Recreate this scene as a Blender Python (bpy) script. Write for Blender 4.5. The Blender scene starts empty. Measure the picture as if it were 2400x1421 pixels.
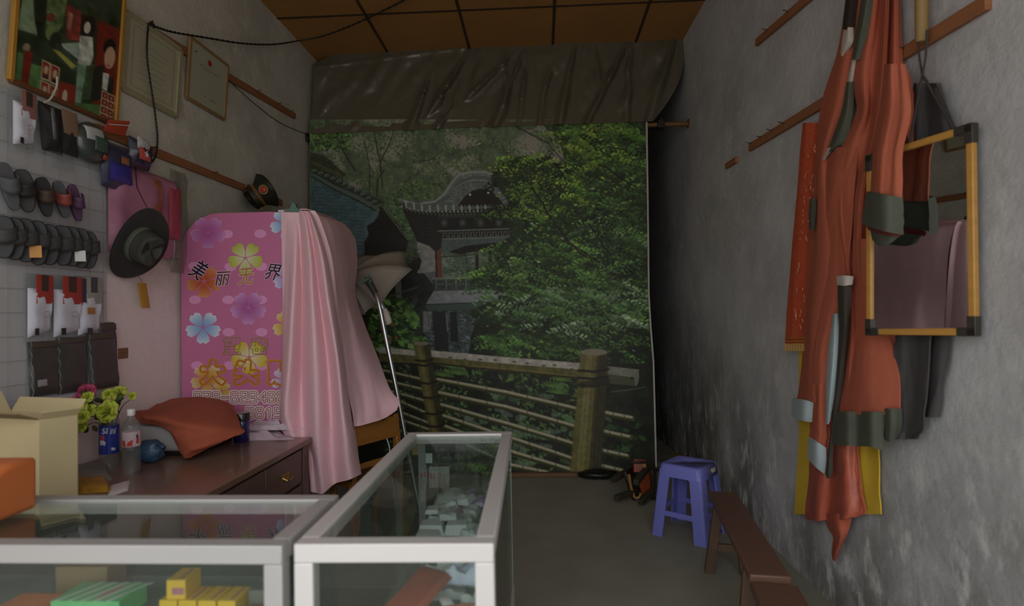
import bpy, bmesh, math, random
import numpy as np
from mathutils import Vector, Matrix, Euler

rnd = random.Random(7)
SC = bpy.context.scene
COL = SC.collection
PI = math.pi

# ---------------------------------------------------------------- camera
FPX, CXP, CYP = 1353.0, 1200.0, 710.5          # focal length and centre in a 2400 x 1421 frame
CAM = np.array([0.0, 0.0, 1.45])
_Y = np.array([68.0, -24.5, FPX]); _Y /= np.linalg.norm(_Y)
_Z = np.array([-0.018, 1.0, 0.0]); _Z = _Z - _Y * (_Z @ _Y); _Z /= np.linalg.norm(_Z)
_X = np.cross(_Y, _Z)
if _X[0] < 0: _X = -_X
MC = np.stack([_X, _Y, _Z], 1)                 # camera (right, up, forward) = MC @ world
cam_d = bpy.data.cameras.new('camera'); cam = bpy.data.objects.new('camera', cam_d); COL.objects.link(cam)
cam_d.sensor_width = 36.0; cam_d.lens = 36.0 * FPX / 2400.0
cam_d.clip_start = 0.02; cam_d.clip_end = 100
r_, u_, f_ = MC[0], MC[1], MC[2]
cam.matrix_world = Matrix(((r_[0], u_[0], -f_[0], CAM[0]), (r_[1], u_[1], -f_[1], CAM[1]), (r_[2], u_[2], -f_[2], CAM[2]), (0, 0, 0, 1)))
cam_d.dof.use_dof = True; cam_d.dof.focus_distance = 4.6; cam_d.dof.aperture_fstop = 2.0
SC.camera = cam

# ---------------------------------------------------------------- daylight and exposure
world = bpy.data.worlds.new('daylight'); SC.world = world; world.use_nodes = True
wt = world.node_tree; wt.nodes.clear()
wo = wt.nodes.new('ShaderNodeOutputWorld'); wb = wt.nodes.new('ShaderNodeBackground')
wtc = wt.nodes.new('ShaderNodeTexCoord'); wsx = wt.nodes.new('ShaderNodeSeparateXYZ'); wr = wt.nodes.new('ShaderNodeValToRGB')
wt.links.new(wtc.outputs['Generated'], wsx.inputs[0]); wt.links.new(wsx.outputs['Z'], wr.inputs[0])
wr.color_ramp.elements[0].position = 0.0; wr.color_ramp.elements[0].color = (0.52, 0.51, 0.50, 1)
wr.color_ramp.elements[1].position = 0.35; wr.color_ramp.elements[1].color = (1.0, 1.02, 1.07, 1)
wt.links.new(wr.outputs[0], wb.inputs[0]); wb.inputs[1].default_value = 1.0
wt.links.new(wb.outputs[0], wo.inputs[0])
vs = SC.view_settings
SC.display_settings.display_device = 'sRGB'
vs.view_transform = 'Standard'; vs.look = 'None'; vs.gamma = 1.0; vs.use_curve_mapping = False
vs.exposure = 1.46

# ---------------------------------------------------------------- projection helpers: where a sight line meets a real surface
def ray(px, py): return MC.T @ np.array([px - CXP, -(py - CYP), FPX])
def hit(px, py, p0, n):
    d = ray(px, py); n = np.asarray(n, float)
    return CAM + d * (((np.asarray(p0, float) - CAM) @ n) / (d @ n))
def aty(px, py, y): return hit(px, py, (0, y, 0), (0, 1, 0))
def atz(px, py, z): return hit(px, py, (0, 0, z), (0, 0, 1))
NL = np.array([1, -0.016, 0.0]); NL /= np.linalg.norm(NL)      # left wall normal, into the room
NR = np.array([-1, -0.0207, 0.0]); NR /= np.linalg.norm(NR)    # right wall normal
def xl(y): return -2.142 + 0.016 * (y - 5.4)
def xr(y): return 1.351 - 0.0207 * (y - 5.4)
def lw(px, py, off=0.0): return hit(px, py, np.array([-2.142, 5.4, 0]) + NL * off, NL)
def rw(px, py, off=0.0): return hit(px, py, np.array([1.351, 5.4, 0]) + NR * off, NR)
def onl(y, z, off=0.0): return np.array([xl(y), y, z]) + NL * off
def onr(y, z, off=0.0): return np.array([xr(y), y, z]) + NR * off

# ---------------------------------------------------------------- materials
def lin(c):
    return tuple(((v / 255.0) / 12.92 if v / 255.0 <= 0.04045 else ((v / 255.0 + 0.055) / 1.055) ** 2.4) for v in c)
MATS = {}
def mat(name, rgb, rough=0.6, metal=0.0, noise=0.12, scale=12.0, bump=0.0, bscale=40.0, spec=0.5, coat=0.0, alpha=1.0, trans=0.0, stretch=(1, 1, 1), sheen=0.0):
    if name in MATS: return MATS[name]
    m = bpy.data.materials.new(name); m.use_nodes = True; nt = m.node_tree; b = nt.nodes['Principled BSDF']
    c = lin(rgb)
    b.inputs['Roughness'].default_value = rough; b.inputs['Metallic'].default_value = metal
    b.inputs['Specular IOR Level'].default_value = spec; b.inputs['Coat Weight'].default_value = coat
    b.inputs['Alpha'].default_value = alpha; b.inputs['Transmission Weight'].default_value = trans
    b.inputs['Sheen Weight'].default_value = sheen
    tc = nt.nodes.new('ShaderNodeTexCoord'); mp = nt.nodes.new('ShaderNodeMapping'); mp.inputs['Scale'].default_value = stretch
    nt.links.new(tc.outputs['Object'], mp.inputs[0])
    n = nt.nodes.new('ShaderNodeTexNoise'); n.inputs['Scale'].default_value = scale; n.inputs['Detail'].default_value = 5
    nt.links.new(mp.outputs[0], n.inputs['Vector'])
    mx = nt.nodes.new('ShaderNodeMix'); mx.data_type = 'RGBA'
    mx.inputs['A'].default_value = tuple(v * (1 - noise) for v in c) + (1,); mx.inputs['B'].default_value = tuple(min(1, v * (1 + noise)) for v in c) + (1,)
    nt.links.new(n.outputs['Fac'], mx.inputs['Factor']); nt.links.new(mx.outputs['Result'], b.inputs['Base Color'])
    if bump:
        n2 = nt.nodes.new('ShaderNodeTexNoise'); n2.inputs['Scale'].default_value = bscale; n2.inputs['Detail'].default_value = 6
        nt.links.new(mp.outputs[0], n2.inputs['Vector'])
        bp = nt.nodes.new('ShaderNodeBump'); bp.inputs['Strength'].default_value = bump; bp.inputs['Distance'].default_value = 0.01
        nt.links.new(n2.outputs['Fac'], bp.inputs['Height']); nt.links.new(bp.outputs[0], b.inputs['Normal'])
    MATS[name] = m; return m
def glass_mat(name, tint=(0.93, 0.97, 0.95), ior=1.5, rough=0.0, boost=1.0, haze=0.0, hazecol=(0.6, 0.62, 0.6)):
    """clear pane: see-through plus a real fresnel reflection (and a film of dust)"""
    m = bpy.data.materials.new(name); m.use_nodes = True; nt = m.node_tree; nt.nodes.clear()
    o = nt.nodes.new('ShaderNodeOutputMaterial'); t = nt.nodes.new('ShaderNodeBsdfTransparent'); t.inputs[0].default_value = tint + (1,)
    g = nt.nodes.new('ShaderNodeBsdfGlossy'); g.inputs['Roughness'].default_value = rough
    fr = nt.nodes.new('ShaderNodeFresnel'); fr.inputs[0].default_value = ior
    ge = nt.nodes.new('ShaderNodeNewGeometry'); mi = nt.nodes.new('ShaderNodeMix'); mi.inputs['A'].default_value = ior; mi.inputs['B'].default_value = 1.0 / ior      # same reflectance from either side of the pane
    nt.links.new(ge.outputs['Backfacing'], mi.inputs['Factor']); nt.links.new(mi.outputs['Result'], fr.inputs[0])
    mx = nt.nodes.new('ShaderNodeMixShader')
    nt.links.new(fr.outputs[0], mx.inputs[0]); nt.links.new(t.outputs[0], mx.inputs[1]); nt.links.new(g.outputs[0], mx.inputs[2])
    last = mx
    if haze:
        d = nt.nodes.new('ShaderNodeBsdfDiffuse'); d.inputs[0].default_value = hazecol + (1,)
        m2 = nt.nodes.new('ShaderNodeMixShader'); n = nt.nodes.new('ShaderNodeTexNoise'); n.inputs['Scale'].default_value = 6; n.inputs['Detail'].default_value = 4
        tc = nt.nodes.new('ShaderNodeTexCoord'); nt.links.new(tc.outputs['Object'], n.inputs['Vector'])
        mt = nt.nodes.new('ShaderNodeMath'); mt.operation = 'MULTIPLY'; mt.inputs[1].default_value = haze * 2
        nt.links.new(n.outputs['Fac'], mt.inputs[0]); nt.links.new(mt.outputs[0], m2.inputs[0])
        nt.links.new(mx.outputs[0], m2.inputs[1]); nt.links.new(d.outputs[0], m2.inputs[2]); last = m2
    nt.links.new(last.outputs[0], o.inputs[0]); MATS[name] = m; return m
def vcol_mat(name, rough=0.6, spec=0.4, coat=0.0, gain=1.0):
    """printed surface: the print is stored as a colour attribute on its mesh"""
    m = bpy.data.materials.new(name); m.use_nodes = True; nt = m.node_tree; b = nt.nodes['Principled BSDF']
    a = nt.nodes.new('ShaderNodeVertexColor'); a.layer_name = 'print'
    nt.links.new(a.outputs['Color'], b.inputs['Base Color'])
    b.inputs['Roughness'].default_value = rough; b.inputs['Specular IOR Level'].default_value = spec; b.inputs['Coat Weight'].default_value = coat
    MATS[name] = m; return m

# ---------------------------------------------------------------- mesh builder
class MB:
    def __init__(s): s.v = []; s.f = []; s.c = []; s.col = None; s.T = None
    def add(s, vs, fs):
        k = len(s.v)
        for p in vs:
            p = Vector(p)
            if s.T is not None: p = s.T @ p
            s.v.append(p); s.c.append(s.col)
        for f in fs: s.f.append([k + i for i in f])
        return s
    def box(s, a, b):
        x0, y0, z0 = a; x1, y1, z1 = b
        return s.add([(x0, y0, z0), (x1, y0, z0), (x1, y1, z0), (x0, y1, z0), (x0, y0, z1), (x1, y0, z1), (x1, y1, z1), (x0, y1, z1)],
                     [(0, 3, 2, 1), (4, 5, 6, 7), (0, 1, 5, 4), (1, 2, 6, 5), (2, 3, 7, 6), (3, 0, 4, 7)])
    def bar(s, p, q, w, h, up=(0, 0, 1)):
        """rectangular bar from p to q, w across, h along up"""
        p, q = Vector(p), Vector(q); d = (q - p).normalized(); up = Vector(up); side = d.cross(up).normalized(); up = side.cross(d).normalized()
        vs = []
        for e in (p, q):
            for a, b in ((-1, -1), (1, -1), (1, 1), (-1, 1)): vs.append(e + side * (a * w / 2) + up * (b * h / 2))
        return s.add(vs, [(0, 1, 2, 3), (7, 6, 5, 4), (0, 4, 5, 1), (1, 5, 6, 2), (2, 6, 7, 3), (3, 7, 4, 0)])
    def tube(s, pts, r, n=10, cap=True):
        pts = [Vector(p) for p in pts]; m = len(pts); rs = r if isinstance(r, (list, tuple)) else [r] * m
        d0 = (pts[1] - pts[0]).normalized(); ref = Vector((0, 0, 1)) if abs(d0.z) < 0.9 else Vector((1, 0, 0))
        u = d0.cross(ref).normalized(); vs = []; fs = []
        for i, p in enumerate(pts):
            d = ((pts[min(i + 1, m - 1)] - pts[max(i - 1, 0)])).normalized()
            u = (u - d * u.dot(d)).normalized(); w = d.cross(u)
            for k in range(n):
                a = 2 * PI * k / n; vs.append(p + (u * math.cos(a) + w * math.sin(a)) * rs[i])
        for i in range(m - 1):
            for k in range(n): fs.append((i * n + k, i * n + (k + 1) % n, (i + 1) * n + (k + 1) % n, (i + 1) * n + k))
        if cap: fs.append(tuple(range(n - 1, -1, -1))); fs.append(tuple((m - 1) * n + k for k in range(n)))
        return s.add(vs, fs)
    def lathe(s, prof, n=24, o=(0, 0, 0), axis=(0, 0, 1), sx=1.0, sy=1.0):
        """prof = [(r, h)...] turned about axis through o"""
        o = Vector(o); ax = Vector(axis).normalized(); ref = Vector((0, 1, 0)) if abs(ax.y) < 0.9 else Vector((1, 0, 0))
        u = ref.cross(ax).normalized(); w = ax.cross(u); vs = []; fs = []
        for r, h in prof:
            for k in range(n):
                a = 2 * PI * k / n; vs.append(o + ax * h + u * (r * sx * math.cos(a)) + w * (r * sy * math.sin(a)))
        for i in range(len(prof) - 1):
            for k in range(n): fs.append((i * n + k, i * n + (k + 1) % n, (i + 1) * n + (k + 1) % n, (i + 1) * n + k))
        if prof[0][0] > 1e-6: fs.append(tuple(range(n - 1, -1, -1)))
        if prof[-1][0] > 1e-6: fs.append(tuple((len(prof) - 1) * n + k for k in range(n)))
        return s.add(vs, fs)
    def prism(s, outline, vec):
        """closed outline of 3d points pushed along vec"""
        n = len(outline); a = [Vector(p) for p in outline]; b = [p + Vector(vec) for p in a]
        return s.add(a + b, [tuple(range(n - 1, -1, -1)), tuple(range(n, 2 * n))] + [(i, (i + 1) % n, n + (i + 1) % n, n + i) for i in range(n)])
    def grid(s, P):
        """P[rows][cols] of points"""
        R, Cc = len(P), len(P[0])
        return s.add([p for row in P for p in row], [(i * Cc + j, i * Cc + j + 1, (i + 1) * Cc + j + 1, (i + 1) * Cc + j) for i in range(R - 1) for j in range(Cc - 1)])
    def shell(s, P, N, t):
        """sheet P with thickness t along per-point normals N"""
        R, Cc = len(P), len(P[0]); A = [Vector(p) for row in P for p in row]; B = [a - Vector(n) * t for a, n in zip(A, [n for row in N for n in row])]
        k = R * Cc; fs = []
        for i in range(R - 1):
            for j in range(Cc - 1):
                q = (i * Cc + j, i * Cc + j + 1, (i + 1) * Cc + j + 1, (i + 1) * Cc + j); fs.append(q); fs.append(tuple(k + x for x in reversed(q)))
        ring = [j for j in range(Cc)] + [i * Cc + Cc - 1 for i in range(1, R)] + [(R - 1) * Cc + j for j in range(Cc - 2, -1, -1)] + [i * Cc for i in range(R - 2, 0, -1)]
        for a, b in zip(ring, ring[1:] + ring[:1]): fs.append((b, a, k + a, k + b))
        return s.add(A + B, fs)
    def build(s, name, m, parent=None, smooth=None, bevel=0.0, seg=2, origin=None, sub=0, solid=0.0):
        if origin is None:
            if parent is not None: origin = Vector(parent.get('_o', (0, 0, 0))) if '_o' in parent else parent.location
            else:
                xs = [p.x for p in s.v]; ys = [p.y for p in s.v]; zs = [p.z for p in s.v]
                origin = Vector(((min(xs) + max(xs)) / 2, (min(ys) + max(ys)) / 2, min(zs)))
        origin = Vector(origin)
        me = bpy.data.meshes.new(name); me.from_pydata([p - origin for p in s.v], [], s.f); me.update()
        bm = bmesh.new(); bm.from_mesh(me); bmesh.ops.recalc_face_normals(bm, faces=bm.faces); bm.to_mesh(me); bm.free()
        if any(c is not None for c in s.c):
            ca = me.color_attributes.new('print', 'FLOAT_COLOR', 'POINT')
            arr = np.array([(c if c is not None else (0.5, 0.5, 0.5)) + (1.0,) for c in s.c], dtype=np.float32).ravel(); ca.data.foreach_set('color', arr)
        o = bpy.data.objects.new(name, me); COL.objects.link(o)
        if m is not None: me.materials.append(m)
        if parent is not None:
            o.parent = parent; po = ORG.get(parent.name, Vector((0, 0, 0))); o.location = origin - po
        else: o.location = origin
        ORG[o.name] = origin
        if bevel:
            b = o.modifiers.new('bevel', 'BEVEL'); b.width = bevel; b.segments = seg; b.limit_method = 'ANGLE'; b.angle_limit = math.radians(35)
        if solid:
            sm = o.modifiers.new('solid', 'SOLIDIFY'); sm.thickness = solid; sm.offset = 0
        if sub:
            sb = o.modifiers.new('sub', 'SUBSURF'); sb.levels = sub; sb.render_levels = sub
        if smooth is None: smooth = 40
        if smooth:
            me.polygons.foreach_set('use_smooth', [True] * len(me.polygons))
            try: me.set_sharp_from_angle(angle=math.radians(smooth))
            except Exception: pass
        return o
ORG = {}
def tag(o, label=None, cat=None, group=None, kind=None):
    if label: o['label'] = label
    if cat: o['category'] = cat
    if group: o['group'] = group
    if kind: o['kind'] = kind
    return o
def thing(name, label, cat, loc, group=None, kind=None):
    o = bpy.data.objects.new(name, None); COL.objects.link(o); o.location = Vector(loc); o.empty_display_size = 0.05
    ORG[o.name] = Vector(loc)
    return tag(o, label, cat, group, kind)
def mid(*pts): return tuple(np.mean([np.asarray(p, float) for p in pts], axis=0))

# interpolation of a control net (Catmull-Rom in both directions)
def _cr(p0, p1, p2, p3, t):
    return 0.5 * ((2 * p1) + (-p0 + p2) * t + (2 * p0 - 5 * p1 + 4 * p2 - p3) * t * t + (-p0 + 3 * p1 - 3 * p2 + p3) * t ** 3)
def spline(pts, n):
    pts = [np.asarray(p, float) for p in pts]; m = len(pts); out = []
    for i in range(n):
        s = i / (n - 1) * (m - 1); k = min(int(s), m - 2); t = s - k
        g = lambda j: pts[j] if 0 <= j < m else (2 * pts[0] - pts[1] if j < 0 else 2 * pts[-1] - pts[-2])
        out.append(_cr(g(k - 1), g(k), g(k + 1), g(k + 2), t))
    return out
def net(ctrl, nr, nc):
    rows = [spline(r, nc) for r in ctrl]
    cols = [spline([rows[i][j] for i in range(len(rows))], nr) for j in range(nc)]
    return [[cols[j][i] for j in range(nc)] for i in range(nr)]
def vnoise(u, v, seed=0):
    """smooth value noise, scalar"""
    def h(i, j):
        n = (i * 374761393 + j * 668265263 + seed * 974634) & 0xffffffff
        n = ((n ^ (n >> 13)) * 1274126177) & 0xffffffff
        return ((n ^ (n >> 16)) & 0xffff) / 65535.0
    i, j = math.floor(u), math.floor(v); a, b = u - i, v - j; a = a * a * (3 - 2 * a); b = b * b * (3 - 2 * b)
    return (h(i, j) * (1 - a) + h(i + 1, j) * a) * (1 - b) + (h(i, j + 1) * (1 - a) + h(i + 1, j + 1) * a) * b
def cloth(ctrl, mapper, nr, nc, t=0.004, wrinkle=0.0, wscale=6.0, seed=0, normal=(0, -1, 0)):
    """cloth from a net of (px, py, depth) control points; mapper turns them into room points"""
    G = net(ctrl, nr, nc); nrm = np.asarray(normal, float)
    P = []
    for i, row in enumerate(G):
        r = []
        for j, g in enumerate(row):
            p = mapper(*g)
            if wrinkle: p = p + nrm * (wrinkle * (vnoise(j / nc * wscale * 1.5, i / nr * wscale, seed) - 0.5 + 0.5 * (vnoise(j / nc * wscale * 4, i / nr * wscale * 3, seed + 5) - 0.5)))
            r.append(p)
        P.append(r)
    mb = MB(); N = [[nrm] * nc for _ in range(nr)]
    mb.shell(P, N, t); return mb
def pillow(c, t=0.02, n=10, wrinkle=0.15, seed=0, back=0.0, edge=0.12):
    """stuffed packet on the quad c = (tl, tr, br, bl); bulges t along the quad's normal"""
    tl, tr, br, bl = [np.asarray(p, float) for p in c]
    nrm = np.cross(bl - tl, tr - tl); nrm /= np.linalg.norm(nrm)
    P = []; N = []
    for i in range(n + 1):
        v = i / n; r = []
        for j in range(n + 1):
            u = j / n; p = (tl * (1 - u) + tr * u) * (1 - v) + (bl * (1 - u) + br * u) * v
            e = min(u, 1 - u, v, 1 - v) / edge; b = 1 - (1 - min(1, e)) ** 2
            b *= 1 + wrinkle * 2 * (vnoise(u * 4 + seed, v * 4, seed) - 0.5)
            r.append(p + nrm * (t * b + 0.0015))
        P.append(r); N.append([nrm] * (n + 1))
    Q = [[(tl * (1 - j / n) + tr * j / n) * (1 - i / n) + (bl * (1 - j / n) + br * j / n) * (i / n) - nrm * back for j in range(n + 1)] for i in range(n + 1)]
    mb = MB(); k = (n + 1) * (n + 1); m = n + 1
    A = [p for row in P for p in row]; B = [p for row in Q for p in row]; fs = []
    for i in range(n):
        for j in range(n):
            q = (i * m + j, i * m + j + 1, (i + 1) * m + j + 1, (i + 1) * m + j); fs.append(q); fs.append(tuple(k + x for x in reversed(q)))
    ring = list(range(m)) + [i * m + n for i in range(1, m)] + [n * m + j for j in range(n - 1, -1, -1)] + [i * m for i in range(n - 1, 0, -1)]
    for a, b in zip(ring, ring[1:] + ring[:1]): fs.append((b, a, k + a, k + b))
    mb.add(A + B, fs); return mb
def quad(f, x0, y0, x1, y1, skew=0.0, **k):
    """pixel rectangle to a quad on a surface; skew drops the right side (perspective of the left wall)"""
    return [f(x0, y0, **k), f(x1, y0 + skew, **k), f(x1, y1 + skew, **k), f(x0, y1, **k)]
def glyphs(text, size=1.0, offset=0.0, extrude=0.0, shear=0.0):
    """outline of text as flat polygons: (verts2d, faces), centred"""
    c = bpy.data.curves.new('t', 'FONT'); c.body = text; c.size = size; c.offset = offset; c.shear = shear; c.align_x = 'CENTER'; c.align_y = 'CENTER'; c.resolution_u = 4
    o = bpy.data.objects.new('t', c); COL.objects.link(o)
    d = bpy.context.evaluated_depsgraph_get(); d.update(); ev = o.evaluated_get(d); me = ev.to_mesh()
    vs = [(v.co.x, v.co.y) for v in me.vertices]; fs = [tuple(p.vertices) for p in me.polygons]
    ev.to_mesh_clear(); bpy.data.objects.remove(o); bpy.data.curves.remove(c)
    if not vs: return [], []
    cx = (min(v[0] for v in vs) + max(v[0] for v in vs)) / 2; cy = (min(v[1] for v in vs) + max(v[1] for v in vs)) / 2
    return [(x - cx, y - cy) for x, y in vs], fs
def flat_stroke(mb, pts, w, place, closed=False):
    """flat ribbon along 2d pts placed by place(x, y)"""
    n = len(pts); L = []; R = []
    for i, p in enumerate(pts):
        a = pts[(i - 1) % n] if (closed or i > 0) else p; b = pts[(i + 1) % n] if (closed or i < n - 1) else p
        dx, dy = b[0] - a[0], b[1] - a[1]; l = math.hypot(dx, dy) or 1
        nx, ny = -dy / l, dx / l
        L.append(place(p[0] + nx * w / 2, p[1] + ny * w / 2)); R.append(place(p[0] - nx * w / 2, p[1] - ny * w / 2))
    m = n if closed else n - 1
    mb.add(L + R, [(i, (i + 1) % n, n + (i + 1) % n, n + i) for i in range(m)])

# ================================================================ the room
def wall_mat(name, base, dark, light, ztop, seed, corner=None, grime=0.55, low_tint=None, bloom=.55):
    """plaster: two scales of mottling, damp patches that thin out with height, pale salt bloom near the floor"""
    m = bpy.data.materials.new(name); m.use_nodes = True; nt = m.node_tree; b = nt.nodes['Principled BSDF']
    b.inputs['Roughness'].default_value = 0.85; b.inputs['Specular IOR Level'].default_value = 0.25
    N = nt.nodes.new; L = nt.links.new
    g = N('ShaderNodeNewGeometry'); sp = N('ShaderNodeSeparateXYZ'); L(g.outputs['Position'], sp.inputs[0])
    def noise(scale, det, off, stretch=(1, 1, 1)):
        mp = N('ShaderNodeMapping'); mp.inputs['Location'].default_value = (off, off * 1.7, off * 0.6); mp.inputs['Scale'].default_value = stretch
        L(g.outputs['Position'], mp.inputs[0]); n = N('ShaderNodeTexNoise'); n.inputs['Scale'].default_value = scale; n.inputs['Detail'].default_value = det; n.inputs['Roughness'].default_value = 0.62
        L(mp.outputs[0], n.inputs['Vector']); return n.outputs['Fac']
    def rng(src, a, b_, c=0.0, d=1.0):
        r = N('ShaderNodeMapRange'); r.inputs[1].default_value = a; r.inputs[2].default_value = b_; r.inputs[3].default_value = c; r.inputs[4].default_value = d; L(src, r.inputs[0]); return r.outputs[0]
    def mul(a, c):
        x = N('ShaderNodeMath'); x.operation = 'MULTIPLY'; L(a, x.inputs[0])
        if isinstance(c, float): x.inputs[1].default_value = c
        else: L(c, x.inputs[1])
        return x.outputs[0]
    def mix(a, c, f):
        x = N('ShaderNodeMix'); x.data_type = 'RGBA'
        if isinstance(a, tuple): x.inputs['A'].default_value = a + (1,)
        else: L(a, x.inputs['A'])
        x.inputs['B'].default_value = c + (1,); L(f, x.inputs['Factor']); return x.outputs['Result']
    z, y = sp.outputs['Z'], sp.outputs['Y']
    B, D, W = lin(base), lin(dark), lin(light)
    col = mix(B, tuple(v * 0.72 for v in B), rng(noise(1.6, 6, seed), 0.42, 0.72))
    col = mix(col, tuple(min(1, v * 1.12) for v in B), rng(noise(7, 6, seed + 3), 0.5, 0.75))
    if low_tint:         # lower part goes over to a second colour with a ragged upper edge
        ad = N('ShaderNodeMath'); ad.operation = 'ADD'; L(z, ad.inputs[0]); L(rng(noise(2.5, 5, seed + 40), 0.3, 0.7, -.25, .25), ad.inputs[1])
        col = mix(col, lin(low_tint[1]), rng(ad.outputs[0], low_tint[0] + .18, low_tint[0] - .18, 0, .85))
    damp = mul(rng(noise(2.2, 8, seed + 9, (1, 1, 0.7)), 0.42, 0.62), rng(z, ztop, 0.1))
    col = mix(col, D, mul(damp, grime))
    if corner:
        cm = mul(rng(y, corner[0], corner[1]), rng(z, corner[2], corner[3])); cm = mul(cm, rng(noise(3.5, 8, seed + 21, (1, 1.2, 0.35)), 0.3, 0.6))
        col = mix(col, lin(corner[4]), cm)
    salt = mul(rng(noise(9, 8, seed + 30, (1, 1.2, 0.55)), 0.54, 0.66), rng(z, ztop * 0.95, 0.15))
    col = mix(col, W, mul(salt, bloom))
    L(col, b.inputs['Base Color'])
    bp = N('ShaderNodeBump'); bp.inputs['Strength'].default_value = 0.35; bp.inputs['Distance'].default_value = 0.02
    L(noise(22, 8, seed + 2), bp.inputs['Height']); L(bp.outputs[0], b.inputs['Normal'])
    MATS[name] = m; return m
M_WL = wall_mat('plaster_left', (206, 202, 188), (150, 144, 130), (214, 206, 200), 0.9, 3.0, grime=0.3, low_tint=(1.72, (240, 226, 222)))
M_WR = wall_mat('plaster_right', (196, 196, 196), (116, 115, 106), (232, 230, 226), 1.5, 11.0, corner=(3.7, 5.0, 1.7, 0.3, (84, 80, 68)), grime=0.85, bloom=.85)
M_WB = wall_mat('plaster_back', (150, 146, 136), (100, 96, 86), (180, 176, 168), 0.8, 20.0)
M_FL = mat('concrete_floor', (146, 145, 130), rough=0.72, noise=0.28, scale=3.0, bump=0.12, bscale=30)
M_CE = mat('ceiling_board', (164, 116, 60), rough=0.7, noise=0.22, scale=2.5)
M_CB = mat('ceiling_batten', (62, 42, 24), rough=0.75)

Y0, Y1, ZC = -0.55, 7.6, 3.95
def struct(o): o['kind'] = 'structure'; return o
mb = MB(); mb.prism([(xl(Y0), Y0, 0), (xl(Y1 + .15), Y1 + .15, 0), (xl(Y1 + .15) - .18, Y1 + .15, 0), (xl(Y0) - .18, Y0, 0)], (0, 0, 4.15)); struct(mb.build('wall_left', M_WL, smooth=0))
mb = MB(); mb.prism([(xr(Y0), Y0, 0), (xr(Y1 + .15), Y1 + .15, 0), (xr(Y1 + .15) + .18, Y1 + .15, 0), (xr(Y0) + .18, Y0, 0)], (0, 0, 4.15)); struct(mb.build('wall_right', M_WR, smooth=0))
mb = MB(); mb.box((xl(Y1) - .01, Y1, 0), (xr(Y1) + .01, Y1 + .15, 4.15)); struct(mb.build('wall_back', M_WB, smooth=0))
mb = MB(); mb.box((-2.45, Y0 - 1.5, -0.12), (1.7, Y1 + .15, 0)); struct(mb.build('floor', M_FL, smooth=0))
mb = MB(); mb.box((-2.42, Y0, ZC), (1.68, Y1 + .15, ZC + .12)); ceil = struct(mb.build('ceiling', M_CE, smooth=0))
mb = MB(); mb.box((xl(Y0) - .18, Y0 - .2, 3.3), (xr(Y0) + .18, Y0, 4.15)); struct(mb.build('shade_lintel', M_WB, smooth=0))     # unseen lintel over the open shop front, added to shade ceiling and upper walls
for px, py in ((900, 108), (1096, 98), (1296, 92), (1497, 78)):
    x = float(atz(px, py, ZC)[0]); mb = MB(); mb.box((x - .011, Y0, ZC - .008), (x + .011, Y1, ZC)); mb.build('ceiling_batten', M_CB, ceil, smooth=0)
yc = float(atz(1070, 24, ZC)[1])
for k in range(4):
    mb = MB(); mb.box((xl(3) + .02, yc - 1.22 * k - .01, ZC - .006), (xr(3), yc - 1.22 * k + .01, ZC)); mb.build('ceiling_batten', M_CB, ceil, smooth=0)

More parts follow.
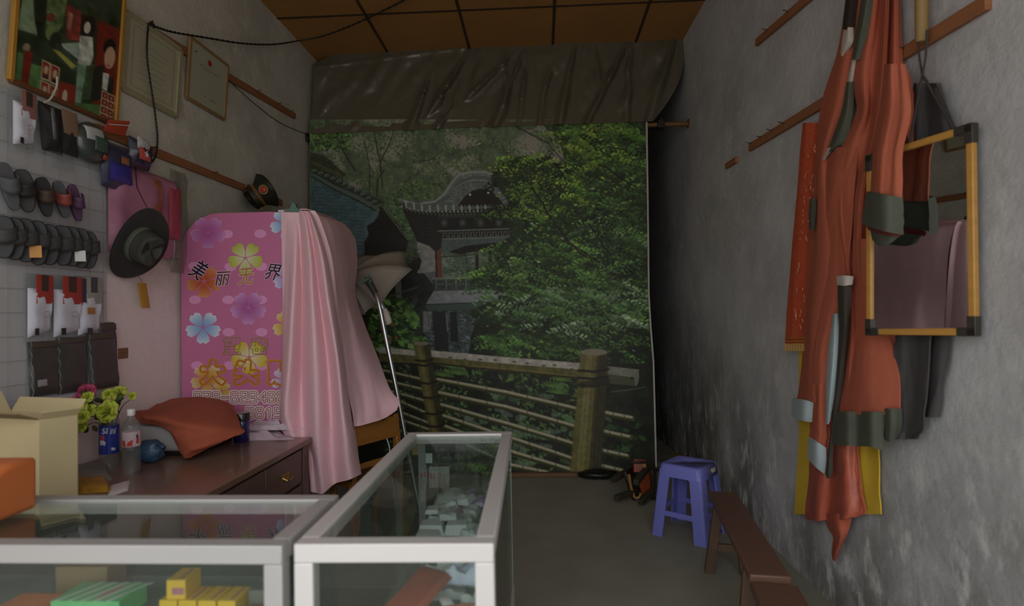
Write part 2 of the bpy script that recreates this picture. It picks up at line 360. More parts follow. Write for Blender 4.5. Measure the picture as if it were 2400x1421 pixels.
# ---------------------------------------------------------------- printed surfaces are painted on a small canvas first
NR_ = np.random.RandomState(5)
def up(a, h, w):
    ys = np.linspace(0, a.shape[0] - 1.001, h); xs = np.linspace(0, a.shape[1] - 1.001, w)
    i, j = ys.astype(int), xs.astype(int); fy, fx = (ys - i)[:, None], (xs - j)[None]
    fy = fy * fy * (3 - 2 * fy); fx = fx * fx * (3 - 2 * fx)
    return (a[np.ix_(i, j)] * (1 - fx) + a[np.ix_(i, j + 1)] * fx) * (1 - fy) + (a[np.ix_(i + 1, j)] * (1 - fx) + a[np.ix_(i + 1, j + 1)] * fx) * fy
class Canvas:
    def __init__(s, x0, y0, x1, y1, sc, bg):
        s.x0, s.y0, s.sc = x0, y0, sc; s.W = int(round((x1 - x0) * sc)); s.H = int(round((y1 - y0) * sc))
        s.a = np.zeros((s.H, s.W, 3)) + np.array(bg, float)
    def noise(s, cell, octaves=4):
        o = np.zeros((s.H, s.W)); k = 1.0; tot = 0
        for q in range(octaves):
            c = max(1.2, cell * s.sc / 2 ** q); o += k * up(NR_.rand(int(s.H / c) + 3, int(s.W / c) + 3), s.H, s.W); tot += k; k *= 0.6
        return o / tot
    def mask(s, pts):
        P = (np.array(pts, float) - (s.x0, s.y0)) * s.sc
        m = np.zeros((s.H, s.W))
        lo = np.floor(P.min(0)).astype(int) - 1; hi = np.ceil(P.max(0)).astype(int) + 2
        xa, ya = max(lo[0], 0), max(lo[1], 0); xb, yb = min(hi[0], s.W), min(hi[1], s.H)
        if xa >= xb or ya >= yb: return m
        acc = 0
        for oy in (0.25, 0.75):
            for ox in (0.25, 0.75):
                X, Y = np.meshgrid(np.arange(xa, xb) + ox, np.arange(ya, yb) + oy); ins = np.zeros(X.shape, bool)
                for (ax, ay), (bx, by) in zip(P, np.roll(P, -1, 0)):
                    if ay == by: continue
                    c = ((ay > Y) != (by > Y)) & (X < (bx - ax) * (Y - ay) / (by - ay) + ax); ins ^= c
                acc = acc + ins
        m[ya:yb, xa:xb] = acc / 4.0; return m
    def fill(s, pts, col, alpha=1.0, tex=0.0, cell=10, grad=None, m=None):
        m = s.mask(pts) if m is None else m; c = np.array(col, float)
        cc = np.zeros_like(s.a) + c
        if grad is not None:            # second colour, from the top of the shape to its bottom
            ys = np.array([p[1] for p in pts]); t = np.clip(((np.arange(s.H) / s.sc + s.y0) - ys.min()) / (np.ptp(ys) + 1e-6), 0, 1)[:, None, None]
            cc = cc * (1 - t) + np.array(grad, float) * t
        if tex: cc = cc * (1 + tex * 2 * (s.noise(cell) - 0.5))[..., None]
        w = (m * alpha)[..., None]; s.a = s.a * (1 - w) + cc * w; return m
    def blend(s, m, col): w = np.clip(m, 0, 1)[..., None]; s.a = s.a * (1 - w) + np.array(col, float) * w
    def stroke(s, pts, w, col, alpha=1.0, w2=None):
        P = (np.array(pts, float) - (s.x0, s.y0)) * s.sc; n = len(P) - 1
        for i in range(n):
            wa = (w + ((w2 if w2 is not None else w) - w) * i / max(1, n)) * s.sc / 2
            a, b = P[i], P[i + 1]; pad = wa + 2
            xa, ya = np.floor(np.minimum(a, b) - pad).astype(int); xb, yb = np.ceil(np.maximum(a, b) + pad).astype(int)
            xa, ya, xb, yb = max(xa, 0), max(ya, 0), min(xb, s.W), min(yb, s.H)
            if xa >= xb or ya >= yb: continue
            X, Y = np.meshgrid(np.arange(xa, xb) + .5, np.arange(ya, yb) + .5); d = b - a; L2 = d @ d + 1e-9
            t = np.clip(((X - a[0]) * d[0] + (Y - a[1]) * d[1]) / L2, 0, 1); D = np.hypot(X - a[0] - t * d[0], Y - a[1] - t * d[1])
            m = (np.clip(wa - D + .5, 0, 1) * alpha)[..., None]; s.a[ya:yb, xa:xb] = s.a[ya:yb, xa:xb] * (1 - m) + np.array(col, float) * m
    def ell(s, cx, cy, rx, ry, col, alpha=1.0, rot=0.0):
        s.fill([(cx + rx * math.cos(t) * math.cos(rot) - ry * math.sin(t) * math.sin(rot), cy + rx * math.cos(t) * math.sin(rot) + ry * math.sin(t) * math.cos(rot)) for t in np.linspace(0, 2 * PI, 28)[:-1]], col, alpha)
    def leaves(s, n, region, cols, L=(7, 14), ratio=0.42, ang=(-0.5, 0.6), jit=0.25, alpha=0.9, dens=None, seed=1):
        """n leaf marks inside the mask region"""
        R = np.random.RandomState(seed); m = s.mask(region) if not isinstance(region, np.ndarray) else region
        w = m * (dens if dens is not None else 1.0); idx = np.flatnonzero(w > 0.02); p = w.ravel()[idx]; p = p / p.sum()
        pick = R.choice(idx, n, p=p); cols = np.array(cols, float)
        for q in pick:
            cy, cx = divmod(int(q), s.W); l = R.uniform(*L) * s.sc / 2; a = R.uniform(*ang); c = cols[R.randint(len(cols))] * (1 + jit * (R.rand() * 2 - 1))
            r = int(l) + 2; xa, ya, xb, yb = max(cx - r, 0), max(cy - r, 0), min(cx + r + 1, s.W), min(cy + r + 1, s.H)
            X, Y = np.meshgrid(np.arange(xa, xb) - cx, np.arange(ya, yb) - cy); u = X * math.cos(a) + Y * math.sin(a); v = -X * math.sin(a) + Y * math.cos(a)
            k = (np.clip((1 - (u / l) ** 2) * l * ratio - np.abs(v) + .5, 0, 1) * alpha)[..., None]
            s.a[ya:yb, xa:xb] = s.a[ya:yb, xa:xb] * (1 - k) + c * k
    def stamp(s, px, py, L, ang, col, ratio=.42, alpha=.9):
        cx, cy = int((px - s.x0) * s.sc), int((py - s.y0) * s.sc); l = L * s.sc / 2; r = int(l) + 2
        xa, ya, xb, yb = max(cx - r, 0), max(cy - r, 0), min(cx + r + 1, s.W), min(cy + r + 1, s.H)
        if xa >= xb or ya >= yb: return
        X, Y = np.meshgrid(np.arange(xa, xb) - cx, np.arange(ya, yb) - cy); u = X * math.cos(ang) + Y * math.sin(ang); v = -X * math.sin(ang) + Y * math.cos(ang)
        k = (np.clip((1 - (u / l) ** 2) * l * ratio - np.abs(v) + .5, 0, 1) * alpha)[..., None]
        s.a[ya:yb, xa:xb] = s.a[ya:yb, xa:xb] * (1 - k) + np.asarray(col, float) * k
    def sprays(s, n, region, cols, seed=1, length=(30, 80), L=(8, 15), ang=(-.15, .5), bright=(.55, 1.3)):
        """n leafy twigs inside a region: leaves in two ranks along a drooping line, each twig with its own tone"""
        R = np.random.RandomState(seed); m = s.mask(region); idx = np.flatnonzero(m > .5); cols = np.array(cols, float)
        for q in R.choice(idx, n):
            cy, cx = divmod(int(q), s.W); px, py = cx / s.sc + s.x0, cy / s.sc + s.y0; a = R.uniform(*ang); ln = R.uniform(*length); c = cols[R.randint(len(cols))] * R.uniform(*bright); sg = 1 if R.rand() > .35 else -1
            k = int(ln / 4.5)
            for i in range(k):
                t = i / k; x = px + sg * math.cos(a) * ln * t; y = py + math.sin(a) * ln * t + 9 * t * t; d = 1 if i % 2 else -1
                s.stamp(x + R.uniform(-2, 2), y + d * 3 + R.uniform(-2, 2), R.uniform(*L) * (1 - .35 * t), a * sg + d * R.uniform(.35, .9) * sg, c * R.uniform(.8, 1.2) * (1.12 if d < 0 else .86))
    def blur(s, n=1):
        for _ in range(n):
            a = s.a; b = a.copy(); b[1:-1, 1:-1] = a[1:-1, 1:-1] * .4 + (a[:-2, 1:-1] + a[2:, 1:-1] + a[1:-1, :-2] + a[1:-1, 2:]) * .15; s.a = b
    def rgb(s, gain=1.0):
        a = np.clip(s.a, 0, 255) / 255.0
        return np.where(a <= 0.04045, a / 12.92, ((a + 0.055) / 1.055) ** 2.4) * gain
def printed(name, cv, place, m, parent=None, origin=(0, 0, 0), step=1):
    """a sheet whose colour attribute carries the canvas"""
    H, W = cv.H, cv.W; c = np.clip(cv.rgb(cv.gain), 0, 0.95)
    P = np.array([[place(j / (W - 1), i / (H - 1)) for j in range(W)] for i in range(H)]).reshape(-1, 3)
    P = P - np.array(origin)
    i, j = np.meshgrid(np.arange(H - 1), np.arange(W - 1), indexing='ij'); q = (i * W + j).ravel()
    F = np.stack([q, q + W, q + W + 1, q + 1], 1).astype(np.int32)
    me = bpy.data.meshes.new(name); me.vertices.add(len(P)); me.vertices.foreach_set('co', P.astype(np.float32).ravel())
    me.loops.add(F.size); me.loops.foreach_set('vertex_index', F.ravel()); me.polygons.add(len(F)); me.polygons.foreach_set('loop_start', np.arange(0, F.size, 4, dtype=np.int32))
    me.update(calc_edges=True); me.validate()
    ca = me.color_attributes.new('print', 'FLOAT_COLOR', 'POINT'); ca.data.foreach_set('color', np.concatenate([c.reshape(-1, 3), np.ones((H * W, 1))], 1).astype(np.float32).ravel())
    me.materials.append(m); me.polygons.foreach_set('use_smooth', [True] * len(me.polygons))
    o = bpy.data.objects.new(name, me); COL.objects.link(o)
    if parent is not None: o.parent = parent; o.location = Vector(origin) - ORG.get(parent.name, Vector((0, 0, 0)))
    else: o.location = Vector(origin)
    ORG[o.name] = Vector(origin); return o

# ================================================================ the garden print on the studio backdrop
def paint_garden():
    c = Canvas(724, 280, 1540, 1110, 0.74, (34, 40, 30))
    R = np.random.RandomState(3)
    n1, n2, n3 = c.noise(60, 5), c.noise(16, 4), c.noise(6, 3)
    yy = (np.arange(c.H) / c.sc + c.y0)[:, None] + np.zeros((1, c.W)); xx = (np.arange(c.W) / c.sc + c.x0)[None] + np.zeros((c.H, 1))
    # hazy wood behind
    far = np.clip((640 - yy) / 120, 0, 1)
    c.blend(far, (66, 76, 58)); c.a += (n2[..., None] - .5) * np.array((46, 50, 38)) * far[..., None]
    c.blend(np.clip((n1 - .52) * 7, 0, .85) * np.clip((470 - yy) / 40, 0, 1) * (xx > 780) * (xx < 1350), (112, 106, 100))
    for cx, cy, rx, ry in ((840, 335, 26, 18), (925, 345, 26, 34), (880, 370, 14, 30), (1255, 350, 40, 40), (1285, 390, 30, 26), (1090, 330, 40, 18), (1310, 300, 40, 16), (1070, 395, 22, 16), (775, 355, 22, 10)):
        d = ((xx - cx) / rx) ** 2 + ((yy - cy) / ry) ** 2 + (n3 - .5) * 2.2; c.blend(np.clip((1.1 - d) * 2, 0, .8), (116, 110, 104))
    wood = [(727, 285), (1340, 285), (1250, 430), (1180, 420), (1140, 395), (1085, 405), (1030, 470), (945, 465), (975, 560), (905, 480), (820, 420), (727, 345)]
    dens = np.clip((n1 - .38) * 4, 0.05, 1)
    c.leaves(2600, wood, [(62, 84, 50), (74, 92, 58), (52, 70, 44), (88, 96, 76), (44, 56, 40), (84, 100, 52)], L=(5, 10), ang=(-1.5, 1.5), dens=dens, alpha=.7, seed=2)
    c.leaves(500, [(727, 300), (830, 310), (820, 350), (760, 352), (727, 352)], [(60, 92, 36), (74, 106, 44), (40, 60, 28), (30, 42, 24), (88, 104, 70)], L=(5, 10), ang=(-1, 1), jit=.35, seed=3)
    c.leaves(800, [(900, 470), (960, 420), (1050, 430), (1030, 465), (945, 465), (985, 560), (960, 560)], [(56, 82, 42), (70, 96, 46), (44, 62, 38), (36, 48, 32), (84, 98, 66)], L=(5, 10), ang=(-1, 1), alpha=.75, jit=.35, seed=4)
    for pts, w in (([(902, 440), (896, 380), (885, 330), (880, 300)], 4), ([(896, 380), (918, 340), (930, 305)], 3), ([(870, 470), (870, 390), (858, 330)], 3), ([(835, 400), (810, 360), (790, 320)], 4), ([(975, 380), (1020, 375), (1050, 352)], 2), ([(1210, 290), (1260, 315), (1300, 335), (1345, 385)], 4), ([(1290, 290), (1310, 310), (1330, 330)], 5), ([(888, 460), (890, 420), (905, 400)], 5)): c.stroke(pts, w, (38, 40, 32), .85, w * .5)
    # near hall, left: mossy roof, tile ends, brick gable, dark eave
    c.fill([(726, 358), (742, 360), (770, 372), (800, 398), (816, 412), (818, 445), (850, 448), (880, 460), (905, 472), (905, 490), (868, 480), (800, 448), (740, 415), (726, 402)], (42, 46, 32), tex=.4, cell=6)
    for k in range(5): c.stroke([(728, 376 + 7 * k), (780, 398 + 8 * k), (822, 430 + 5 * k)], 1.6, (72, 82, 44) if k % 2 else (30, 32, 22), .8)
    c.fill([(806, 412), (816, 410), (818, 440), (806, 442)], (60, 72, 58))
    c.stroke([(730, 378), (790, 405), (822, 432)], 3, (84, 92, 50), .6)
    c.fill([(729, 416), (760, 434), (800, 455), (850, 478), (890, 498), (890, 512), (862, 524), (858, 620), (729, 620)], (56, 74, 76), tex=.25, cell=8)
    for k in range(22):
        y = 438 + 8.2 * k; c.stroke([(730, y), (800, y + 3), (880, y + 7)], 1.6, (34, 46, 48), .55)
    for k in range(120):
        x, y = R.uniform(732, 850), R.uniform(440, 600); c.stroke([(x, y), (x + R.uniform(8, 22), y + 1)], 2.4, (74, 92, 92) if R.rand() > .5 else (44, 60, 62), .5)
    c.stroke([(730, 408), (780, 436), (840, 462), (898, 488)], 9, (62, 74, 70)); c.stroke([(730, 414), (780, 442), (840, 470), (893, 498)], 2.5, (22, 26, 24))
    for k in range(12):
        t = k / 11; x = 738 + 160 * t; y = 402 + 82 * t - 6 * math.sin(PI * t); c.ell(x, y, 8, 6, (30, 34, 28)); c.ell(x - 1, y - 2, 6.5, 4.5, (70, 82, 70)); c.ell(x, y, 3.5, 2.5, (44, 54, 48))
    c.fill([(898, 480), (935, 520), (965, 562), (955, 598), (936, 640), (900, 690), (858, 690), (857, 560), (862, 530), (880, 520), (892, 505)], (24, 21, 17), tex=.3, cell=8)
    for k in range(14): t = k / 13; c.ell(902 + 60 * t, 486 + 74 * t, 3, 2.4, (72, 84, 60))
    c.fill([(894, 488), (880, 520), (862, 528), (868, 548), (858, 566), (858, 520)], (66, 82, 84))
    # pavilion
    haze = [(985, 560), (1030, 560), (1030, 690), (985, 670)]
    c.fill(haze, (112, 110, 106), .9, tex=.25, cell=12); c.fill([(990, 640), (1030, 635), (1030, 690), (985, 690)], (62, 72, 70), .7, tex=.3)
    c.fill([(1030, 560), (1240, 555), (1240, 690), (1030, 690)], (74, 84, 70), tex=.5, cell=14); c.leaves(300, [(1040, 570), (1235, 565), (1235, 650), (1040, 660)], [(52, 78, 44), (92, 106, 96), (40, 56, 38)], L=(5, 9), ang=(-1, 1), seed=5)
    c.fill([(943, 476), (1150, 482), (1335, 470), (1340, 540), (1270, 556), (1060, 556), (1010, 575), (985, 566)], (25, 24, 20), tex=.3, cell=8)
    for k in range(8): c.stroke([(955 + 5 * k, 494 + 8 * k), (1010 + 3 * k, 494 + 8 * k)], 1.2, (46, 46, 38), .6)
    for k in range(5): c.ell(1050 + 44 * k, 522, 9, 10, (54, 62, 58), .6); c.ell(1050 + 44 * k, 522, 4, 5, (82, 92, 84), .5)
    c.stroke([(1040, 507), (1250, 502)], 8, (44, 46, 38), .8); c.stroke([(1035, 541), (1250, 535)], 3, (84, 92, 82)); c.stroke([(1035, 560), (1250, 553)], 3, (84, 92, 82))
    for k in range(16):
        x = 1042 + 13.3 * k; y = 549 - .04 * k * 6
        c.stroke([(x, y - 6), (x, y + 5), (x + 6, y + 5), (x + 6, y - 3), (x + 10, y - 3)], 1.8, (88, 96, 86), .9)
    c.fill([(1035, 563), (1240, 556), (1235, 580), (1130, 578), (1060, 590), (1035, 592)], (58, 66, 66), .8, tex=.2); c.fill([(1060, 590), (1100, 576), (1240, 562), (1240, 585), (1150, 582), (1090, 596)], (20, 20, 16))
    roof = [(944, 466), (952, 474), (985, 478), (1004, 470), (1026, 471), (1048, 455), (1066, 428), (1082, 409), (1112, 401), (1150, 401), (1176, 411), (1192, 430), (1210, 458), (1240, 470), (1300, 474), (1344, 462), (1340, 486), (1270, 492), (1190, 486), (1085, 492), (1010, 496), (965, 492)]
    c.fill(roof, (84, 90, 86), tex=.3, cell=6, grad=(70, 76, 72))
    c.stroke([(944, 468), (985, 479), (1028, 472), (1050, 456), (1068, 428), (1086, 410), (1114, 403), (1150, 403), (1176, 414), (1194, 436), (1214, 462), (1260, 474), (1342, 464)], 4, (112, 116, 108)); 
    c.stroke([(960, 480), (1020, 482), (1060, 462), (1080, 436), (1095, 424), (1118, 416), (1150, 416), (1170, 426), (1186, 446), (1206, 470)], 7, (64, 70, 66))
    for k in range(26):
        t = k / 25; ang = PI * (1 - t); x = 1132 + 66 * math.cos(ang); y = 474 - 50 * math.sin(ang) ** .8; c.ell(x, y, 3.2, 3.0, (104, 108, 100)); c.ell(x, y + 1.6, 2.2, 1.6, (36, 38, 34))
    c.fill([(1082, 484), (1098, 462), (1118, 447), (1140, 442), (1164, 448), (1182, 464), (1196, 482)], (26, 22, 18), tex=.25); c.ell(1113, 456, 2.6, 2.6, (176, 172, 158)); c.ell(1157, 452, 2.6, 2.6, (176, 172, 158))
    for k in range(34):
        x = 948 + 9.6 * k; y = 476 + 12 * math.sin(min(1, k / 7) * PI / 2) - (0 if k < 26 else (k - 26) * 1.2); c.stroke([(x, y - 6), (x + 1, y + 6)], 4.4, (118, 122, 112) if k % 2 else (66, 70, 64)); c.ell(x + 1, y + 8, 3.2, 2.6, (96, 102, 92)); c.ell(x + 4, y + 14, 1.6, 1.6, (120, 128, 66), .7)
    c.fill([(1026, 548), (1041, 546), (1044, 652), (1029, 652)], (84, 48, 36)); c.fill([(1026, 548), (1031, 548), (1033, 652), (1029, 652)], (44, 28, 22)); c.fill([(1024, 545), (1046, 545), (1042, 580), (1030, 590), (1012, 575)], (30, 28, 22))
    for x in (1128, 1160, 1186, 1204): c.stroke([(x, 578), (x + 2, 656)], 8, (30, 28, 22)); 
    c.stroke([(1040, 602), (1130, 596)], 2, (36, 38, 32)); c.fill([(1270, 596), (1282, 596), (1282, 616), (1270, 616)], (110, 50, 30))
    # round-topped post and near hall's lower wall
    c.fill([(958, 600), (985, 592), (995, 610), (990, 630), (978, 640), (978, 700), (962, 700)], (26, 26, 21)); c.leaves(120, [(945, 590), (985, 580), (990, 600), (960, 620)], [(40, 52, 34), (56, 66, 46)], L=(5, 9), seed=6)
    c.fill([(880, 640), (1000, 640), (1026, 670), (1024, 690), (1000, 720), (870, 730)], (28, 30, 26), tex=.4); c.fill([(930, 655), (945, 652), (948, 700), (934, 702)], (74, 80, 76)); c.stroke([(900, 700), (985, 672)], 4, (58, 62, 56))
    for k in range(26): x = R.uniform(930, 990); c.stroke([(x, R.uniform(690, 705)), (x - 14, 730)], 1.2, (76, 82, 78), .5)
    # railing, platform and piers over the water
    c.stroke([(1020, 652), (1240, 648)], 3, (96, 100, 90)); c.fill([(1020, 655), (1240, 652), (1240, 676), (1024, 678)], (46, 54, 50), tex=.3)
    for k in range(9): c.stroke([(1030 + 24 * k, 655), (1030 + 24 * k, 677)], 3, (82, 88, 80)); c.stroke([(1034 + 24 * k, 666), (1048 + 24 * k, 664)], 2, (84, 90, 82))
    c.fill([(1024, 680), (1230, 674), (1230, 706), (1003, 714)], (104, 106, 108), tex=.18, cell=8); c.fill([(1003, 714), (1230, 706), (1226, 722), (1006, 728)], (52, 64, 58)); c.stroke([(1003, 713), (1230, 705)], 2.4, (32, 36, 34)); c.stroke([(1026, 680), (1230, 675)], 2, (40, 44, 42))
    c.fill([(996, 727), (1240, 720), (1240, 850), (1000, 850)], (48, 56, 56), tex=.5, cell=14)
    for k in range(260):
        x, y = R.uniform(998, 1130), R.uniform(728, 830); c.stroke([(x, y), (x + R.uniform(3, 12), y + R.uniform(-1, 2))], R.uniform(1, 2.4), [(112, 126, 130), (86, 98, 96), (26, 32, 32)][R.randint(3)], .6)
    c.fill([(998, 730), (1018, 728), (1016, 770), (996, 778)], (108, 108, 106), .7, tex=.3)
    c.fill([(1020, 730), (1056, 728), (1056, 822), (1024, 822)], (28, 32, 29)); c.fill([(1062, 730), (1078, 730), (1080, 800), (1062, 800)], (24, 27, 24)); c.stroke([(1053, 732), (1055, 775)], 3, (120, 126, 126), .7)
    # near foliage, right
    tree = [(1292, 285), (1540, 285), (1540, 860), (1130, 842), (1108, 790), (1130, 748), (1100, 735), (1150, 710), (1215, 690), (1110, 668), (1120, 650), (1180, 615), (1165, 590), (1215, 548), (1200, 520), (1122, 506), (1150, 490), (1210, 478), (1166, 420), (1180, 385), (1240, 365), (1300, 380), (1345, 385), (1330, 330)]
    c.fill(tree, (28, 38, 21), .88, tex=.45, cell=26)
    c.fill([(1120, 760), (1400, 740), (1540, 730), (1540, 1090), (1380, 1090), (1100, 840)], (26, 30, 21), .92, tex=.3, cell=20)
    dn = np.clip((c.noise(30, 4) - .36) * 4, .04, 1)
    def tuft(n, reg, cols, **k): c.leaves(n, reg, cols, dens=dn, **k)
    dk = [(30, 46, 24), (38, 54, 28), (26, 38, 20), (44, 60, 34)]; md = [(54, 82, 38), (64, 92, 42), (48, 70, 34), (72, 98, 50), (42, 60, 32)]; br = [(84, 112, 42), (96, 122, 46), (72, 102, 38), (108, 126, 50), (60, 88, 34)]; gy = [(78, 98, 72), (88, 104, 82), (66, 88, 54), (58, 84, 46)]
    tuft(3600, tree, dk, L=(7, 15), ang=(-.3, .9), seed=10)
    R_ = [(1300, 285), (1540, 285), (1540, 830), (1180, 830), (1150, 640), (1230, 560), (1330, 470), (1350, 390)]
    tuft(1400, R_, md, L=(6, 12), ang=(-.6, .7), seed=11)
    c.sprays(150, R_, md, seed=31); c.sprays(70, [(1400, 420), (1540, 380), (1540, 700), (1360, 700)], gy + md, seed=32)
    B1 = [(1170, 372), (1300, 360), (1380, 420), (1400, 480), (1290, 520), (1140, 505), (1210, 478)]
    tuft(700, B1, br, L=(5, 10), ang=(-.6, .5), seed=12); c.sprays(62, B1, br, seed=33, length=(24, 60), L=(6, 11), ang=(-.4, .35))
    B2 = [(1330, 288), (1512, 288), (1512, 400), (1400, 400), (1340, 340)]
    tuft(500, B2, md, L=(6, 12), ang=(-.5, .8), seed=13); c.sprays(60, B2, br, seed=34, length=(30, 70), bright=(.6, 1.15))
    B3 = [(1150, 580), (1300, 540), (1460, 600), (1420, 700), (1240, 690), (1125, 655)]
    tuft(500, B3, md, L=(7, 12), ang=(-.3, .6), seed=14); c.sprays(70, B3, md + [(80, 112, 46)], seed=35, ang=(-.1, .35))
    B4 = [(1150, 690), (1300, 675), (1520, 690), (1520, 760), (1300, 790), (1150, 755)]
    tuft(420, B4, md, L=(8, 14), ang=(-.2, .5), seed=15); c.sprays(80, B4, gy, seed=36, ang=(-.05, .4), L=(10, 18))
    B5 = [(1130, 785), (1260, 770), (1370, 800), (1370, 845), (1160, 835)]
    tuft(300, B5, dk + md, L=(9, 17), ang=(-.4, .6), seed=16); c.sprays(26, B5, md, seed=37, L=(10, 18))
    c.sprays(34, [(1170, 370), (1330, 360), (1340, 480), (1160, 500)], dk, seed=38, bright=(.5, .8), length=(20, 50)); c.sprays(60, R_, dk, seed=39, bright=(.45, .75), length=(24, 60))
    for k in range(60): x, y = R.uniform(1130, 1510), R.uniform(320, 830); c.leaves(1, [(x - 4, y - 4), (x + 4, y - 4), (x + 4, y + 4), (x - 4, y + 4)], [(124, 132, 40), (116, 128, 96)], L=(7, 11), seed=100 + k)
    for pts, w in (([(1262, 440), (1290, 480), (1300, 500), (1345, 560), (1380, 595), (1425, 615)], 5), ([(1425, 615), (1370, 580), (1330, 560)], 3), ([(1400, 525), (1430, 570), (1452, 600)], 4), ([(1440, 390), (1480, 420), (1515, 440)], 4), ([(1448, 345), (1490, 352), (1505, 330)], 3), ([(1300, 500), (1250, 480)], 2), ([(1450, 640), (1490, 650)], 6), ([(1200, 560), (1280, 620), (1330, 600)], 2)): c.stroke(pts, w, (26, 24, 18), .9, w * .5)
    # near foliage, lower left
    c.fill([(870, 690), (960, 700), (985, 740), (1000, 800), (1005, 830), (860, 830)], (36, 50, 28), .95, tex=.4)
    c.leaves(330, [(872, 700), (965, 706), (990, 760), (1010, 815), (872, 820)], [(58, 88, 40), (70, 102, 46), (36, 54, 28), (28, 38, 22), (84, 112, 58)], jit=.4, L=(10, 24), ratio=.5, ang=(-.3, 1.0), seed=20)
    for x, y in ((918, 796), (932, 790), (924, 760)): c.ell(x, y, 3, 3, (150, 60, 28))
    # undergrowth behind the fence
    c.fill([(860, 835), (1000, 825), (1380, 850), (1540, 850), (1540, 1110), (860, 1110)], (27, 30, 22), .96, tex=.45, cell=22)
    c.leaves(900, [(905, 850), (1370, 880), (1350, 1100), (905, 1100)], [(48, 66, 34), (70, 92, 52), (36, 48, 28), (60, 82, 40)], L=(7, 16), ang=(-.8, 1.2), dens=np.clip((c.noise(40, 3) - .4) * 5, .03, 1), seed=21)
    for k in range(64):
        x, y = R.uniform(1040, 1340), R.uniform(905, 1090); l = R.uniform(18, 34); a = R.uniform(-.6, .9); col = [(98, 112, 102), (84, 102, 82), (70, 96, 60)][R.randint(3)]
        for q in range(7):
            t = (q + 1) / 7; bx, by = x + math.cos(a) * l * t, y + math.sin(a) * l * t * .8; w = 10 * (1 - t * .7)
            c.stroke([(bx, by), (bx + w * math.cos(a - 1.1), by + w * math.sin(a - 1.1))], 2.2, col, .75); c.stroke([(bx, by), (bx + w * math.cos(a + 1.1), by + w * math.sin(a + 1.1))], 2.2, col, .75)
    for cx, cy in ((1060, 860), (1075, 875), (1040, 880), (1300, 905), (1312, 920), (1320, 890)):
        for q in range(9): a = -2.8 + q * .36; c.stroke([(cx, cy), (cx + 26 * math.cos(a), cy + 16 * math.sin(a))], 3.4, (70, 98, 46), .85, 1)
    c.leaves(40, [(1420, 970), (1520, 990), (1510, 1080), (1400, 1060)], [(32, 46, 28), (42, 62, 36), (26, 34, 22)], L=(14, 26), ratio=.5, seed=22)
    c.stroke([(1440, 916), (1475, 912), (1520, 905)], 2, (96, 112, 92), .6)
    # fence: rails first, posts over them
    def rail(pts, w):
        c.stroke(pts, w, (66, 66, 38)); c.stroke([(x, y - w * .22) for x, y in pts], w * .42, (142, 138, 120), .85); c.stroke([(x, y + w * .36) for x, y in pts], w * .26, (34, 36, 18), .9)
        for (ax, ay), (bx, by) in zip(pts, pts[1:]):
            for t in (.3, .72): c.stroke([(ax + (bx - ax) * t, ay + (by - ay) * t - w / 2), (ax + (bx - ax) * t + 1, ay + (by - ay) * t + w / 2)], 2, (46, 44, 24), .8)
    for pts in (([(1028, 890), (1190, 918), (1360, 958)]), ([(1031, 921), (1190, 952), (1358, 1000)]), ([(1036, 949), (1190, 990), (1352, 1040)]), ([(1041, 975), (1200, 1024), (1346, 1074)]), ([(1044, 999), (1210, 1059), (1342, 1100)]), ([(1046, 1020), (1203, 1088), (1285, 1106)])): rail(pts, 13)
    for pts in (([(900, 868), (986, 888)]), ([(900, 890), (990, 912)]), ([(915, 916), (998, 940)]), ([(935, 939), (1000, 968)]), ([(940, 966), (1006, 992)]), ([(930, 980), (1008, 1008)]), ([(940, 1010), (1010, 1036)])): rail(pts, 10)
    for pts in (([(1424, 966), (1486, 978)]), ([(1414, 1008), (1479, 1022)]), ([(1408, 1052), (1473, 1066)]), ([(1400, 1086), (1460, 1100)])): rail(pts, 14)
    c.fill([(890, 812), (980, 820), (1020, 821), (1375, 850), (1375, 888), (1010, 852), (890, 846)], (74, 70, 38), tex=.35, cell=10)
    c.fill([(890, 812), (980, 820), (1020, 821), (1375, 850), (1375, 866), (1010, 835), (890, 826)], (136, 132, 122), tex=.22, cell=10)
    for k in range(9): x = 1060 + 36 * k + R.uniform(-9, 9); c.ell(x, 829 + (x - 1020) * .083 + R.uniform(0, 8), 5, 2.4, (58, 54, 44), .8)
    c.stroke([(1012, 850), (1375, 886)], 4, (34, 34, 18)); c.stroke([(1100, 856), (1200, 862), (1370, 882)], 3, (108, 92, 42), .5)
    c.fill([(1430, 856), (1507, 864), (1499, 903), (1428, 894)], (94, 96, 84), tex=.2); c.fill([(1430, 874), (1503, 884), (1499, 903), (1428, 896)], (58, 60, 44)); c.ell(1501, 884, 5, 18, (84, 86, 74), 1, .12); c.ell(1489, 884, 4, 3, (28, 28, 24))
    for a, b, w0, w1, dark in (((991, 804), (1026, 1015), 36, 34, .45), ((1403, 824), (1375, 1106), 62, 70, .5)):
        A, B = np.array(a), np.array(b); 
        quad_ = [(A[0] - w0 / 2, A[1]), (A[0] + w0 / 2, A[1] - 2), (B[0] + w1 / 2, B[1]), (B[0] - w1 / 2, B[1])]
        c.fill(quad_, (82, 78, 42), tex=.35, cell=8)
        for k in range(9):
            t = k / 8; x0, x1 = A[0] - w0 / 2 + w0 * t, B[0] - w1 / 2 + w1 * t; c.stroke([(x0, A[1]), (x1, B[1])], w0 / 9, (100, 96, 60) if k in (2, 3) else ((40, 38, 22) if k > 5 else (76, 70, 36)), .55)
        c.fill([(A[0] + w0 * .1, A[1]), (A[0] + w0 / 2, A[1]), (B[0] + w1 / 2, B[1]), (B[0] + w1 * .1, B[1])], (26, 25, 18), dark)
        c.ell(A[0], A[1], w0 / 2, w0 * .13, (104, 98, 82))
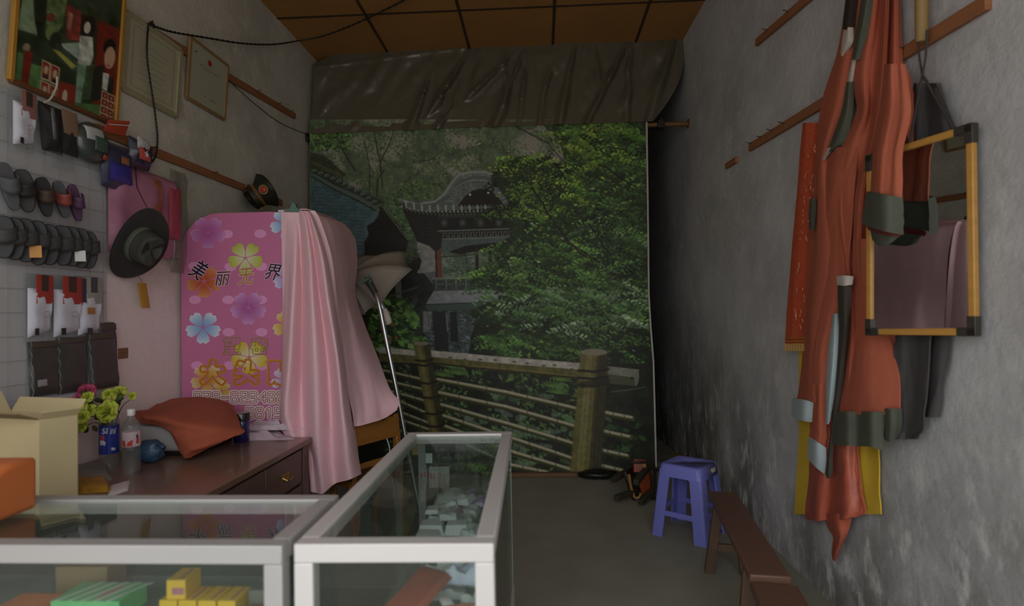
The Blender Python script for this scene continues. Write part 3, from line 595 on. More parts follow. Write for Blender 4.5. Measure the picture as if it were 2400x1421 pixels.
        for f in ((.14, .2, .26) if w0 > 50 else (.17, .22, .42, .58, .76, .9)):
            x, y = A + (B - A) * f; w = (w0 + (w1 - w0) * f) / 2 + 3; c.stroke([(x - w, y + 3), (x, y + 6), (x + w, y)], 6 if w0 > 50 else 5, (28, 25, 18), .9)
    c.stroke([(1372, 900), (1430, 892)], 16, (34, 32, 24), .8)
    # soften as a cheap large print
    a = c.a; b = a.copy()
    b[1:-1, 1:-1] = a[1:-1, 1:-1] * .6 + (a[:-2, 1:-1] + a[2:, 1:-1] + a[1:-1, :-2] + a[1:-1, 2:]) * .1
    c.a = b; c.a += (n3[..., None] - .5) * 8; c.gain = 2.35
    return c
M_PRINT = vcol_mat('backdrop_print', rough=0.55, spec=0.35)
BDY = 5.2
def edge_r(py): return float(np.interp(py, (280, 500, 690, 760, 850, 1095, 1110), (1513, 1516, 1518, 1522, 1529, 1535.5, 1536)))
def bd_place(u, v):
    py = 280 + 832 * v; px = 725 + (edge_r(py) - 725) * u
    p = aty(px, py, BDY); p[1] += 0.012 * math.sin(u * 17 + v * 2) * (0.3 + v) + 0.02 * math.sin(u * 5.0 + 1) * v; return p
bd0 = aty(1130, 1108, BDY)
backdrop = printed('photo_backdrop', paint_garden(), bd_place, M_PRINT, None, bd0)
tag(backdrop, 'large cloth photo backdrop printed with a garden pavilion, maple leaves and a bamboo fence', 'backdrop')
M_HEM = mat('hem_tape', (196, 190, 182), rough=0.7)
mb = MB(); pts = [aty(edge_r(y) + 2.5, y, BDY - .004) for y in (282, 400, 500, 600, 690, 760, 850, 950, 1040, 1095)]
mb.tube(pts, 0.009, 8); o = mb.build('hem', M_HEM, backdrop); o['label'] = 'pale rolled hem'
M_POLE = mat('varnished_pole', (120, 84, 48), rough=0.45, noise=.3, stretch=(1, 1, 1)); M_BLK = mat('black_plastic', (34, 33, 31), rough=0.45)
pole = thing('backdrop_pole', 'brown wooden pole with a black clamp above the garden backdrop, ending near the right wall', 'pole', aty(1520, 293, BDY + .03))
mb = MB(); a, b = aty(735, 318, BDY + .03), aty(1612, 290, BDY + .03); mb.tube([a, b], 0.022, 14); mb.build('rod', M_POLE, pole)
mb = MB(); e = aty(1612, 290, BDY + .03); mb.tube([e, e + np.array([.012, 0, 0])], 0.042, 14); mb.build('end_cap', M_POLE, pole)
mb = MB(); e = aty(1547, 293, BDY + .03); mb.box((e[0] - .03, BDY - .01, e[2] - .035), (e[0] + .035, BDY + .07, e[2] + .035)); mb.box((e[0] - .012, BDY - .03, e[2] + .03), (e[0] + .015, BDY + .25, e[2] + .05)); mb.build('clamp', M_BLK, pole, bevel=.006)
mb = MB(); e = aty(721, 322, BDY + .02); mb.box((e[0] - .02, BDY - .0, e[2] - .04), (e[0] + .012, BDY + .06, e[2] + .035)); mb.build('bracket', M_BLK, pole, bevel=.006)

# ---------------------------------------------------------------- crinkled plastic sheet over the backdrop
M_TARP = mat('brown_plastic', (100, 94, 78), rough=0.34, noise=.15, scale=6, bump=.4, bscale=11, spec=.8)
FOLD = [(1236, 96, 1158, 9), (1236, 96, 1215, 7), (1236, 96, 1020, 5), (1110, 104, 985, 9), (1110, 104, 1040, 5), (1478, 84, 1372, 10), (1478, 84, 1470, 6), (1350, 90, 1310, 7), (1582, 84, 1512, 6), (1582, 84, 1525, 5), (1582, 84, 1545, 5), (1010, 170, 965, 9), (1040, 190, 1025, 8), (1390, 88, 1420, 4), (1180, 100, 1190, 5), (1290, 150, 1260, 5)]
def tarp_mesh():
    nr, nc = 60, 240; P = []
    for i in range(nr):
        v = i / (nr - 1); row = []
        for j in range(nc):
            u = j / (nc - 1)
            xt, yt = np.interp(u, (0, .1, .42, .62, .96, 1), (735, 790, 1096, 1296, 1585, 1604)), np.interp(u, (0, .1, .42, .62, .96, 1), (152, 118, 98, 91, 80, 84))
            xb, yb = np.interp(u, (0, .5, 1), (729, 1128, 1532)), np.interp(u, (0, .5, 1), (314, 298, 284))
            bow = 26 * u ** 12 * math.sin(PI * v)
            px, py = xt + (xb - xt) * v + bow, yt + (yb - yt) * v
            d = 0.0
            for fx, fy, bx, s in FOLD:
                t = (py - fy) / (298 - fy)
                if t <= 0: continue
                lx = fx + (bx - fx) * t; w = 4 + 9 * min(1, t); k = (px - lx) / w
                d += s * .0088 * math.exp(-k * k) * min(1, t * 3) - s * .006 * math.exp(-((px - lx - 2.1 * w) / (1.3 * w)) ** 2) * min(1, t * 3)
            d += .06 * (vnoise((px + py * .6) / 24, py / 60, 4) - .5) + .012 * (vnoise(px / 10, py / 16, 8) - .5)
            if u < .42: d += .012 * math.exp(-((py - (158 - (px - 735) * .13)) / 3.5) ** 2)
            y = 5.36 - .16 * v ** .8 - d
            row.append(aty(px, py, min(y, 5.378 - .19 * v)))
        P.append(row)
    return P
P = tarp_mesh(); mb = MB(); mb.shell(P, [[(0, -1, 0)] * len(P[0])] * len(P), .002)
tag(mb.build('plastic_sheet', M_TARP, smooth=60), 'crinkled brown plastic sheet pinned below the ceiling above the garden backdrop', 'plastic sheet')
# things on the floor by the backdrop
M_PLANK = mat('raw_plank', (120, 92, 62), rough=.75, noise=.3, stretch=(1, 8, 8))
a, b = atz(1150, 1113, .02), atz(1356, 1112, .02)
mb = MB(); mb.bar(a, b, .05, .035); tag(mb.build('wood_plank', M_PLANK, bevel=.003), 'thin wooden plank lying along the bottom edge of the garden backdrop', 'plank')
M_BAG = mat('black_bag', (24, 23, 22), rough=.4, bump=.6, bscale=24)
c = atz(1400, 1118, .0); c[1] -= .06; mb = MB(); Pp = []
for i in range(15):
    th = PI * i / 14; Pp.append([(c[0] + (.12 + .09 * vnoise(j % 28 * .8, i * .6, 3)) * math.sin(th) * math.cos(2 * PI * j / 28), c[1] + .08 * math.sin(th) * math.sin(2 * PI * j / 28), .042 - .042 * math.cos(th) * (.7 + .7 * vnoise(j % 28 * .9, i * .8, 9) * math.sin(th))) for j in range(29)])
mb.grid(Pp); tag(mb.build('plastic_bag', M_BAG, smooth=80), 'crumpled black plastic bag on the floor under the backdrop fence post', 'bag')

# ================================================================ right wall
M_BAT = mat('batten_wood', (150, 98, 62), rough=.7, noise=.25, scale=5, stretch=(1, .4, 6)); M_NAIL = mat('nail_steel', (70, 68, 64), rough=.4, metal=.8)
def batten(name, label, a, b, w, nails, nrm, cat='wall batten', th=.022, grp=None):
    a, b = np.array(a), np.array(b); t = thing(name, label, cat, (a + b) / 2, grp)
    mb = MB(); mb.bar(a + nrm * th / 2, b + nrm * th / 2, th, w, up=(0, 0, 1)); mb.build('board', M_BAT, t, bevel=.003)
    for f in nails:
        p = a + (b - a) * f + np.array([0, 0, w * .2]); mb = MB(); mb.tube([p + nrm * .015, p + nrm * .055 + np.array([0, 0, .012])], .0025, 6); mb.build('nail', M_NAIL, t)
    return t
G_R = None
u0, u1 = rw(1778, 100), rw(1890, 4); d = (u1 - u0) / (u1[1] - u0[1]); u2 = u0 + d * (2.1 - u0[1])
batten('wall_batten', 'brown wooden batten high on the right wall, running up out of the frame', u0, u2, .045, (.12, .3), NR)
m0, m1 = rw(1762, 346), rw(2326, 3)
batten('wall_batten', 'long brown wooden batten on the right wall passing behind the orange robe', m0, m1, .05, (.03, .11, .19, .27, .8), NR)
s0, s1 = rw(1706, 390), rw(1731, 374)
batten('wall_batten', 'short brown batten stub on the right wall beyond the long batten', s0, s1, .04, (), NR)

M_RED = mat('orange_robe_cloth', (180, 96, 70), rough=.85, noise=.1, scale=30, bump=.12, bscale=260)
M_RED2 = mat('orange_satin', (180, 92, 68), rough=.42, noise=.2, scale=18, bump=.1, bscale=60, spec=.6)
M_GRN = mat('grey_green_trim', (84, 88, 74), rough=.85, noise=.18, scale=20, bump=.1, bscale=160)
M_PALE = mat('pale_blue_trim', (176, 192, 194), rough=.8, noise=.08)
M_WHT = mat('white_lining', (200, 190, 180), rough=.8, noise=.08)
M_DARK = mat('charcoal_cloth', (72, 70, 70), rough=.85, noise=.15, scale=15)
M_DARK2 = mat('dark_brown_lining', (52, 40, 32), rough=.85)
M_YEL = mat('yellow_cloth', (222, 186, 56), rough=.8, noise=.12)
M_BROC = mat('orange_brocade', (190, 82, 52), rough=.55, noise=.45, scale=70)
M_GOLD = mat('gold_braid', (184, 138, 64), rough=.45, noise=.3, scale=60)
def rwc(ctrl, nr, nc, t=.006, wr=0.0, ws=6, seed=0): return cloth(ctrl, rw, nr, nc, t, wr, ws, seed, NR)
def flat2(rows, off, cols=5, fold=0.0, nf=2, ph=0.0):
    """rows of (py, left px, right px) to a control net with folds"""
    out = []
    for py, a, b in rows:
        out.append([(a + (b - a) * k / (cols - 1), py, off + fold * math.sin(ph + nf * 2 * PI * k / (cols - 1))) for k in range(cols)])
    return out
# charcoal garment behind the mirror
t = thing('dark_garment', 'charcoal grey garment hanging behind the wood-framed mirror', 'garment', rw(2150, 1030, .02))
rwc(flat2([(195, 2138, 2200), (330, 2122, 2238), (520, 2105, 2240), (700, 2102, 2236), (830, 2100, 2222), (900, 2098, 2212), (978, 2096, 2200)], .03, 7, .012, 1.5), 40, 30, .006, .01).build('back_panel', M_DARK, t)
rwc(flat2([(780, 2096, 2180), (900, 2092, 2172), (1000, 2088, 2162), (1030, 2094, 2148)], .055, 7, .01, 1, 1), 24, 20, .006, .008).build('front_panel', M_DARK, t)
# yellow cloth lowest
t = thing('yellow_cloth', 'yellow cloth hanging against the right wall under the orange robe', 'cloth', rw(1960, 1208, .02))
rwc(flat2([(360, 1888, 2010), (640, 1872, 2040), (985, 1872, 2056), (1120, 1867, 2060), (1206, 1862, 2064)], .025, 9, .008, 2), 40, 36, .005, .006).build('panel', M_YEL, t)
# brocade sash
t = thing('brocade_sash', 'orange brocade sash with gold fringe hanging left of the orange robe', 'sash', rw(1862, 822, .05))
rwc(flat2([(288, 1880, 1922), (420, 1870, 1914), (600, 1854, 1906), (720, 1845, 1898), (806, 1840, 1888)], .055, 5, .006, 1), 40, 12, .006, .004).build('band', M_BROC, t)
mb = MB(); 
for k in range(16):
    x = 1839 + 47 * k / 15; mb.tube([rw(x, 805, .058), rw(x - 1, 823, .058 + .004 * (k % 2))], .003, 5)
mb.build('fringe', M_GOLD, t)
for yk in (793, 801):
    mb = MB(); mb.tube([rw(1840, yk, .066), rw(1864, yk - 1, .068), rw(1889, yk - 1, .064)], .003, 6); mb.build('braid', M_GOLD, t)
mb = MB()
R9 = random.Random(4)
for k in range(46):
    v = R9.random(); py = 330 + 450 * v; a = np.interp(py, (288, 420, 600, 806), (1880, 1870, 1854, 1840)); x = a + 5 + (12 if k % 2 else 26) * (1 + .3 * R9.random()); p = rw(x, py, .066); q = rw(x + R9.uniform(-3, 3), py + R9.uniform(4, 11), .066); mb.tube([p, q], .0022, 5)
mb.build('pattern_thread', mat('pale_thread', (206, 134, 106), rough=.5), t)
# orange satin cloth with a pointed tail
t = thing('satin_cloth', 'shiny orange satin cloth with a pointed tail hanging lowest on the right wall', 'cloth', rw(1956, 1316, .04))
rwc([[(1900, 960, .05), (1925, 960, .07), (1950, 960, .05), (1975, 960, .075), (2000, 960, .05), (2010, 960, .045)],
     [(1896, 1090, .05), (1925, 1090, .075), (1950, 1090, .05), (1978, 1090, .085), (2004, 1090, .05), (2012, 1090, .045)],
     [(1888, 1206, .045), (1915, 1212, .08), (1945, 1206, .05), (1978, 1204, .09), (2010, 1200, .055), (2026, 1196, .045)],
     [(1890, 1214, .045), (1915, 1216, .08), (1942, 1216, .05), (1975, 1218, .09), (2000, 1212, .055), (2020, 1203, .045)]], 40, 44, .005, .01, 8).build('panel', M_RED2, t)
rwc([[(1932, 1205, .05), (1960, 1205, .085), (1996, 1202, .05)], [(1938, 1235, .05), (1962, 1235, .08), (1988, 1235, .05)], [(1952, 1262, .05), (1968, 1262, .075), (1982, 1258, .05)], [(1949, 1296, .05), (1959, 1298, .065), (1970, 1282, .05)], [(1951, 1312, .05), (1956, 1316, .055), (1960, 1306, .05)]], 26, 14, .005, .006, 8).build('tail', M_RED2, t)

# the large orange robe
robe = thing('robe', 'large orange robe with grey-green cuffs and lapels hanging on the right wall', 'robe', rw(2000, 1100, .05))
# left front panel and sleeve
rwc([[(1990, -70, .06), (2010, -70, .075), (2025, -70, .06)],
     [(1966, 105, .06), (1982, 105, .085), (2004, 105, .06)],
     [(1927, 235, .055), (1955, 235, .09), (1984, 235, .06)],
     [(1910, 370, .055), (1925, 370, .09), (1944, 370, .06)],
     [(1902, 470, .055), (1925, 470, .095), (1955, 470, .07)],
     [(1893, 612, .055), (1925, 612, .1), (1970, 612, .075)],
     [(1889, 720, .055), (1912, 720, .1), (1966, 720, .07)],
     [(1881, 830, .055), (1905, 830, .1), (1936, 830, .065)],
     [(1874, 900, .055), (1902, 900, .1), (1934, 900, .065)],
     [(1868, 938, .055), (1906, 942, .1), (1934, 960, .065)]], 90, 22, .007, .004, 4, 2).build('left_panel', M_RED, robe)
rwc([[(1906, 900, .09), (1920, 900, .105), (1936, 900, .08)], [(1902, 985, .085), (1918, 990, .105), (1935, 1000, .08)], [(1896, 1028, .085), (1914, 1040, .105), (1932, 1052, .08)]], 20, 12, .006, .006).build('left_under_panel', M_RED, robe)
o = rwc([[(1858, 934, .06), (1882, 937, .105), (1906, 944, .09)], [(1855, 960, .06), (1880, 964, .11), (1904, 970, .09)], [(1854, 976, .06), (1878, 986, .105), (1902, 990, .088)]], 12, 12, .008).build('left_cuff', M_PALE, robe); o['label'] = 'pale blue cuff'
o = rwc([[(1896, 1024, .09), (1913, 1036, .115), (1933, 1050, .09)], [(1893, 1048, .09), (1912, 1068, .115), (1933, 1082, .09)], [(1893, 1074, .09), (1910, 1094, .11), (1930, 1110, .09)]], 12, 10, .007).build('left_hem_band', M_PALE, robe); o['label'] = 'pale blue hem band'
# main front
fr = []
for py, xs in ((-70, (2040, 2055, 2068, 2080, 2088, 2098, 2104)), (60, (2020, 2040, 2058, 2076, 2082, 2096, 2108)), (170, (1986, 2020, 2048, 2070, 2076, 2094, 2112)), (260, (2008, 2026, 2040, 2060, 2068, 2094, 2114)),
               (350, (1950, 1990, 2026, 2040, 2054, 2082, 2112)), (470, (1922, 1968, 1990, 2014, 2034, 2070, 2104)), (620, (1968, 1984, 1996, 2012, 2030, 2060, 2100)), (760, (1990, 1998, 2006, 2020, 2040, 2070, 2100)), (880, (1970, 1990, 2008, 2028, 2050, 2076, 2106)), (975, (1956, 1984, 2008, 2036, 2062, 2082, 2108))):
    dz = (.065, .095, .06, .085, .04, .06, .035); fr.append([(x, py, d * (1.0 if py < 700 else 1.0)) for x, d in zip(xs, dz)])
rwc(fr, 110, 70, .007, .004, 4, 9).build('front_panel', M_RED, robe)
rwc([[(1944, 345, .07), (1970, 345, .095), (2010, 345, .08)], [(1926, 430, .07), (1955, 430, .1), (2000, 430, .08)], [(1905, 560, .07), (1940, 560, .09), (1990, 560, .09)], [(1905, 700, .07), (1935, 700, .1), (1975, 700, .09)], [(1890, 820, .07), (1915, 820, .105), (1945, 820, .085)], [(1880, 900, .07), (1912, 900, .105), (1938, 900, .085)]], 60, 26, .006, .005, 4, 14).build('inner_panel', M_RED, robe)
rwc([[(2000, 560, .075), (2025, 560, .09), (2050, 560, .05)], [(1995, 760, .075), (2030, 760, .09), (2080, 760, .05)], [(1975, 880, .08), (2030, 880, .11), (2105, 880, .07)], [(1957, 972, .085), (2030, 972, .12), (2108, 972, .08)]], 40, 30, .006, .004, 4, 19).build('front_skirt', M_RED, robe)
# hem bands
o = rwc([[(1957, 965, .105), (1985, 965, .135), (2010, 965, .11), (2040, 965, .14), (2067, 965, .11)], [(1955, 1010, .105), (1985, 1012, .135), (2010, 1010, .11), (2040, 1010, .14), (2067, 1010, .11)], [(1953, 1042, .105), (1985, 1045, .135), (2010, 1046, .11), (2040, 1048, .14), (2066, 1056, .11)]], 16, 30, .008, .004).build('hem_band', M_GRN, robe); o['label'] = 'grey-green hem band'
o = rwc([[(2062, 958, .08), (2085, 958, .115), (2109, 958, .08)], [(2064, 1000, .08), (2086, 1000, .115), (2108, 1000, .08)], [(2068, 1026, .08), (2084, 1036, .11), (2100, 1024, .08)]], 14, 16, .008).build('hem_band', M_GRN, robe)
# lapels
o = rwc([[(2030, -70, .1), (2042, -70, .12), (2054, -70, .1)], [(2008, 60, .1), (2020, 60, .12), (2034, 60, .1)], [(1996, 140, .09), (2003, 140, .11), (2012, 140, .1)]], 24, 10, .006).build('lapel', M_GRN, robe)
o = rwc([[(1992, -70, .08), (2004, -70, .1), (2018, -70, .08)], [(1980, 10, .08), (1992, 10, .1), (2006, 10, .08)], [(1974, 68, .075), (1984, 70, .1), (2000, 66, .08)]], 18, 10, .006).build('collar', M_DARK2, robe); o['label'] = 'dark brown collar'
o = rwc([[(1978, 64, .085), (1987, 64, .1), (1998, 64, .085)], [(1974, 90, .085), (1985, 92, .1), (1997, 100, .085)], [(1970, 128, .085), (1973, 132, .09), (1977, 128, .085)]], 12, 8, .004).build('white_tag', M_WHT, robe)
o = rwc([[(1996, 140, .085), (1999, 140, .095), (2006, 140, .085)], [(1985, 195, .085), (1991, 195, .095), (1996, 195, .085)]], 8, 6, .004).build('white_lining', M_WHT, robe)
o = rwc([[(1984, 192, .085), (1990, 192, .1), (1998, 192, .085)], [(1972, 260, .085), (1983, 260, .105), (1996, 260, .085)], [(1948, 330, .085), (1960, 330, .105), (1982, 330, .085)], [(1938, 356, .085), (1945, 356, .1), (1956, 350, .085)]], 24, 10, .006).build('lapel', M_GRN, robe)
o = rwc([[(1938, 348, .09), (1946, 346, .1), (1954, 344, .09)], [(1926, 376, .085), (1929, 376, .095), (1934, 372, .085)]], 8, 6, .005).build('white_lining', M_WHT, robe)
o = rwc([[(1898, 466, .1), (1904, 464, .112), (1909, 470, .1)], [(1895, 500, .1), (1903, 500, .116), (1909, 502, .1)], [(1896, 536, .1), (1901, 542, .112), (1906, 536, .1)]], 14, 8, .008).build('toggle', M_GRN, robe); o['label'] = 'grey-green cloth toggle'
o = rwc([[(1960, 648, .12), (1978, 646, .135), (1996, 648, .12)], [(1962, 668, .12), (1978, 670, .135), (1993, 668, .12)]], 8, 8, .008).build('white_tab', M_WHT, robe)
o = rwc([[(1963, 664, .11), (1978, 664, .13), (1993, 664, .11)], [(1964, 720, .11), (1978, 720, .13), (1990, 720, .11)], [(1966, 780, .11), (1977, 780, .13), (1984, 780, .11)], [(1958, 900, .1), (1964, 900, .115), (1972, 900, .1)], [(1948, 1000, .1), (1951, 1000, .11), (1956, 1000, .1)], [(1940, 1060, .1), (1944, 1060, .11), (1950, 1060, .1)], [(1934, 1112, .1), (1940, 1122, .108), (1948, 1112, .1)]], 60, 10, .006).build('lapel', mat('dark_lapel', (70, 66, 58), rough=.85), robe)
o = rwc([[(1952, 735, .1), (1957, 735, .115), (1963, 735, .1)], [(1940, 830, .1), (1951, 830, .118), (1964, 830, .1)], [(1936, 900, .1), (1946, 900, .118), (1957, 900, .1)], [(1935, 995, .1), (1939, 995, .108), (1944, 985, .1)]], 36, 8, .005).build('trim_strip', M_PALE, robe); o['label'] = 'pale blue trim strip'
# right sleeve with turned cuff, in front of the mirror
def slv(rows, off): return [[(a + (b - a) * k / 6, py, off + .035 * math.sin(PI * k / 6) + .01 * math.sin(2.5 * PI * k / 6)) for k in range(7)] for py, a, b in rows]
rwc(slv([(150, 2072, 2118), (260, 2062, 2130), (350, 2046, 2112), (420, 2040, 2110), (470, 2036, 2109)], .14), 44, 30, .007, .004, 4, 3).build('right_sleeve', M_RED, robe)
o = rwc([[(x + (0 if k else 0), y, d) for k, (x, y, d) in enumerate(r)] for r in ([(2030, 449, .145), (2052, 452, .185), (2080, 458, .19), (2110, 464, .15)], [(2024, 490, .145), (2052, 494, .19), (2080, 498, .195), (2112, 500, .15)], [(2020, 526, .145), (2050, 536, .19), (2080, 544, .195), (2112, 550, .15)])], 18, 20, .009, .004).build('right_cuff', M_GRN, robe); o['label'] = 'grey-green turned cuff'
o = rwc([[(2024, 520, .14), (2052, 530, .17), (2084, 540, .17), (2111, 548, .145)], [(2032, 538, .14), (2056, 546, .17), (2084, 553, .17), (2108, 554, .145)]], 6, 18, .005).build('cuff_piping', mat('maroon_piping', (110, 44, 40), rough=.8), robe)
o = rwc([[(2034, 536, .135), (2056, 544, .16), (2084, 550, .16), (2106, 550, .145)], [(2044, 560, .135), (2060, 574, .16), (2082, 570, .16), (2102, 556, .145)], [(2052, 570, .135), (2064, 575, .155), (2080, 573, .155), (2096, 560, .145)]], 10, 18, .006).build('cuff_lining', M_GRN, robe)
rwc([[(2104, 160, .05), (2118, 158, .07), (2132, 190, .05)], [(2100, 230, .04), (2122, 230, .065), (2139, 240, .045)], [(2098, 330, .03), (2124, 330, .055), (2142, 335, .035)], [(2096, 420, .02), (2120, 420, .035), (2146, 420, .02)]], 24, 14, .006, .008).build('far_sleeve', M_RED, robe)
mb = MB(); hp = rw(2052, -60, .04); mb.tube([hp + np.array([0, 0, .06]), hp - NR * .02 + np.array([0, 0, .065]), hp - NR * .04 + np.array([0, 0, .06])], .004, 8); mb.build('hanging_loop', M_NAIL, robe)

# mirror in its wooden frame, hung by a strap
M_FRW = mat('honey_wood', (190, 140, 66), rough=.45, noise=.22, scale=4, stretch=(1, 1, 8), coat=.2); M_COR = mat('dark_corner', (58, 54, 48), rough=.4)
M_MIR = mat('silvered_glass', (205, 208, 208), rough=.015, metal=1.0, noise=0.0)
mirror = None
def build_mirror():
    PN = np.array([1.368, 1.95, 0]); ang = math.radians(MIR_ANG); dr = np.array([-math.sin(ang), math.cos(ang), 0]); nn = np.array([-math.cos(ang), -math.sin(ang), 0])
    def pm(px, py): return hit(px, py, PN, nn)
    tr, br = pm(2276, 300), pm(2283, 778); bl, tl = pm(2040, 778), pm(2040, 372)
    t = thing('mirror', 'wood-framed mirror hung by a dark strap on the right wall, partly behind an orange sleeve', 'mirror', (bl + br) / 2)
    w = .024; th = .02
    def bar_(a, b, n_): mb = MB(); mb.bar(a, b, th, w, up=np.cross(b - a, nn)); return mb.build(n_, M_FRW, t, bevel=.004)
    for a, b in ((tl, tr), (tr, br), (br, bl), (bl, tl)): bar_(a, b, 'frame_rail')
    for cpt, e1, e2 in ((tr, tl, br), (br, tr, bl), (bl, tl, br), (tl, tr, bl)):
        mb = MB()
        for e in (e1, e2):
            dd = (e - cpt) / np.linalg.norm(e - cpt); mb.bar(cpt - dd * .013, cpt + dd * .05, th + .005, w + .005, up=np.cross(dd, nn))
        mb.build('corner_bracket', M_COR, t, bevel=.002)
    mb = MB(); o_ = (tl + tr + br + bl) / 4; mb.prism([tl - nn * .004, tr - nn * .004, br - nn * .004, bl - nn * .004], nn * .005); mb.build('glass', M_MIR, t, smooth=0)
    mb = MB(); mb.prism([p - nn * .009 for p in (tl, tr, br, bl)], nn * .004); mb.build('backing', M_DARK2, t, smooth=0)
    # strap: peg, loop, two legs to the top rail
    peg = rw(2160, 100, .06); kn = rw(2162, 178, .07); e1 = pm(2130, 345); e2 = pm(2238, 308)
    ms = mat('strap_leather', (58, 52, 48), rough=.7)
    mb = MB(); mb.tube([rw(2152, 96, .062), rw(2155, 135, .066), kn], .0035, 6); mb.tube([rw(2172, 70, .062), rw(2170, 130, .066), kn], .0035, 6); mb.build('strap', ms, t)
    for e, ex in ((e1, -1), (e2, 1)):
        q = kn; mb = MB(); mb.tube(spline([q, q + (e - q) * .12 + np.array([0, 0, .004]), q + (e - q) * .5, e], 12), [.0035] + [.0045] * 11, 6); mb.build('strap', ms, t)
    mb = MB(); p1, p2 = rw(2222, 268, .055), pm(2236, 306); mb.bar(rw(2195, 205, .06), p2, .003, .022, up=(0, -1, 0.3)); mb.build('strap_pad', M_DARK, t)
MIR_ANG = 13.8
build_mirror()
t = thing('hanging_stick', 'light wooden stick end hanging over the batten above the mirror', 'stick', rw(2160, 100, .05))
mb = MB(); a, b = rw(2160, 98, .05), rw(2160, -60, .06); mb.tube([a, a + (b - a) * .04, b], [.017, .02, .022], 14); mb.build('stick', mat('pale_stick', (150, 122, 74), rough=.6, noise=.2, scale=4), t)

# ================================================================ blue plastic stool
M_BLUE = mat('blue_plastic', (120, 124, 204), rough=.42, noise=.08, scale=60, spec=.5)
def rr(w, r, n=5):
    out = []
    for cx, cy, a0 in ((w - r, w - r, 0), (-w + r, w - r, 90), (-w + r, -w + r, 180), (w - r, -w + r, 270)):
        for k in range(n + 1): a = math.radians(a0 + 90 * k / n); out.append((cx + r * math.cos(a), cy + r * math.sin(a)))
    return out
def stool(loc, rot):
    t = thing('plastic_stool', 'blue plastic stool standing by the right wall', 'stool', loc); H = .46; wt, wb = .135, .185
    T = Matrix.Rotation(rot, 4, 'Z')
    mb = MB(); mb.T = Matrix.Translation(loc) @ T
    prof = [(.02, H), (.115, H - .002), (.118, H - .0015), (.128, H - .001), (.136, H - .008), (.142, H - .03), (.151, H - .075), (.146, H - .075), (.136, H - .03), (.128, H - .012)]
    P = []
    for w, z in prof: r = rr(w, min(w * .9, .035)); P.append([(x, y, z) for x, y in r + r[:1]])
    mb.grid(P); mb.add([(x, y, H) for x, y in rr(.02, .018)], [tuple(range(24))]); mb.build('seat', M_BLUE, t, solid=.003)
    for sx, sy in ((1, 1), (-1, 1), (-1, -1), (1, -1)):
        mb = MB(); mb.T = Matrix.Translation(loc) @ T
        rows = []
        for k in range(9):
            z = (H - .035) * (1 - k / 8); w = .142 + (wb - .142) * (k / 8); s = .078 + .03 * max(0, 1 - k / 1.2) ** 2
            r = .016
            pts = [(w - s, w), (w - r, w)] + [(w - r + r * math.sin(a), w - r + r * math.cos(a)) for a in (.5, 1.07)] + [(w, w - r), (w, w - s)]
            inn = [(w - .012, w - s), (w - .014, w - .014), (w - s, w - .012)]
            rows.append([(x * sx, y * sy, z) for x, y in pts + inn + pts[:1]])
        mb.grid(rows); mb.add(rows[-1][:-1], [tuple(range(9))]); mb.add(rows[0][:-1], [tuple(range(9))]); mb.build('leg', M_BLUE, t, smooth=50)
    for k in range(4):
        a = k * PI / 2; z = .15; w = .142 + (wb - .142) * (1 - z / (H - .035)) - .01
        mb = MB(); mb.T = Matrix.Translation(loc) @ T @ Matrix.Rotation(a, 4, 'Z'); mb.box((w - .008, -w + .03, z - .017), (w + .006, w - .03, z + .017)); mb.build('stretcher', M_BLUE, t, bevel=.004)
    mb = MB(); mb.T = Matrix.Translation(loc) @ T; mb.box((.1395, .02, H - .052), (.151, .07, H - .026)); 
    o = mb.build('price_sticker', mat('cream_sticker', (190, 184, 150), rough=.6), t); o['label'] = 'cream price sticker'
    return t
lc = [atz(1543, 1257, 0), atz(1636, 1281, 0)]
STC = (lc[0] + lc[1]) / 2; dv = lc[1] - lc[0]; ang = math.atan2(dv[1], dv[0]); pv = np.array([-math.sin(ang), math.cos(ang), 0]); sc_ = STC + pv * .185
stool(Vector((sc_[0], sc_[1], 0)), ang + PI / 2 * 0 )

# ================================================================ long bench and a shorter one in front
M_BEN = mat('red_brown_bench', (104, 74, 58), rough=.5, noise=.25, scale=4, stretch=(1, .5, 1), bump=.05, bscale=20, coat=.15)
M_BENW = mat('worn_leg', (96, 74, 58), rough=.7, noise=.3, scale=8)
def bench(name, label, e0, e1, w, top, thick=.035, legs=True, legin=.16):
    e0, e1 = np.array(e0), np.array(e1); d = (e1 - e0); L = np.linalg.norm(d[:2]); d = d / np.linalg.norm(d); s = np.array([d[1], -d[0], 0]); s /= np.linalg.norm(s)
    t = thing(name, label, 'bench', ((e0 + e1) / 2) * np.array([1, 1, 0]))
    mb = MB(); mb.bar(e0 - np.array([0, 0, thick / 2]), e1 - np.array([0, 0, thick / 2]), w, thick); mb.build('seat', M_BEN, t, bevel=.006)
    for f, sg in ((legin / L, -1), (1 - legin / L, 1)):
        c = e0 + (e1 - e0) * f - np.array([0, 0, thick])
        for k in (-1, 1):
            foot = c + s * k * (w * .62) + d * sg * .06; foot[2] = 0.0
            mb = MB(); mb.bar(foot, c + s * k * w * .3, .05, .036, up=d); mb.build('leg', M_BENW, t, bevel=.004)
        z = .15; f1 = z / c[2]; a = c * f1 + (c + d * sg * .06) * (1 - f1); a[2] = z
        mb = MB(); mb.bar(a - s * w * .5, a + s * w * .5, .024, .04); mb.build('stretcher', M_BENW, t, bevel=.003)
    return t
BT = .42
f0, f1_ = atz(1692, 1152, BT), atz(1806, 1350, BT)
bench('wooden_bench', 'long narrow reddish-brown wooden bench beside the blue stool along the right wall', f0, f1_, .152, BT)
g0, g1 = atz(1813, 1368, BT - .015), atz(1880, 1500, BT - .015)
bench('wooden_bench', 'reddish-brown wooden bench in the lower right foreground, butted against the long bench', g0, g1, .17, BT - .015, legin=.08)

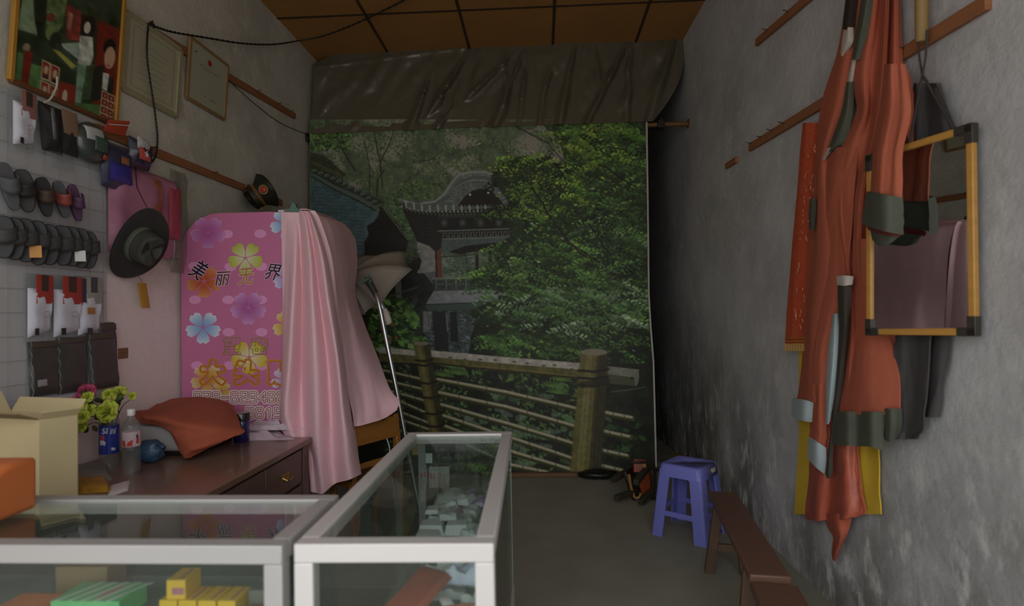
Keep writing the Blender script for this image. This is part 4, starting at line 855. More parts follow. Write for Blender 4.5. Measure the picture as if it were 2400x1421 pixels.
# small lacquered folding stool lying on its side by the backdrop
M_LAC = mat('dark_lacquer', (44, 28, 20), rough=.35, noise=.3, coat=.3); M_LACR = mat('red_gold_pattern', (150, 66, 30), rough=.4, noise=.7, scale=45); M_GLD = mat('gold_edge', (164, 124, 60), rough=.4, noise=.5, scale=60)
fc = atz(1495, 1165, 0)
t = thing('small_stool', 'small dark lacquered wooden stool with red and gold pattern tipped over by the backdrop', 'stool', fc)
def Pf(px, py, y): return aty(px, py, y)
y0 = float(fc[1])
mb = MB(); mb.bar(Pf(1470, 1100, y0 + .0), Pf(1494, 1168, y0 - .02), .03, .16, up=(.45, .9, .1)); mb.build('side_panel', M_LAC, t, bevel=.006)
mb = MB(); mb.bar(Pf(1508, 1112, y0 - .06), Pf(1520, 1158, y0 - .07), .012, .105, up=(.9, .3, .1)); mb.build('seat_panel', M_LACR, t, bevel=.004)
mb = MB(); mb.bar(Pf(1530, 1100, y0 - .05), Pf(1534, 1168, y0 - .05), .03, .1, up=(.4, .9, 0)); mb.build('side_panel', M_LAC, t, bevel=.006)
mb = MB(); mb.bar(Pf(1484, 1092, y0 + .02), Pf(1514, 1094, y0 + .02), .06, .1, up=(0, .3, 1)); mb.build('end_panel', M_LACR, t, bevel=.004)
mb = MB(); mb.bar(Pf(1477, 1082, y0 + .01), Pf(1516, 1082, y0 + .01), .07, .02, up=(0, 0, 1)); mb.build('top_rail', M_LAC, t, bevel=.004)
mb = MB(); mb.tube(spline([Pf(1474, 1112, y0 - .08), Pf(1480, 1146, y0 - .09), Pf(1488, 1166, y0 - .09), Pf(1498, 1166, y0 - .09), Pf(1502, 1156, y0 - .09)], 16), .011, 8); mb.build('scroll_edge', M_GLD, t)
mb = MB(); mb.bar(Pf(1508, 1084, y0 - .0), Pf(1511, 1098, y0 - .0), .03, .03, up=(0, 1, 0)); mb.build('corner_post', M_GLD, t, bevel=.004)
for a, b in (((1436, 1126, -.0), (1470, 1106, .12)), ((1444, 1168, -.22), (1486, 1152, -.06)), ((1500, 1178, -.24), (1528, 1152, -.08)), ((1490, 1132, -.3), (1514, 1102, -.05))):
    mb = MB(); pa, pb = Pf(a[0], a[1], y0 + a[2]), Pf(b[0], b[1], y0 + b[2]); pa[2] = max(pa[2], .022); pb[2] = max(pb[2], .022); mb.bar(pa, pb, .04, .04); mb.build('leg', mat('worn_dark_leg', (62, 54, 46), rough=.6, noise=.3), t, bevel=.004)
# pole roll end and offcut in the far right corner
c = aty(1548, 1072, 5.12); c[2] = .06
mb = MB(); mb.tube([(c[0] - .4, 5.36, .055), (c[0] + .1, 5.32, .055)], .05, 16); t = tag(mb.build('cloth_roll', mat('grey_roll', (70, 72, 74), rough=.6, noise=.4)), 'dark grey cloth roll on the floor at the lower right corner of the backdrop', 'roll')
a = atz(1582, 1083, .0); b = atz(1622, 1079, .0)
mb = MB(); mb.bar(a + np.array([0, 0, .03]), b + np.array([-.04, 0, .03]), .09, .06); tag(mb.build('wood_block', mat('ochre_block', (140, 108, 50), rough=.7, noise=.3)), 'ochre wooden block on the floor behind the blue stool', 'block')

# ================================================================ pink photo-sticker booth
BY = 3.36
M_PINK = mat('booth_pink', (200, 116, 156), rough=.35, noise=.05, scale=3, coat=.15); M_BOOTH = mat('booth_body', (150, 140, 138), rough=.5)
booth = thing('photo_booth', 'tall pink flower-patterned photo sticker booth with rounded top behind the desk, half draped in cloth', 'photo booth', (-1.76, 3.7, 0))
bl_, br_ = float(aty(424, 760, BY)[0]), -1.37
bw = (br_ - bl_) / 2; bcx = (br_ + bl_) / 2; BT_ = float(aty(560, 498, BY)[2])
def bout(y, ins=0.0):
    r = .24; pts = [(bl_ + ins, y, 0.0), (br_ - ins, y, 0.0)]
    for k in range(13): a = PI / 2 * k / 12; pts.append((br_ - ins - r + r * math.cos(a), y, BT_ - ins - r + r * math.sin(a)))
    for k in range(13): a = PI / 2 + PI / 2 * k / 12; pts.append((bl_ + ins + r + r * math.cos(a), y, BT_ - ins - r + r * math.sin(a)))
    return pts
mb = MB(); mb.prism(bout(BY), (0, .02, 0)); mb.build('front_panel', M_PINK, booth, bevel=.003)
mb = MB(); mb.prism(bout(BY + .02, .012), (0, .74, 0)); mb.build('cabinet', M_BOOTH, booth, bevel=.004)
# printed flowers and dots: one decal sheet of petals, coloured from heart to tip
M_FLOW = vcol_mat('booth_flowers', rough=.35)
def lerp(a, b, t): return tuple(x * (1 - t) + y * t for x, y in zip(a, b))
def P2(px, py, lift=.001): return aty(px, py, BY - lift)
deco = MB()
def dot(cx, cy, rx=14, ry=10):
    deco.col = lin((226, 156, 200)); deco.add([P2(cx + rx * math.cos(a), cy + ry * math.sin(a), .0008) for a in np.linspace(0, 2 * PI, 25)[:-1]], [tuple(range(23, -1, -1))])
NF = [0]
def flower(cx, cy, R, heart, tip, a0=-90, ry=.92, k5=5):
    NF[0] += 1
    for k in range(k5):
        a = math.radians(a0 + 36 + 72 * k); ca, sa = math.cos(a), math.sin(a); rows = []
        for i in range(9):
            t = i / 8; l = R * (.06 + .94 * t); w = R * .36 * math.sin(min(1, t * 1.0) ** .9 * PI * .62) * (1 if t < .9 else .86)
            r = []
            for j in range(5):
                s = (j - 2) / 2; ll = l - (R * .09 * (1 - abs(abs(s) - .5) * 2) * 0 + (R * .10 if abs(s) < .2 else 0) + (R * .12 if abs(s) > .8 else 0)) * (t ** 6)
                r.append((cx + ca * ll - sa * w * s, cy + (sa * ll + ca * w * s) * ry))
            rows.append((t, r))
        base = len(deco.v)
        for t, r in rows:
            for p in r: deco.col = lin(lerp(heart, tip, t ** 1.3)); deco.add([P2(*p, .0012 + .00008 * NF[0])], [])
        deco.f += [[base + i * 5 + j, base + (i + 1) * 5 + j, base + (i + 1) * 5 + j + 1, base + i * 5 + j + 1] for i in range(8) for j in range(4)]
for x, y in ((532, 549), (610, 548), (455, 624), (457, 703), (540, 626), (535, 703), (612, 625), (612, 703), (536, 779), (613, 779), (462, 857), (538, 857), (614, 858), (460, 548)): dot(x, y)
flower(488, 545, 42, (176, 88, 152), (206, 148, 200)); flower(575, 605, 42, (214, 214, 180), (176, 180, 52)); flower(478, 660, 42, (186, 82, 44), (214, 150, 104))
flower(582, 722, 43, (170, 86, 152), (212, 158, 206)); flower(476, 768, 42, (126, 164, 212), (214, 226, 234)); flower(672, 525, 40, (120, 160, 214), (214, 226, 236)); flower(680, 655, 40, (160, 130, 200), (210, 210, 234))
flower(680, 764, 42, (206, 150, 40), (226, 206, 150)); flower(584, 838, 44, (226, 216, 180), (204, 176, 36)); flower(486, 890, 40, (200, 140, 50), (224, 204, 160)); flower(668, 892, 34, (190, 160, 196), (222, 206, 222)); flower(520, 918, 26, (200, 160, 60), (214, 190, 140))
flower(560, 1010, 42, (176, 88, 152), (206, 148, 200))
deco.build('flower_print', M_FLOW, booth, smooth=0)
# lettering is rasterised on a fine grid and laid down as thin strips, so that outlines stay clean
RS = 3                                           # cells per unit
def dil(m, r):
    """round dilation of a boolean mask by r cells"""
    if r <= 0: return m
    out = np.zeros_like(m); H, W = m.shape; R = int(r)
    cs = np.concatenate([np.zeros((H, 1), int), np.cumsum(m, 1)], 1)
    for dy in range(-R, R + 1):
        w = int(math.sqrt(r * r - dy * dy)); x = np.arange(W); h = (cs[:, np.minimum(x + w + 1, W)] - cs[:, np.maximum(x - w, 0)]) > 0
        if dy >= 0: out[dy:] |= h[:H - dy]
        else: out[:dy] |= h[-dy:]
    return out
def glyph_mask(text, w, h, shear=0.0, rot=0.0, pad=12):
    vs, fs = glyphs(text, 1.0, 0, 0, shear); gh = max(v[1] for v in vs) - min(v[1] for v in vs); gw = max(v[0] for v in vs) - min(v[0] for v in vs)
    ca, sa = math.cos(rot), math.sin(rot); half = max(w, h) / 2 + pad; n = int(2 * half * RS); P = []
    for x, y in vs: X, Y = x / gw * w, -y / gh * h; P.append(((X * ca - Y * sa + half) * RS, (X * sa + Y * ca + half) * RS))
    m = np.zeros((n, n), bool)
    for f in fs:
        for k in range(1, len(f) - 1):
            a, b, c = P[f[0]], P[f[k]], P[f[k + 1]]; xa, xb = int(max(0, min(a[0], b[0], c[0]))), int(min(n, max(a[0], b[0], c[0]) + 2)); ya, yb = int(max(0, min(a[1], b[1], c[1]))), int(min(n, max(a[1], b[1], c[1]) + 2))
            X, Y = np.meshgrid(np.arange(xa, xb) + .5, np.arange(ya, yb) + .5); e = lambda p, q: (q[0] - p[0]) * (Y - p[1]) - (q[1] - p[1]) * (X - p[0])
            d1, d2, d3 = e(a, b), e(b, c), e(c, a); m[ya:yb, xa:xb] |= ((d1 >= 0) & (d2 >= 0) & (d3 >= 0)) | ((d1 <= 0) & (d2 <= 0) & (d3 <= 0))
    return m, half
def lay(name, mask, x0, y0, m, lift, grad=None):
    mb = MB(); H, W = mask.shape
    for i in range(H):
        r = mask[i].astype(int); d = np.diff(np.concatenate([[0], r, [0]])); st, en = np.flatnonzero(d == 1), np.flatnonzero(d == -1)
        for a, b in zip(st, en):
            if grad:
                for q in range(a, b, 6):
                    e = min(b, q + 6); mb.col = lin(lerp(grad[0], grad[1], (q + e) / 2 / W)); mb.add([P2(x0 + q / RS, y0 + i / RS, lift), P2(x0 + e / RS, y0 + i / RS, lift), P2(x0 + e / RS, y0 + (i + 1) / RS, lift), P2(x0 + q / RS, y0 + (i + 1) / RS, lift)], [(0, 1, 2, 3)])
            else: mb.add([P2(x0 + a / RS, y0 + i / RS, lift), P2(x0 + b / RS, y0 + i / RS, lift), P2(x0 + b / RS, y0 + (i + 1) / RS, lift), P2(x0 + a / RS, y0 + (i + 1) / RS, lift)], [(0, 1, 2, 3)])
    return mb.build(name, m, booth, smooth=0)
M_GRAD = vcol_mat('letter_fade', rough=.4)
M_HALO = mat('letter_halo', (222, 190, 214), rough=.4, noise=0); M_ORA = mat('letter_orange', (208, 138, 44), rough=.4, noise=0); M_ORD = mat('letter_rust', (150, 84, 30), rough=.4, noise=0); M_LIME = mat('letter_lime', (140, 140, 40), rough=.4, noise=0)
M_NUM = mat('number_rust', (150, 76, 58), rough=.4, noise=0); M_NUMW = mat('number_white', (236, 216, 216), rough=.4, noise=0)
for ch, cx, cy, w, h, rot, g in (('美', 466, 632, 34, 48, .55, ((34, 22, 44), (40, 26, 44))), ('丽', 523, 653, 38, 32, -.05, ((30, 22, 36), (150, 84, 40))), ('无', 576, 648, 40, 38, -.1, ((170, 116, 30), (190, 140, 34))), ('界', 640, 638, 36, 38, .12, ((60, 36, 40), (34, 22, 40)))):
    gm, hf = glyph_mask(ch, w, h, .25, rot); body = dil(gm, 1.6); lay('lettering_halo', dil(gm, 5) & ~body, cx - hf, cy - hf, M_HALO, .0034); lay('lettering', body, cx - hf, cy - hf, M_GRAD, .0036, g)
for ch, cx, cy in (('望', 543, 811), ('密', 608, 811)):
    gm, hf = glyph_mask(ch, 38, 38); lay('lettering', dil(gm, 8) & ~dil(gm, 3), cx - hf, cy - hf, M_LIME, .0034)
for ch, cx in (('大', 498), ('头', 577), ('贴', 656)):
    gm, hf = glyph_mask(ch, 50, 50); lay('lettering', dil(gm, 24) & ~dil(gm, 7), cx - hf, 873 - hf, M_ORA, .0034); lay('lettering_line', dil(gm, 15) & ~dil(gm, 12), cx - hf, 873 - hf, M_ORD, .0038)
SEG = {'0': [[(0, 0), (1, 0), (1, 2), (0, 2), (0, 0)]], '1': [[(.25, .3), (.6, 0), (.6, 2)]], '2': [[(0, 0), (1, 0), (1, .8), (0, 1.25), (0, 2), (1, 2)]], '8': [[(.15, 0), (.85, 0), (1, .3), (.85, .9), (1, 1.2), (1, 1.8), (.85, 2), (.15, 2), (0, 1.8), (0, 1.2), (.15, .9), (0, .3), (.15, 0)], [(.15, .9), (.85, .9)]],
       '9': [[(1, 1), (0, 1), (0, 0), (1, 0), (1, 2), (0, 2)]], '4': [[(.95, 2), (.95, 0), (0, 1.35), (1, 1.35)]], '-': [[(0, 1), (1, 1)]]}
def number(txt, x0, y0, w, h, pitch):
    pad = 9; n = len(txt); W, H = int((n * pitch + 2 * pad) * RS), int((h + 2 * pad) * RS)
    X, Y = np.meshgrid((np.arange(W) + .5) / RS - pad, (np.arange(H) + .5) / RS - pad); D = np.full(X.shape, 99.0)
    for i, ch in enumerate(txt):
        for s in SEG[ch]:
            pts = [(i * pitch + a * w, b * h / 2) for a, b in s]
            for (ax, ay_), (bx, by) in zip(pts, pts[1:]):
                dx, dy = bx - ax, by - ay_; t = np.clip(((X - ax) * dx + (Y - ay_) * dy) / (dx * dx + dy * dy + 1e-9), 0, 1); D = np.minimum(D, np.hypot(X - ax - t * dx, Y - ay_ - t * dy))
    lay('phone_number_outline', D < 5.6, x0 - pad, y0 - pad, M_NUMW, .0034); lay('phone_number', (D < 3.1) & (D > 1.3), x0 - pad, y0 - pad, M_NUM, .0038)
number('028-829488', 456, 920, 14, 23, 21.6)
number('0819', 579, 957, 14, 22, 22)

# pink cloth draped over its right half
M_CLO = mat('pink_satin', (238, 196, 202), rough=.5, noise=.05, scale=20, bump=.06, bscale=300, spec=.4)
clo = thing('drape_cloth', 'pink satin cloth draped over the right side of the photo booth, hanging in long folds', 'cloth', aty(750, 1150, 3.3))
def ay(px, py, y): return aty(px, py, y)
def af(px, py, y):          # broad round folds with narrow valleys between them
    d = max(0.0, 3.335 - y); return aty(px, py, 3.335 - .15 * (d / .15) ** .62 if d > 0 else y)
FR = [(494, ((658, 3.34), (672, 3.335), (690, 3.335), (700, 3.335), (708, 3.33), (714, 3.335), (720, 3.33), (728, 3.34), (738, 3.35))),
      (520, ((659, 3.34), (674, 3.335), (692, 3.335), (703, 3.335), (716, 3.315), (724, 3.33), (732, 3.31), (742, 3.345), (752, 3.36))),
      (600, ((660, 3.34), (676, 3.33), (692, 3.31), (706, 3.335), (726, 3.28), (738, 3.33), (753, 3.28), (766, 3.335), (777, 3.36))),
      (700, ((662, 3.34), (674, 3.32), (687, 3.27), (709, 3.335), (731, 3.245), (750, 3.33), (767, 3.245), (782, 3.33), (790, 3.37))),
      (846, ((660, 3.34), (667, 3.29), (680, 3.24), (707, 3.335), (738, 3.21), (768, 3.33), (790, 3.215), (802, 3.31), (808, 3.37))),
      (960, ((657, 3.33), (661, 3.27), (672, 3.225), (708, 3.33), (741, 3.19), (775, 3.32), (800, 3.195), (815, 3.29), (822, 3.36))),
      (1012, ((659, 3.29), (668, 3.25), (684, 3.23), (712, 3.31), (742, 3.18), (777, 3.31), (806, 3.185), (824, 3.28), (831, 3.35)))]
ctrl = [[(x, py, y) for x, y in r] for py, r in FR]
cloth(ctrl, af, 100, 130, .005, .0).build('front_fall', M_CLO, clo, smooth=80)
ctrl = [[(659, 1005, 3.28), (680, 1005, 3.24), (712, 1005, 3.3), (742, 1005, 3.18), (777, 1005, 3.3), (806, 1005, 3.185), (831, 1005, 3.34)],
        [(672, 1024, 3.26), (690, 1026, 3.24), (714, 1032, 3.29), (744, 1040, 3.18), (778, 1040, 3.3), (810, 1040, 3.185), (836, 1035, 3.34)],
        [(718, 1052, 3.24), (722, 1056, 3.24), (730, 1064, 3.26), (748, 1082, 3.175), (780, 1084, 3.29), (812, 1078, 3.185), (840, 1072, 3.33)],
        [(724, 1100, 3.22), (728, 1102, 3.22), (736, 1106, 3.23), (752, 1112, 3.17), (783, 1110, 3.28), (816, 1102, 3.19), (844, 1096, 3.32)],
        [(727, 1152, 3.21), (732, 1154, 3.2), (742, 1156, 3.2), (758, 1157, 3.17), (786, 1134, 3.27), (818, 1125, 3.19), (846, 1112, 3.31)]]
cloth(ctrl, af, 50, 110, .005, .0).build('front_hem', M_CLO, clo, smooth=80)
ctrl = [[(726, 493, 3.36), (750, 503, 3.5), (778, 512, 3.7), (806, 524, 4.0), (824, 545, 4.15)],
        [(750, 515, 3.37), (775, 525, 3.5), (798, 536, 3.7), (820, 545, 4.0), (835, 566, 4.16)],
        [(776, 600, 3.38), (792, 605, 3.5), (810, 612, 3.68), (826, 618, 3.95), (838, 622, 4.12)],
        [(790, 690, 3.38), (802, 690, 3.5), (814, 690, 3.62), (826, 690, 3.85), (834, 688, 4.05)],
        [(796, 760, 3.37), (815, 762, 3.5), (832, 762, 3.6), (845, 762, 3.8), (856, 762, 4.0)],
        [(806, 846, 3.36), (828, 846, 3.48), (850, 842, 3.56), (866, 838, 3.66), (884, 832, 3.85)],
        [(816, 920, 3.35), (842, 922, 3.46), (866, 920, 3.52), (888, 918, 3.58), (914, 910, 3.68)],
        [(826, 968, 3.34), (848, 970, 3.42), (872, 966, 3.47), (900, 958, 3.55), (936, 940, 3.62)],
        [(830, 1000, 3.33), (846, 998, 3.36), (872, 990, 3.42), (902, 980, 3.50), (930, 962, 3.58)]]
cloth(ctrl, ay, 90, 70, .005, .018, 2.2, 6, normal=(.6, -.8, 0)).build('side_fall', M_CLO, clo, smooth=80)
ctrl = [[(652, 496, 3.34), (680, 494, 3.335), (700, 490, 3.335), (722, 489, 3.34)], [(664, 492, 3.5), (690, 490, 3.5), (720, 492, 3.5), (752, 502, 3.5)], [(684, 491, 3.8), (715, 496, 3.8), (752, 506, 3.8), (786, 514, 3.8)], [(715, 506, 4.1), (750, 512, 4.1), (785, 520, 4.1), (822, 540, 4.13)]]
cloth(ctrl, ay, 24, 24, .005, .01, 4, 7, normal=(0, 0, 1)).build('top_cover', M_CLO, clo, smooth=80)
M_CLIP = mat('green_clip', (92, 122, 108), rough=.4, metal=.3)
t = thing('binder_clip', 'green metal binder clip holding the pink cloth on top of the booth', 'clip', P2(687, 498, .02))
mb = MB(); cl = []
for k in range(2):
    y = BY - .03 + .035 * k; pts = [(664, 497), (668, 493), (676, 490), (681, 484), (682, 477), (687, 474), (692, 477), (694, 485), (700, 490), (708, 493), (712, 498)]; cl.append([aty(a, b, y) for a, b in pts])
mb.prism(cl[0], (0, .035, 0)); mb.build('body', M_CLIP, t, bevel=.002)
mb = MB(); mb.tube([aty(684 + 5.5 * math.cos(a), 476 - 4.5 * math.sin(a), BY - .013) for a in np.linspace(-.3, PI + .3, 12)], .0025, 6); mb.build('ring', M_CLIP, t)

# ================================================================ chair under the cloth
M_CHR = mat('chair_wood', (150, 98, 36), rough=.5, noise=.3, scale=5, stretch=(1, 1, 5), coat=.2)
ch = thing('wooden_chair', 'old brown wooden chair standing beside the booth under the hem of the pink cloth', 'chair', aty(890, 1100, 3.62) * np.array([1, 1, 0]))
A, B = aty(924, 975, 3.68), aty(820, 1000, 3.36)      # back posts, right and left tops
A0 = np.array([A[0] + .08, A[1] - .02, 0]); B0 = np.array([B[0] + .04, B[1] - .02, 0])
for a, b in ((A, A0), (B, B0)):
    mb = MB(); mb.bar(b, a + (a - b) * .02, .042, .038, up=B - A); mb.build('back_post', M_CHR, ch, bevel=.006)
def onback(f, g): p, q = A0 + (A - A0) * f, B0 + (B - B0) * f; return p + (q - p) * g
top = []
for k in range(17):
    g = k / 16; top.append(onback(.985 + .022 * abs(math.sin(g * PI * 3)), g))
bt = [onback(.845, k / 16) for k in range(17)]
nb = np.cross(B - A, A - A0); nb /= np.linalg.norm(nb)
mb = MB(); mb.shell([top, bt], [[nb] * 17] * 2, .022); mb.build('top_rail', M_CHR, ch, bevel=.003)
for f in (.69, .555):
    mb = MB(); mb.bar(onback(f, 0), onback(f, 1), .018, .034); mb.build('back_rail', M_CHR, ch, bevel=.004)
sd = np.cross((B - A) / np.linalg.norm(B - A), (0, 0, 1)); sd = sd if sd[0] < 0 else -sd
SA, SB = onback(.5, 0), onback(.5, 1); SA[2] = SB[2] = .44
mb = MB(); mb.prism([SA, SB, SB + sd * .22, SA + sd * .22], (0, 0, .03)); mb.build('seat', M_CHR, ch, bevel=.006)
for p in (SB + sd * .2 + (SA - SB) * .06, SA + sd * .2 - (SA - SB) * .06):
    mb = MB(); mb.bar((p[0], p[1], 0), (p[0], p[1], .44), .036, .036, up=(0, 1, 0)); mb.build('leg', M_CHR, ch, bevel=.005)

# ================================================================ studio umbrella and lamp behind the booth
M_UMB = mat('umbrella_cloth', (150, 142, 128), rough=.7, noise=.08, bump=.04, bscale=200); M_STL = mat('steel_tube', (190, 190, 188), rough=.25, metal=.9, noise=.1)
um = thing('studio_umbrella', 'grey reflector umbrella poking out behind the pink draped booth', 'umbrella', aty(800, 740, 4.4))
hub = aty(806, 650, 4.38)
rim = [aty(850, 599, 4.62), aty(953, 593, 4.72), aty(967, 637, 4.42), aty(893, 722, 4.22), aty(857, 740, 4.24), aty(790, 744, 4.4), aty(742, 690, 4.6), aty(752, 620, 4.66)]
axis = np.mean(rim, 0) - hub; axis /= np.linalg.norm(axis); bow_dir = np.cross(rim[2] - hub, rim[3] - hub); bow_dir /= np.linalg.norm(bow_dir)
if bow_dir[1] > 0: bow_dir = -bow_dir
for k in range(8):
    a, b = rim[k], rim[(k + 1) % 8]; P = []; n = 9
    for i in range(n):
        s = i / (n - 1); row = []
        for j in range(9):
            g = j / 8; e = a + (b - a) * g; e = e + (hub - e) * .06 * math.sin(PI * g)     # scalloped edge
            p = hub + (e - hub) * s; p = p - axis * 0 + bow_dir * .10 * math.sin(PI * s * .92) * (1 - .28 * math.sin(PI * g)) * (1 if k in (1, 2, 3) else .35); row.append(p)
        P.append(row)
    mb = MB(); mb.grid(P); o = mb.build('canopy_panel', M_UMB, um, smooth=60, solid=.0015)
    mb = MB(); mb.tube([hub + (a - hub) * s + bow_dir * (.10 * math.sin(PI * s * .92) * (1 if k in (1, 2, 3) else .35) - .004) for s in np.linspace(0, 1.0, 9)], .0022, 5); mb.build('rib', M_STL, um)
mb = MB(); mb.tube([hub, hub + axis * .34 + np.array([.0, -.05, -.02])], .006, 8); mb.build('shaft', mat('red_brown_shaft', (120, 70, 56), rough=.5), um)
mb = MB(); st_ = np.array([hub[0], hub[1] + .06, 0]); mb.tube([st_ + np.array([0, 0, .02]), st_ + np.array([0, 0, hub[2]])], .011, 10); mb.build('stand_pole', M_STL, um)
for k in range(3):
    a_ = .9 + k * 2.1; mb = MB(); mb.tube([st_ + np.array([0, 0, .16]), st_ + np.array([.14 * math.cos(a_), .14 * math.sin(a_), .01])], .008, 8); mb.build('leg', M_STL, um)
lp = thing('studio_lamp', 'studio lamp stand with a leaning silver pole and a white bulb beside the pink cloth', 'lamp', aty(945, 1012, 3.95) * np.array([1, 1, 0]))
M_JNT = mat('black_joint', (52, 58, 54), rough=.45)
pt = [aty(866, 664, 4.02), aty(878, 684, 4.0), aty(888, 712, 3.98), aty(906, 800, 3.96), aty(928, 910, 3.94), aty(948, 1016, 3.92)]
ft = pt[-1] + (pt[-1] - pt[-2]) / np.linalg.norm(pt[-1] - pt[-2]) * .62; ft = pt[-1] + (pt[-1] - pt[-2]) * ((.03 - pt[-1][2]) / (pt[-1][2] - pt[-2][2]) * -1 if False else 0)
dirp = pt[-1] - pt[3]; end = pt[-1] + dirp * ((pt[-1][2] - .06) / -dirp[2])
mb = MB(); mb.tube(spline(pt, 30) + [end], .017, 12); mb.build('pole', M_STL, lp)
mb = MB(); mb.tube([pt[0] + np.array([-.012, 0, .045]), pt[0], pt[1], pt[1] + (pt[2] - pt[1]) * .45], [.022, .026, .022, .017], 10); mb.build('swivel_joint', M_JNT, lp)
mb = MB(); q = aty(862, 662, 4.0); mb.bar(q + np.array([-.03, 0, .0]), q + np.array([.02, -.01, .03]), .03, .02); mb.tube([q + np.array([.02, 0, 0]), q + np.array([.012, 0, .07])], .006, 6); mb.build('wing_nut', M_CLIP, lp)
bb = aty(905, 744, 4.06)
mb = MB(); mb.lathe([(.012, .07), (.026, .06), (.032, .03), (.033, -.01), (.03, -.04), (.02, -.055), (.0, -.06)], 18, bb + np.array([0, 0, .0]), axis=(-.35, 0, .94)); mb.build('bulb', mat('frosted_bulb', (196, 190, 178), rough=.4, noise=.03), lp)
mb = MB(); s0_ = bb + np.array([-.022, 0, .06]); mb.tube([s0_, s0_ + np.array([-.02, 0, .05])], .02, 12); mb.tube([s0_ + np.array([-.02, 0, .05]), aty(893, 728, 3.98)], .008, 8); mb.build('socket', M_STL, lp)
for k in range(3):
    a = .5 + k * 2.1; mb = MB(); mb.tube([end + np.array([0, 0, .06]), np.array([end[0] + .2 * math.cos(a), min(end[1] + .2 * math.sin(a), 4.2), .014])], .009, 8); mb.build('leg', M_STL, lp)
mb = MB(); mb.tube([aty(899, 1006, 4.25), aty(912, 1046, 4.25), np.array([float(aty(912, 1046, 4.25)[0]) + .06, 4.2, .012])], .008, 8); t = tag(mb.build('metal_rod', M_STL), 'thin metal rod seen through the back of the wooden chair', 'rod')

# ================================================================ desk
M_DSK = mat('dark_desk_wood', (128, 98, 82), rough=.3, noise=.28, scale=3, stretch=(6, 1, 1), coat=.25); M_DSK2 = mat('desk_front_wood', (104, 80, 68), rough=.4, noise=.25, scale=4, stretch=(1, 1, 5)); M_BRS = mat('brass', (170, 140, 70), rough=.35, metal=.8)
DZ = .78; DX, DY0, DY1 = -1.295, 1.74, 3.19
desk = thing('desk', 'dark brown wooden desk with drawers and brass handles along the left wall', 'desk', (-1.72, 2.5, 0))
mb = MB(); mb.box((xl(2.5) + .02, DY0, DZ - .032), (DX, DY1, DZ)); mb.build('top', M_DSK, desk, bevel=.005)
mb = MB(); mb.box((xl(2.5) + .04, DY0 + .03, 0.06), (DX - .035, DY1 - .03, DZ - .033)); mb.build('carcass', M_DSK2, desk)
mb = MB(); mb.box((DX - .034, DY1 - .1, 0.0), (DX - .006, DY1 - .03, DZ - .033)); mb.build('corner_stile', M_DSK2, desk, bevel=.003)
for k in range(3):
    y1 = DY1 - .115 - .42 * k; y0 = y1 - .405
    for z0, z1 in ((.56, .735), (.36, .545)):
        mb = MB(); mb.box((DX - .034, y0, z0), (DX - .012, y1, z1)); dr = mb.build('drawer', M_DSK2, desk, bevel=.004)
        mb = MB(); c = np.array([DX - .012, (y0 + y1) / 2, (z0 + z1) / 2]); mb.box((c[0], c[1] - .045, c[2] - .016), (c[0] + .003, c[1] + .045, c[2] + .016)); mb.tube([c + np.array([.003, -.035, .0]), c + np.array([.024, -.03, -.012]), c + np.array([.026, 0, -.016]), c + np.array([.024, .03, -.012]), c + np.array([.003, .035, 0])], .0045, 8); mb.build('handle', M_BRS, dr, origin=tuple(c))
    mb = MB(); mb.box((DX - .03, y0, .1), (DX - .014, y1, .34)); mb.build('door', M_DSK2, desk, bevel=.004)

# things on the desk -------------------------------------------------
M_WBX = mat('off_white_plastic', (176, 172, 168), rough=.45, noise=.05)
x0, x1 = float(aty(345, 1000, 2.72)[0]), float(aty(520, 1000, 2.8)[0])
t = thing('printer', 'off-white machine on the desk hidden under the orange-red dust cloth', 'machine', ((-1.78), 2.9, DZ))
mb = MB(); mb.box((-2.07, 2.76, DZ + .02), (-1.70, 3.12, DZ + .15)); mb.build('housing', M_WBX, t, bevel=.02, seg=3)
mb = MB(); mb.box((-2.06, 2.77, DZ), (-1.71, 3.11, DZ + .02)); mb.build('base', M_BLK, t, bevel=.004)
M_DUST = mat('dust_cloth', (162, 82, 56), rough=.85, noise=.1, scale=25, bump=.12, bscale=220)
ctrl = [[(368, 946, 3.14), (400, 936, 3.2), (470, 932, 3.2), (520, 938, 3.18), (548, 952, 3.14)],
        [(344, 960, 2.96), (385, 950, 3.0), (460, 946, 2.98), (524, 955, 2.98), (560, 985, 2.98)],
        [(314, 966, 2.76), (360, 975, 2.72), (440, 985, 2.70), (515, 995, 2.74), (566, 1002, 2.84)],
        [(330, 990, 2.73), (370, 996, 2.71), (420, 1012, 2.67), (490, 1022, 2.68), (572, 1010, 2.80)],
        [(372, 994, 2.72), (392, 1004, 2.71), (420, 1040, 2.66), (470, 1048, 2.64), (545, 1024, 2.74)],
        [(391, 1004, 2.71), (402, 1020, 2.70), (424, 1062, 2.66), (446, 1062, 2.64), (512, 1038, 2.70)],
        [(400, 1014, 2.71), (412, 1034, 2.70), (428, 1070, 2.66), (436, 1073, 2.645), (470, 1054, 2.66)]]
t = tag(cloth(ctrl, ay, 60, 60, .004, .02, 4, 4, normal=(0, -.7, .7)).build('dust_cloth', M_DUST, smooth=80), 'orange-red cloth covering the white machine on the desk', 'cloth')
c = aty(566, 1000, 3.08); cc = np.array([c[0], 3.08, DZ])
t = thing('glass_jar', 'dark blue glass jar with a black lid standing against the pink booth', 'jar', cc)
mb = MB(); mb.lathe([(.036, 0), (.041, .006), (.042, .1), (.038, .115)], 22, cc); mb.build('jar_body', mat('cobalt_glass', (34, 36, 92), rough=.12, noise=.3, coat=.6), t)
mb = MB(); mb.lathe([(.04, .112), (.043, .114), (.043, .15), (.04, .156), (0, .157)], 22, cc); mb.build('lid', mat('gloss_black', (34, 36, 30), rough=.15), t)
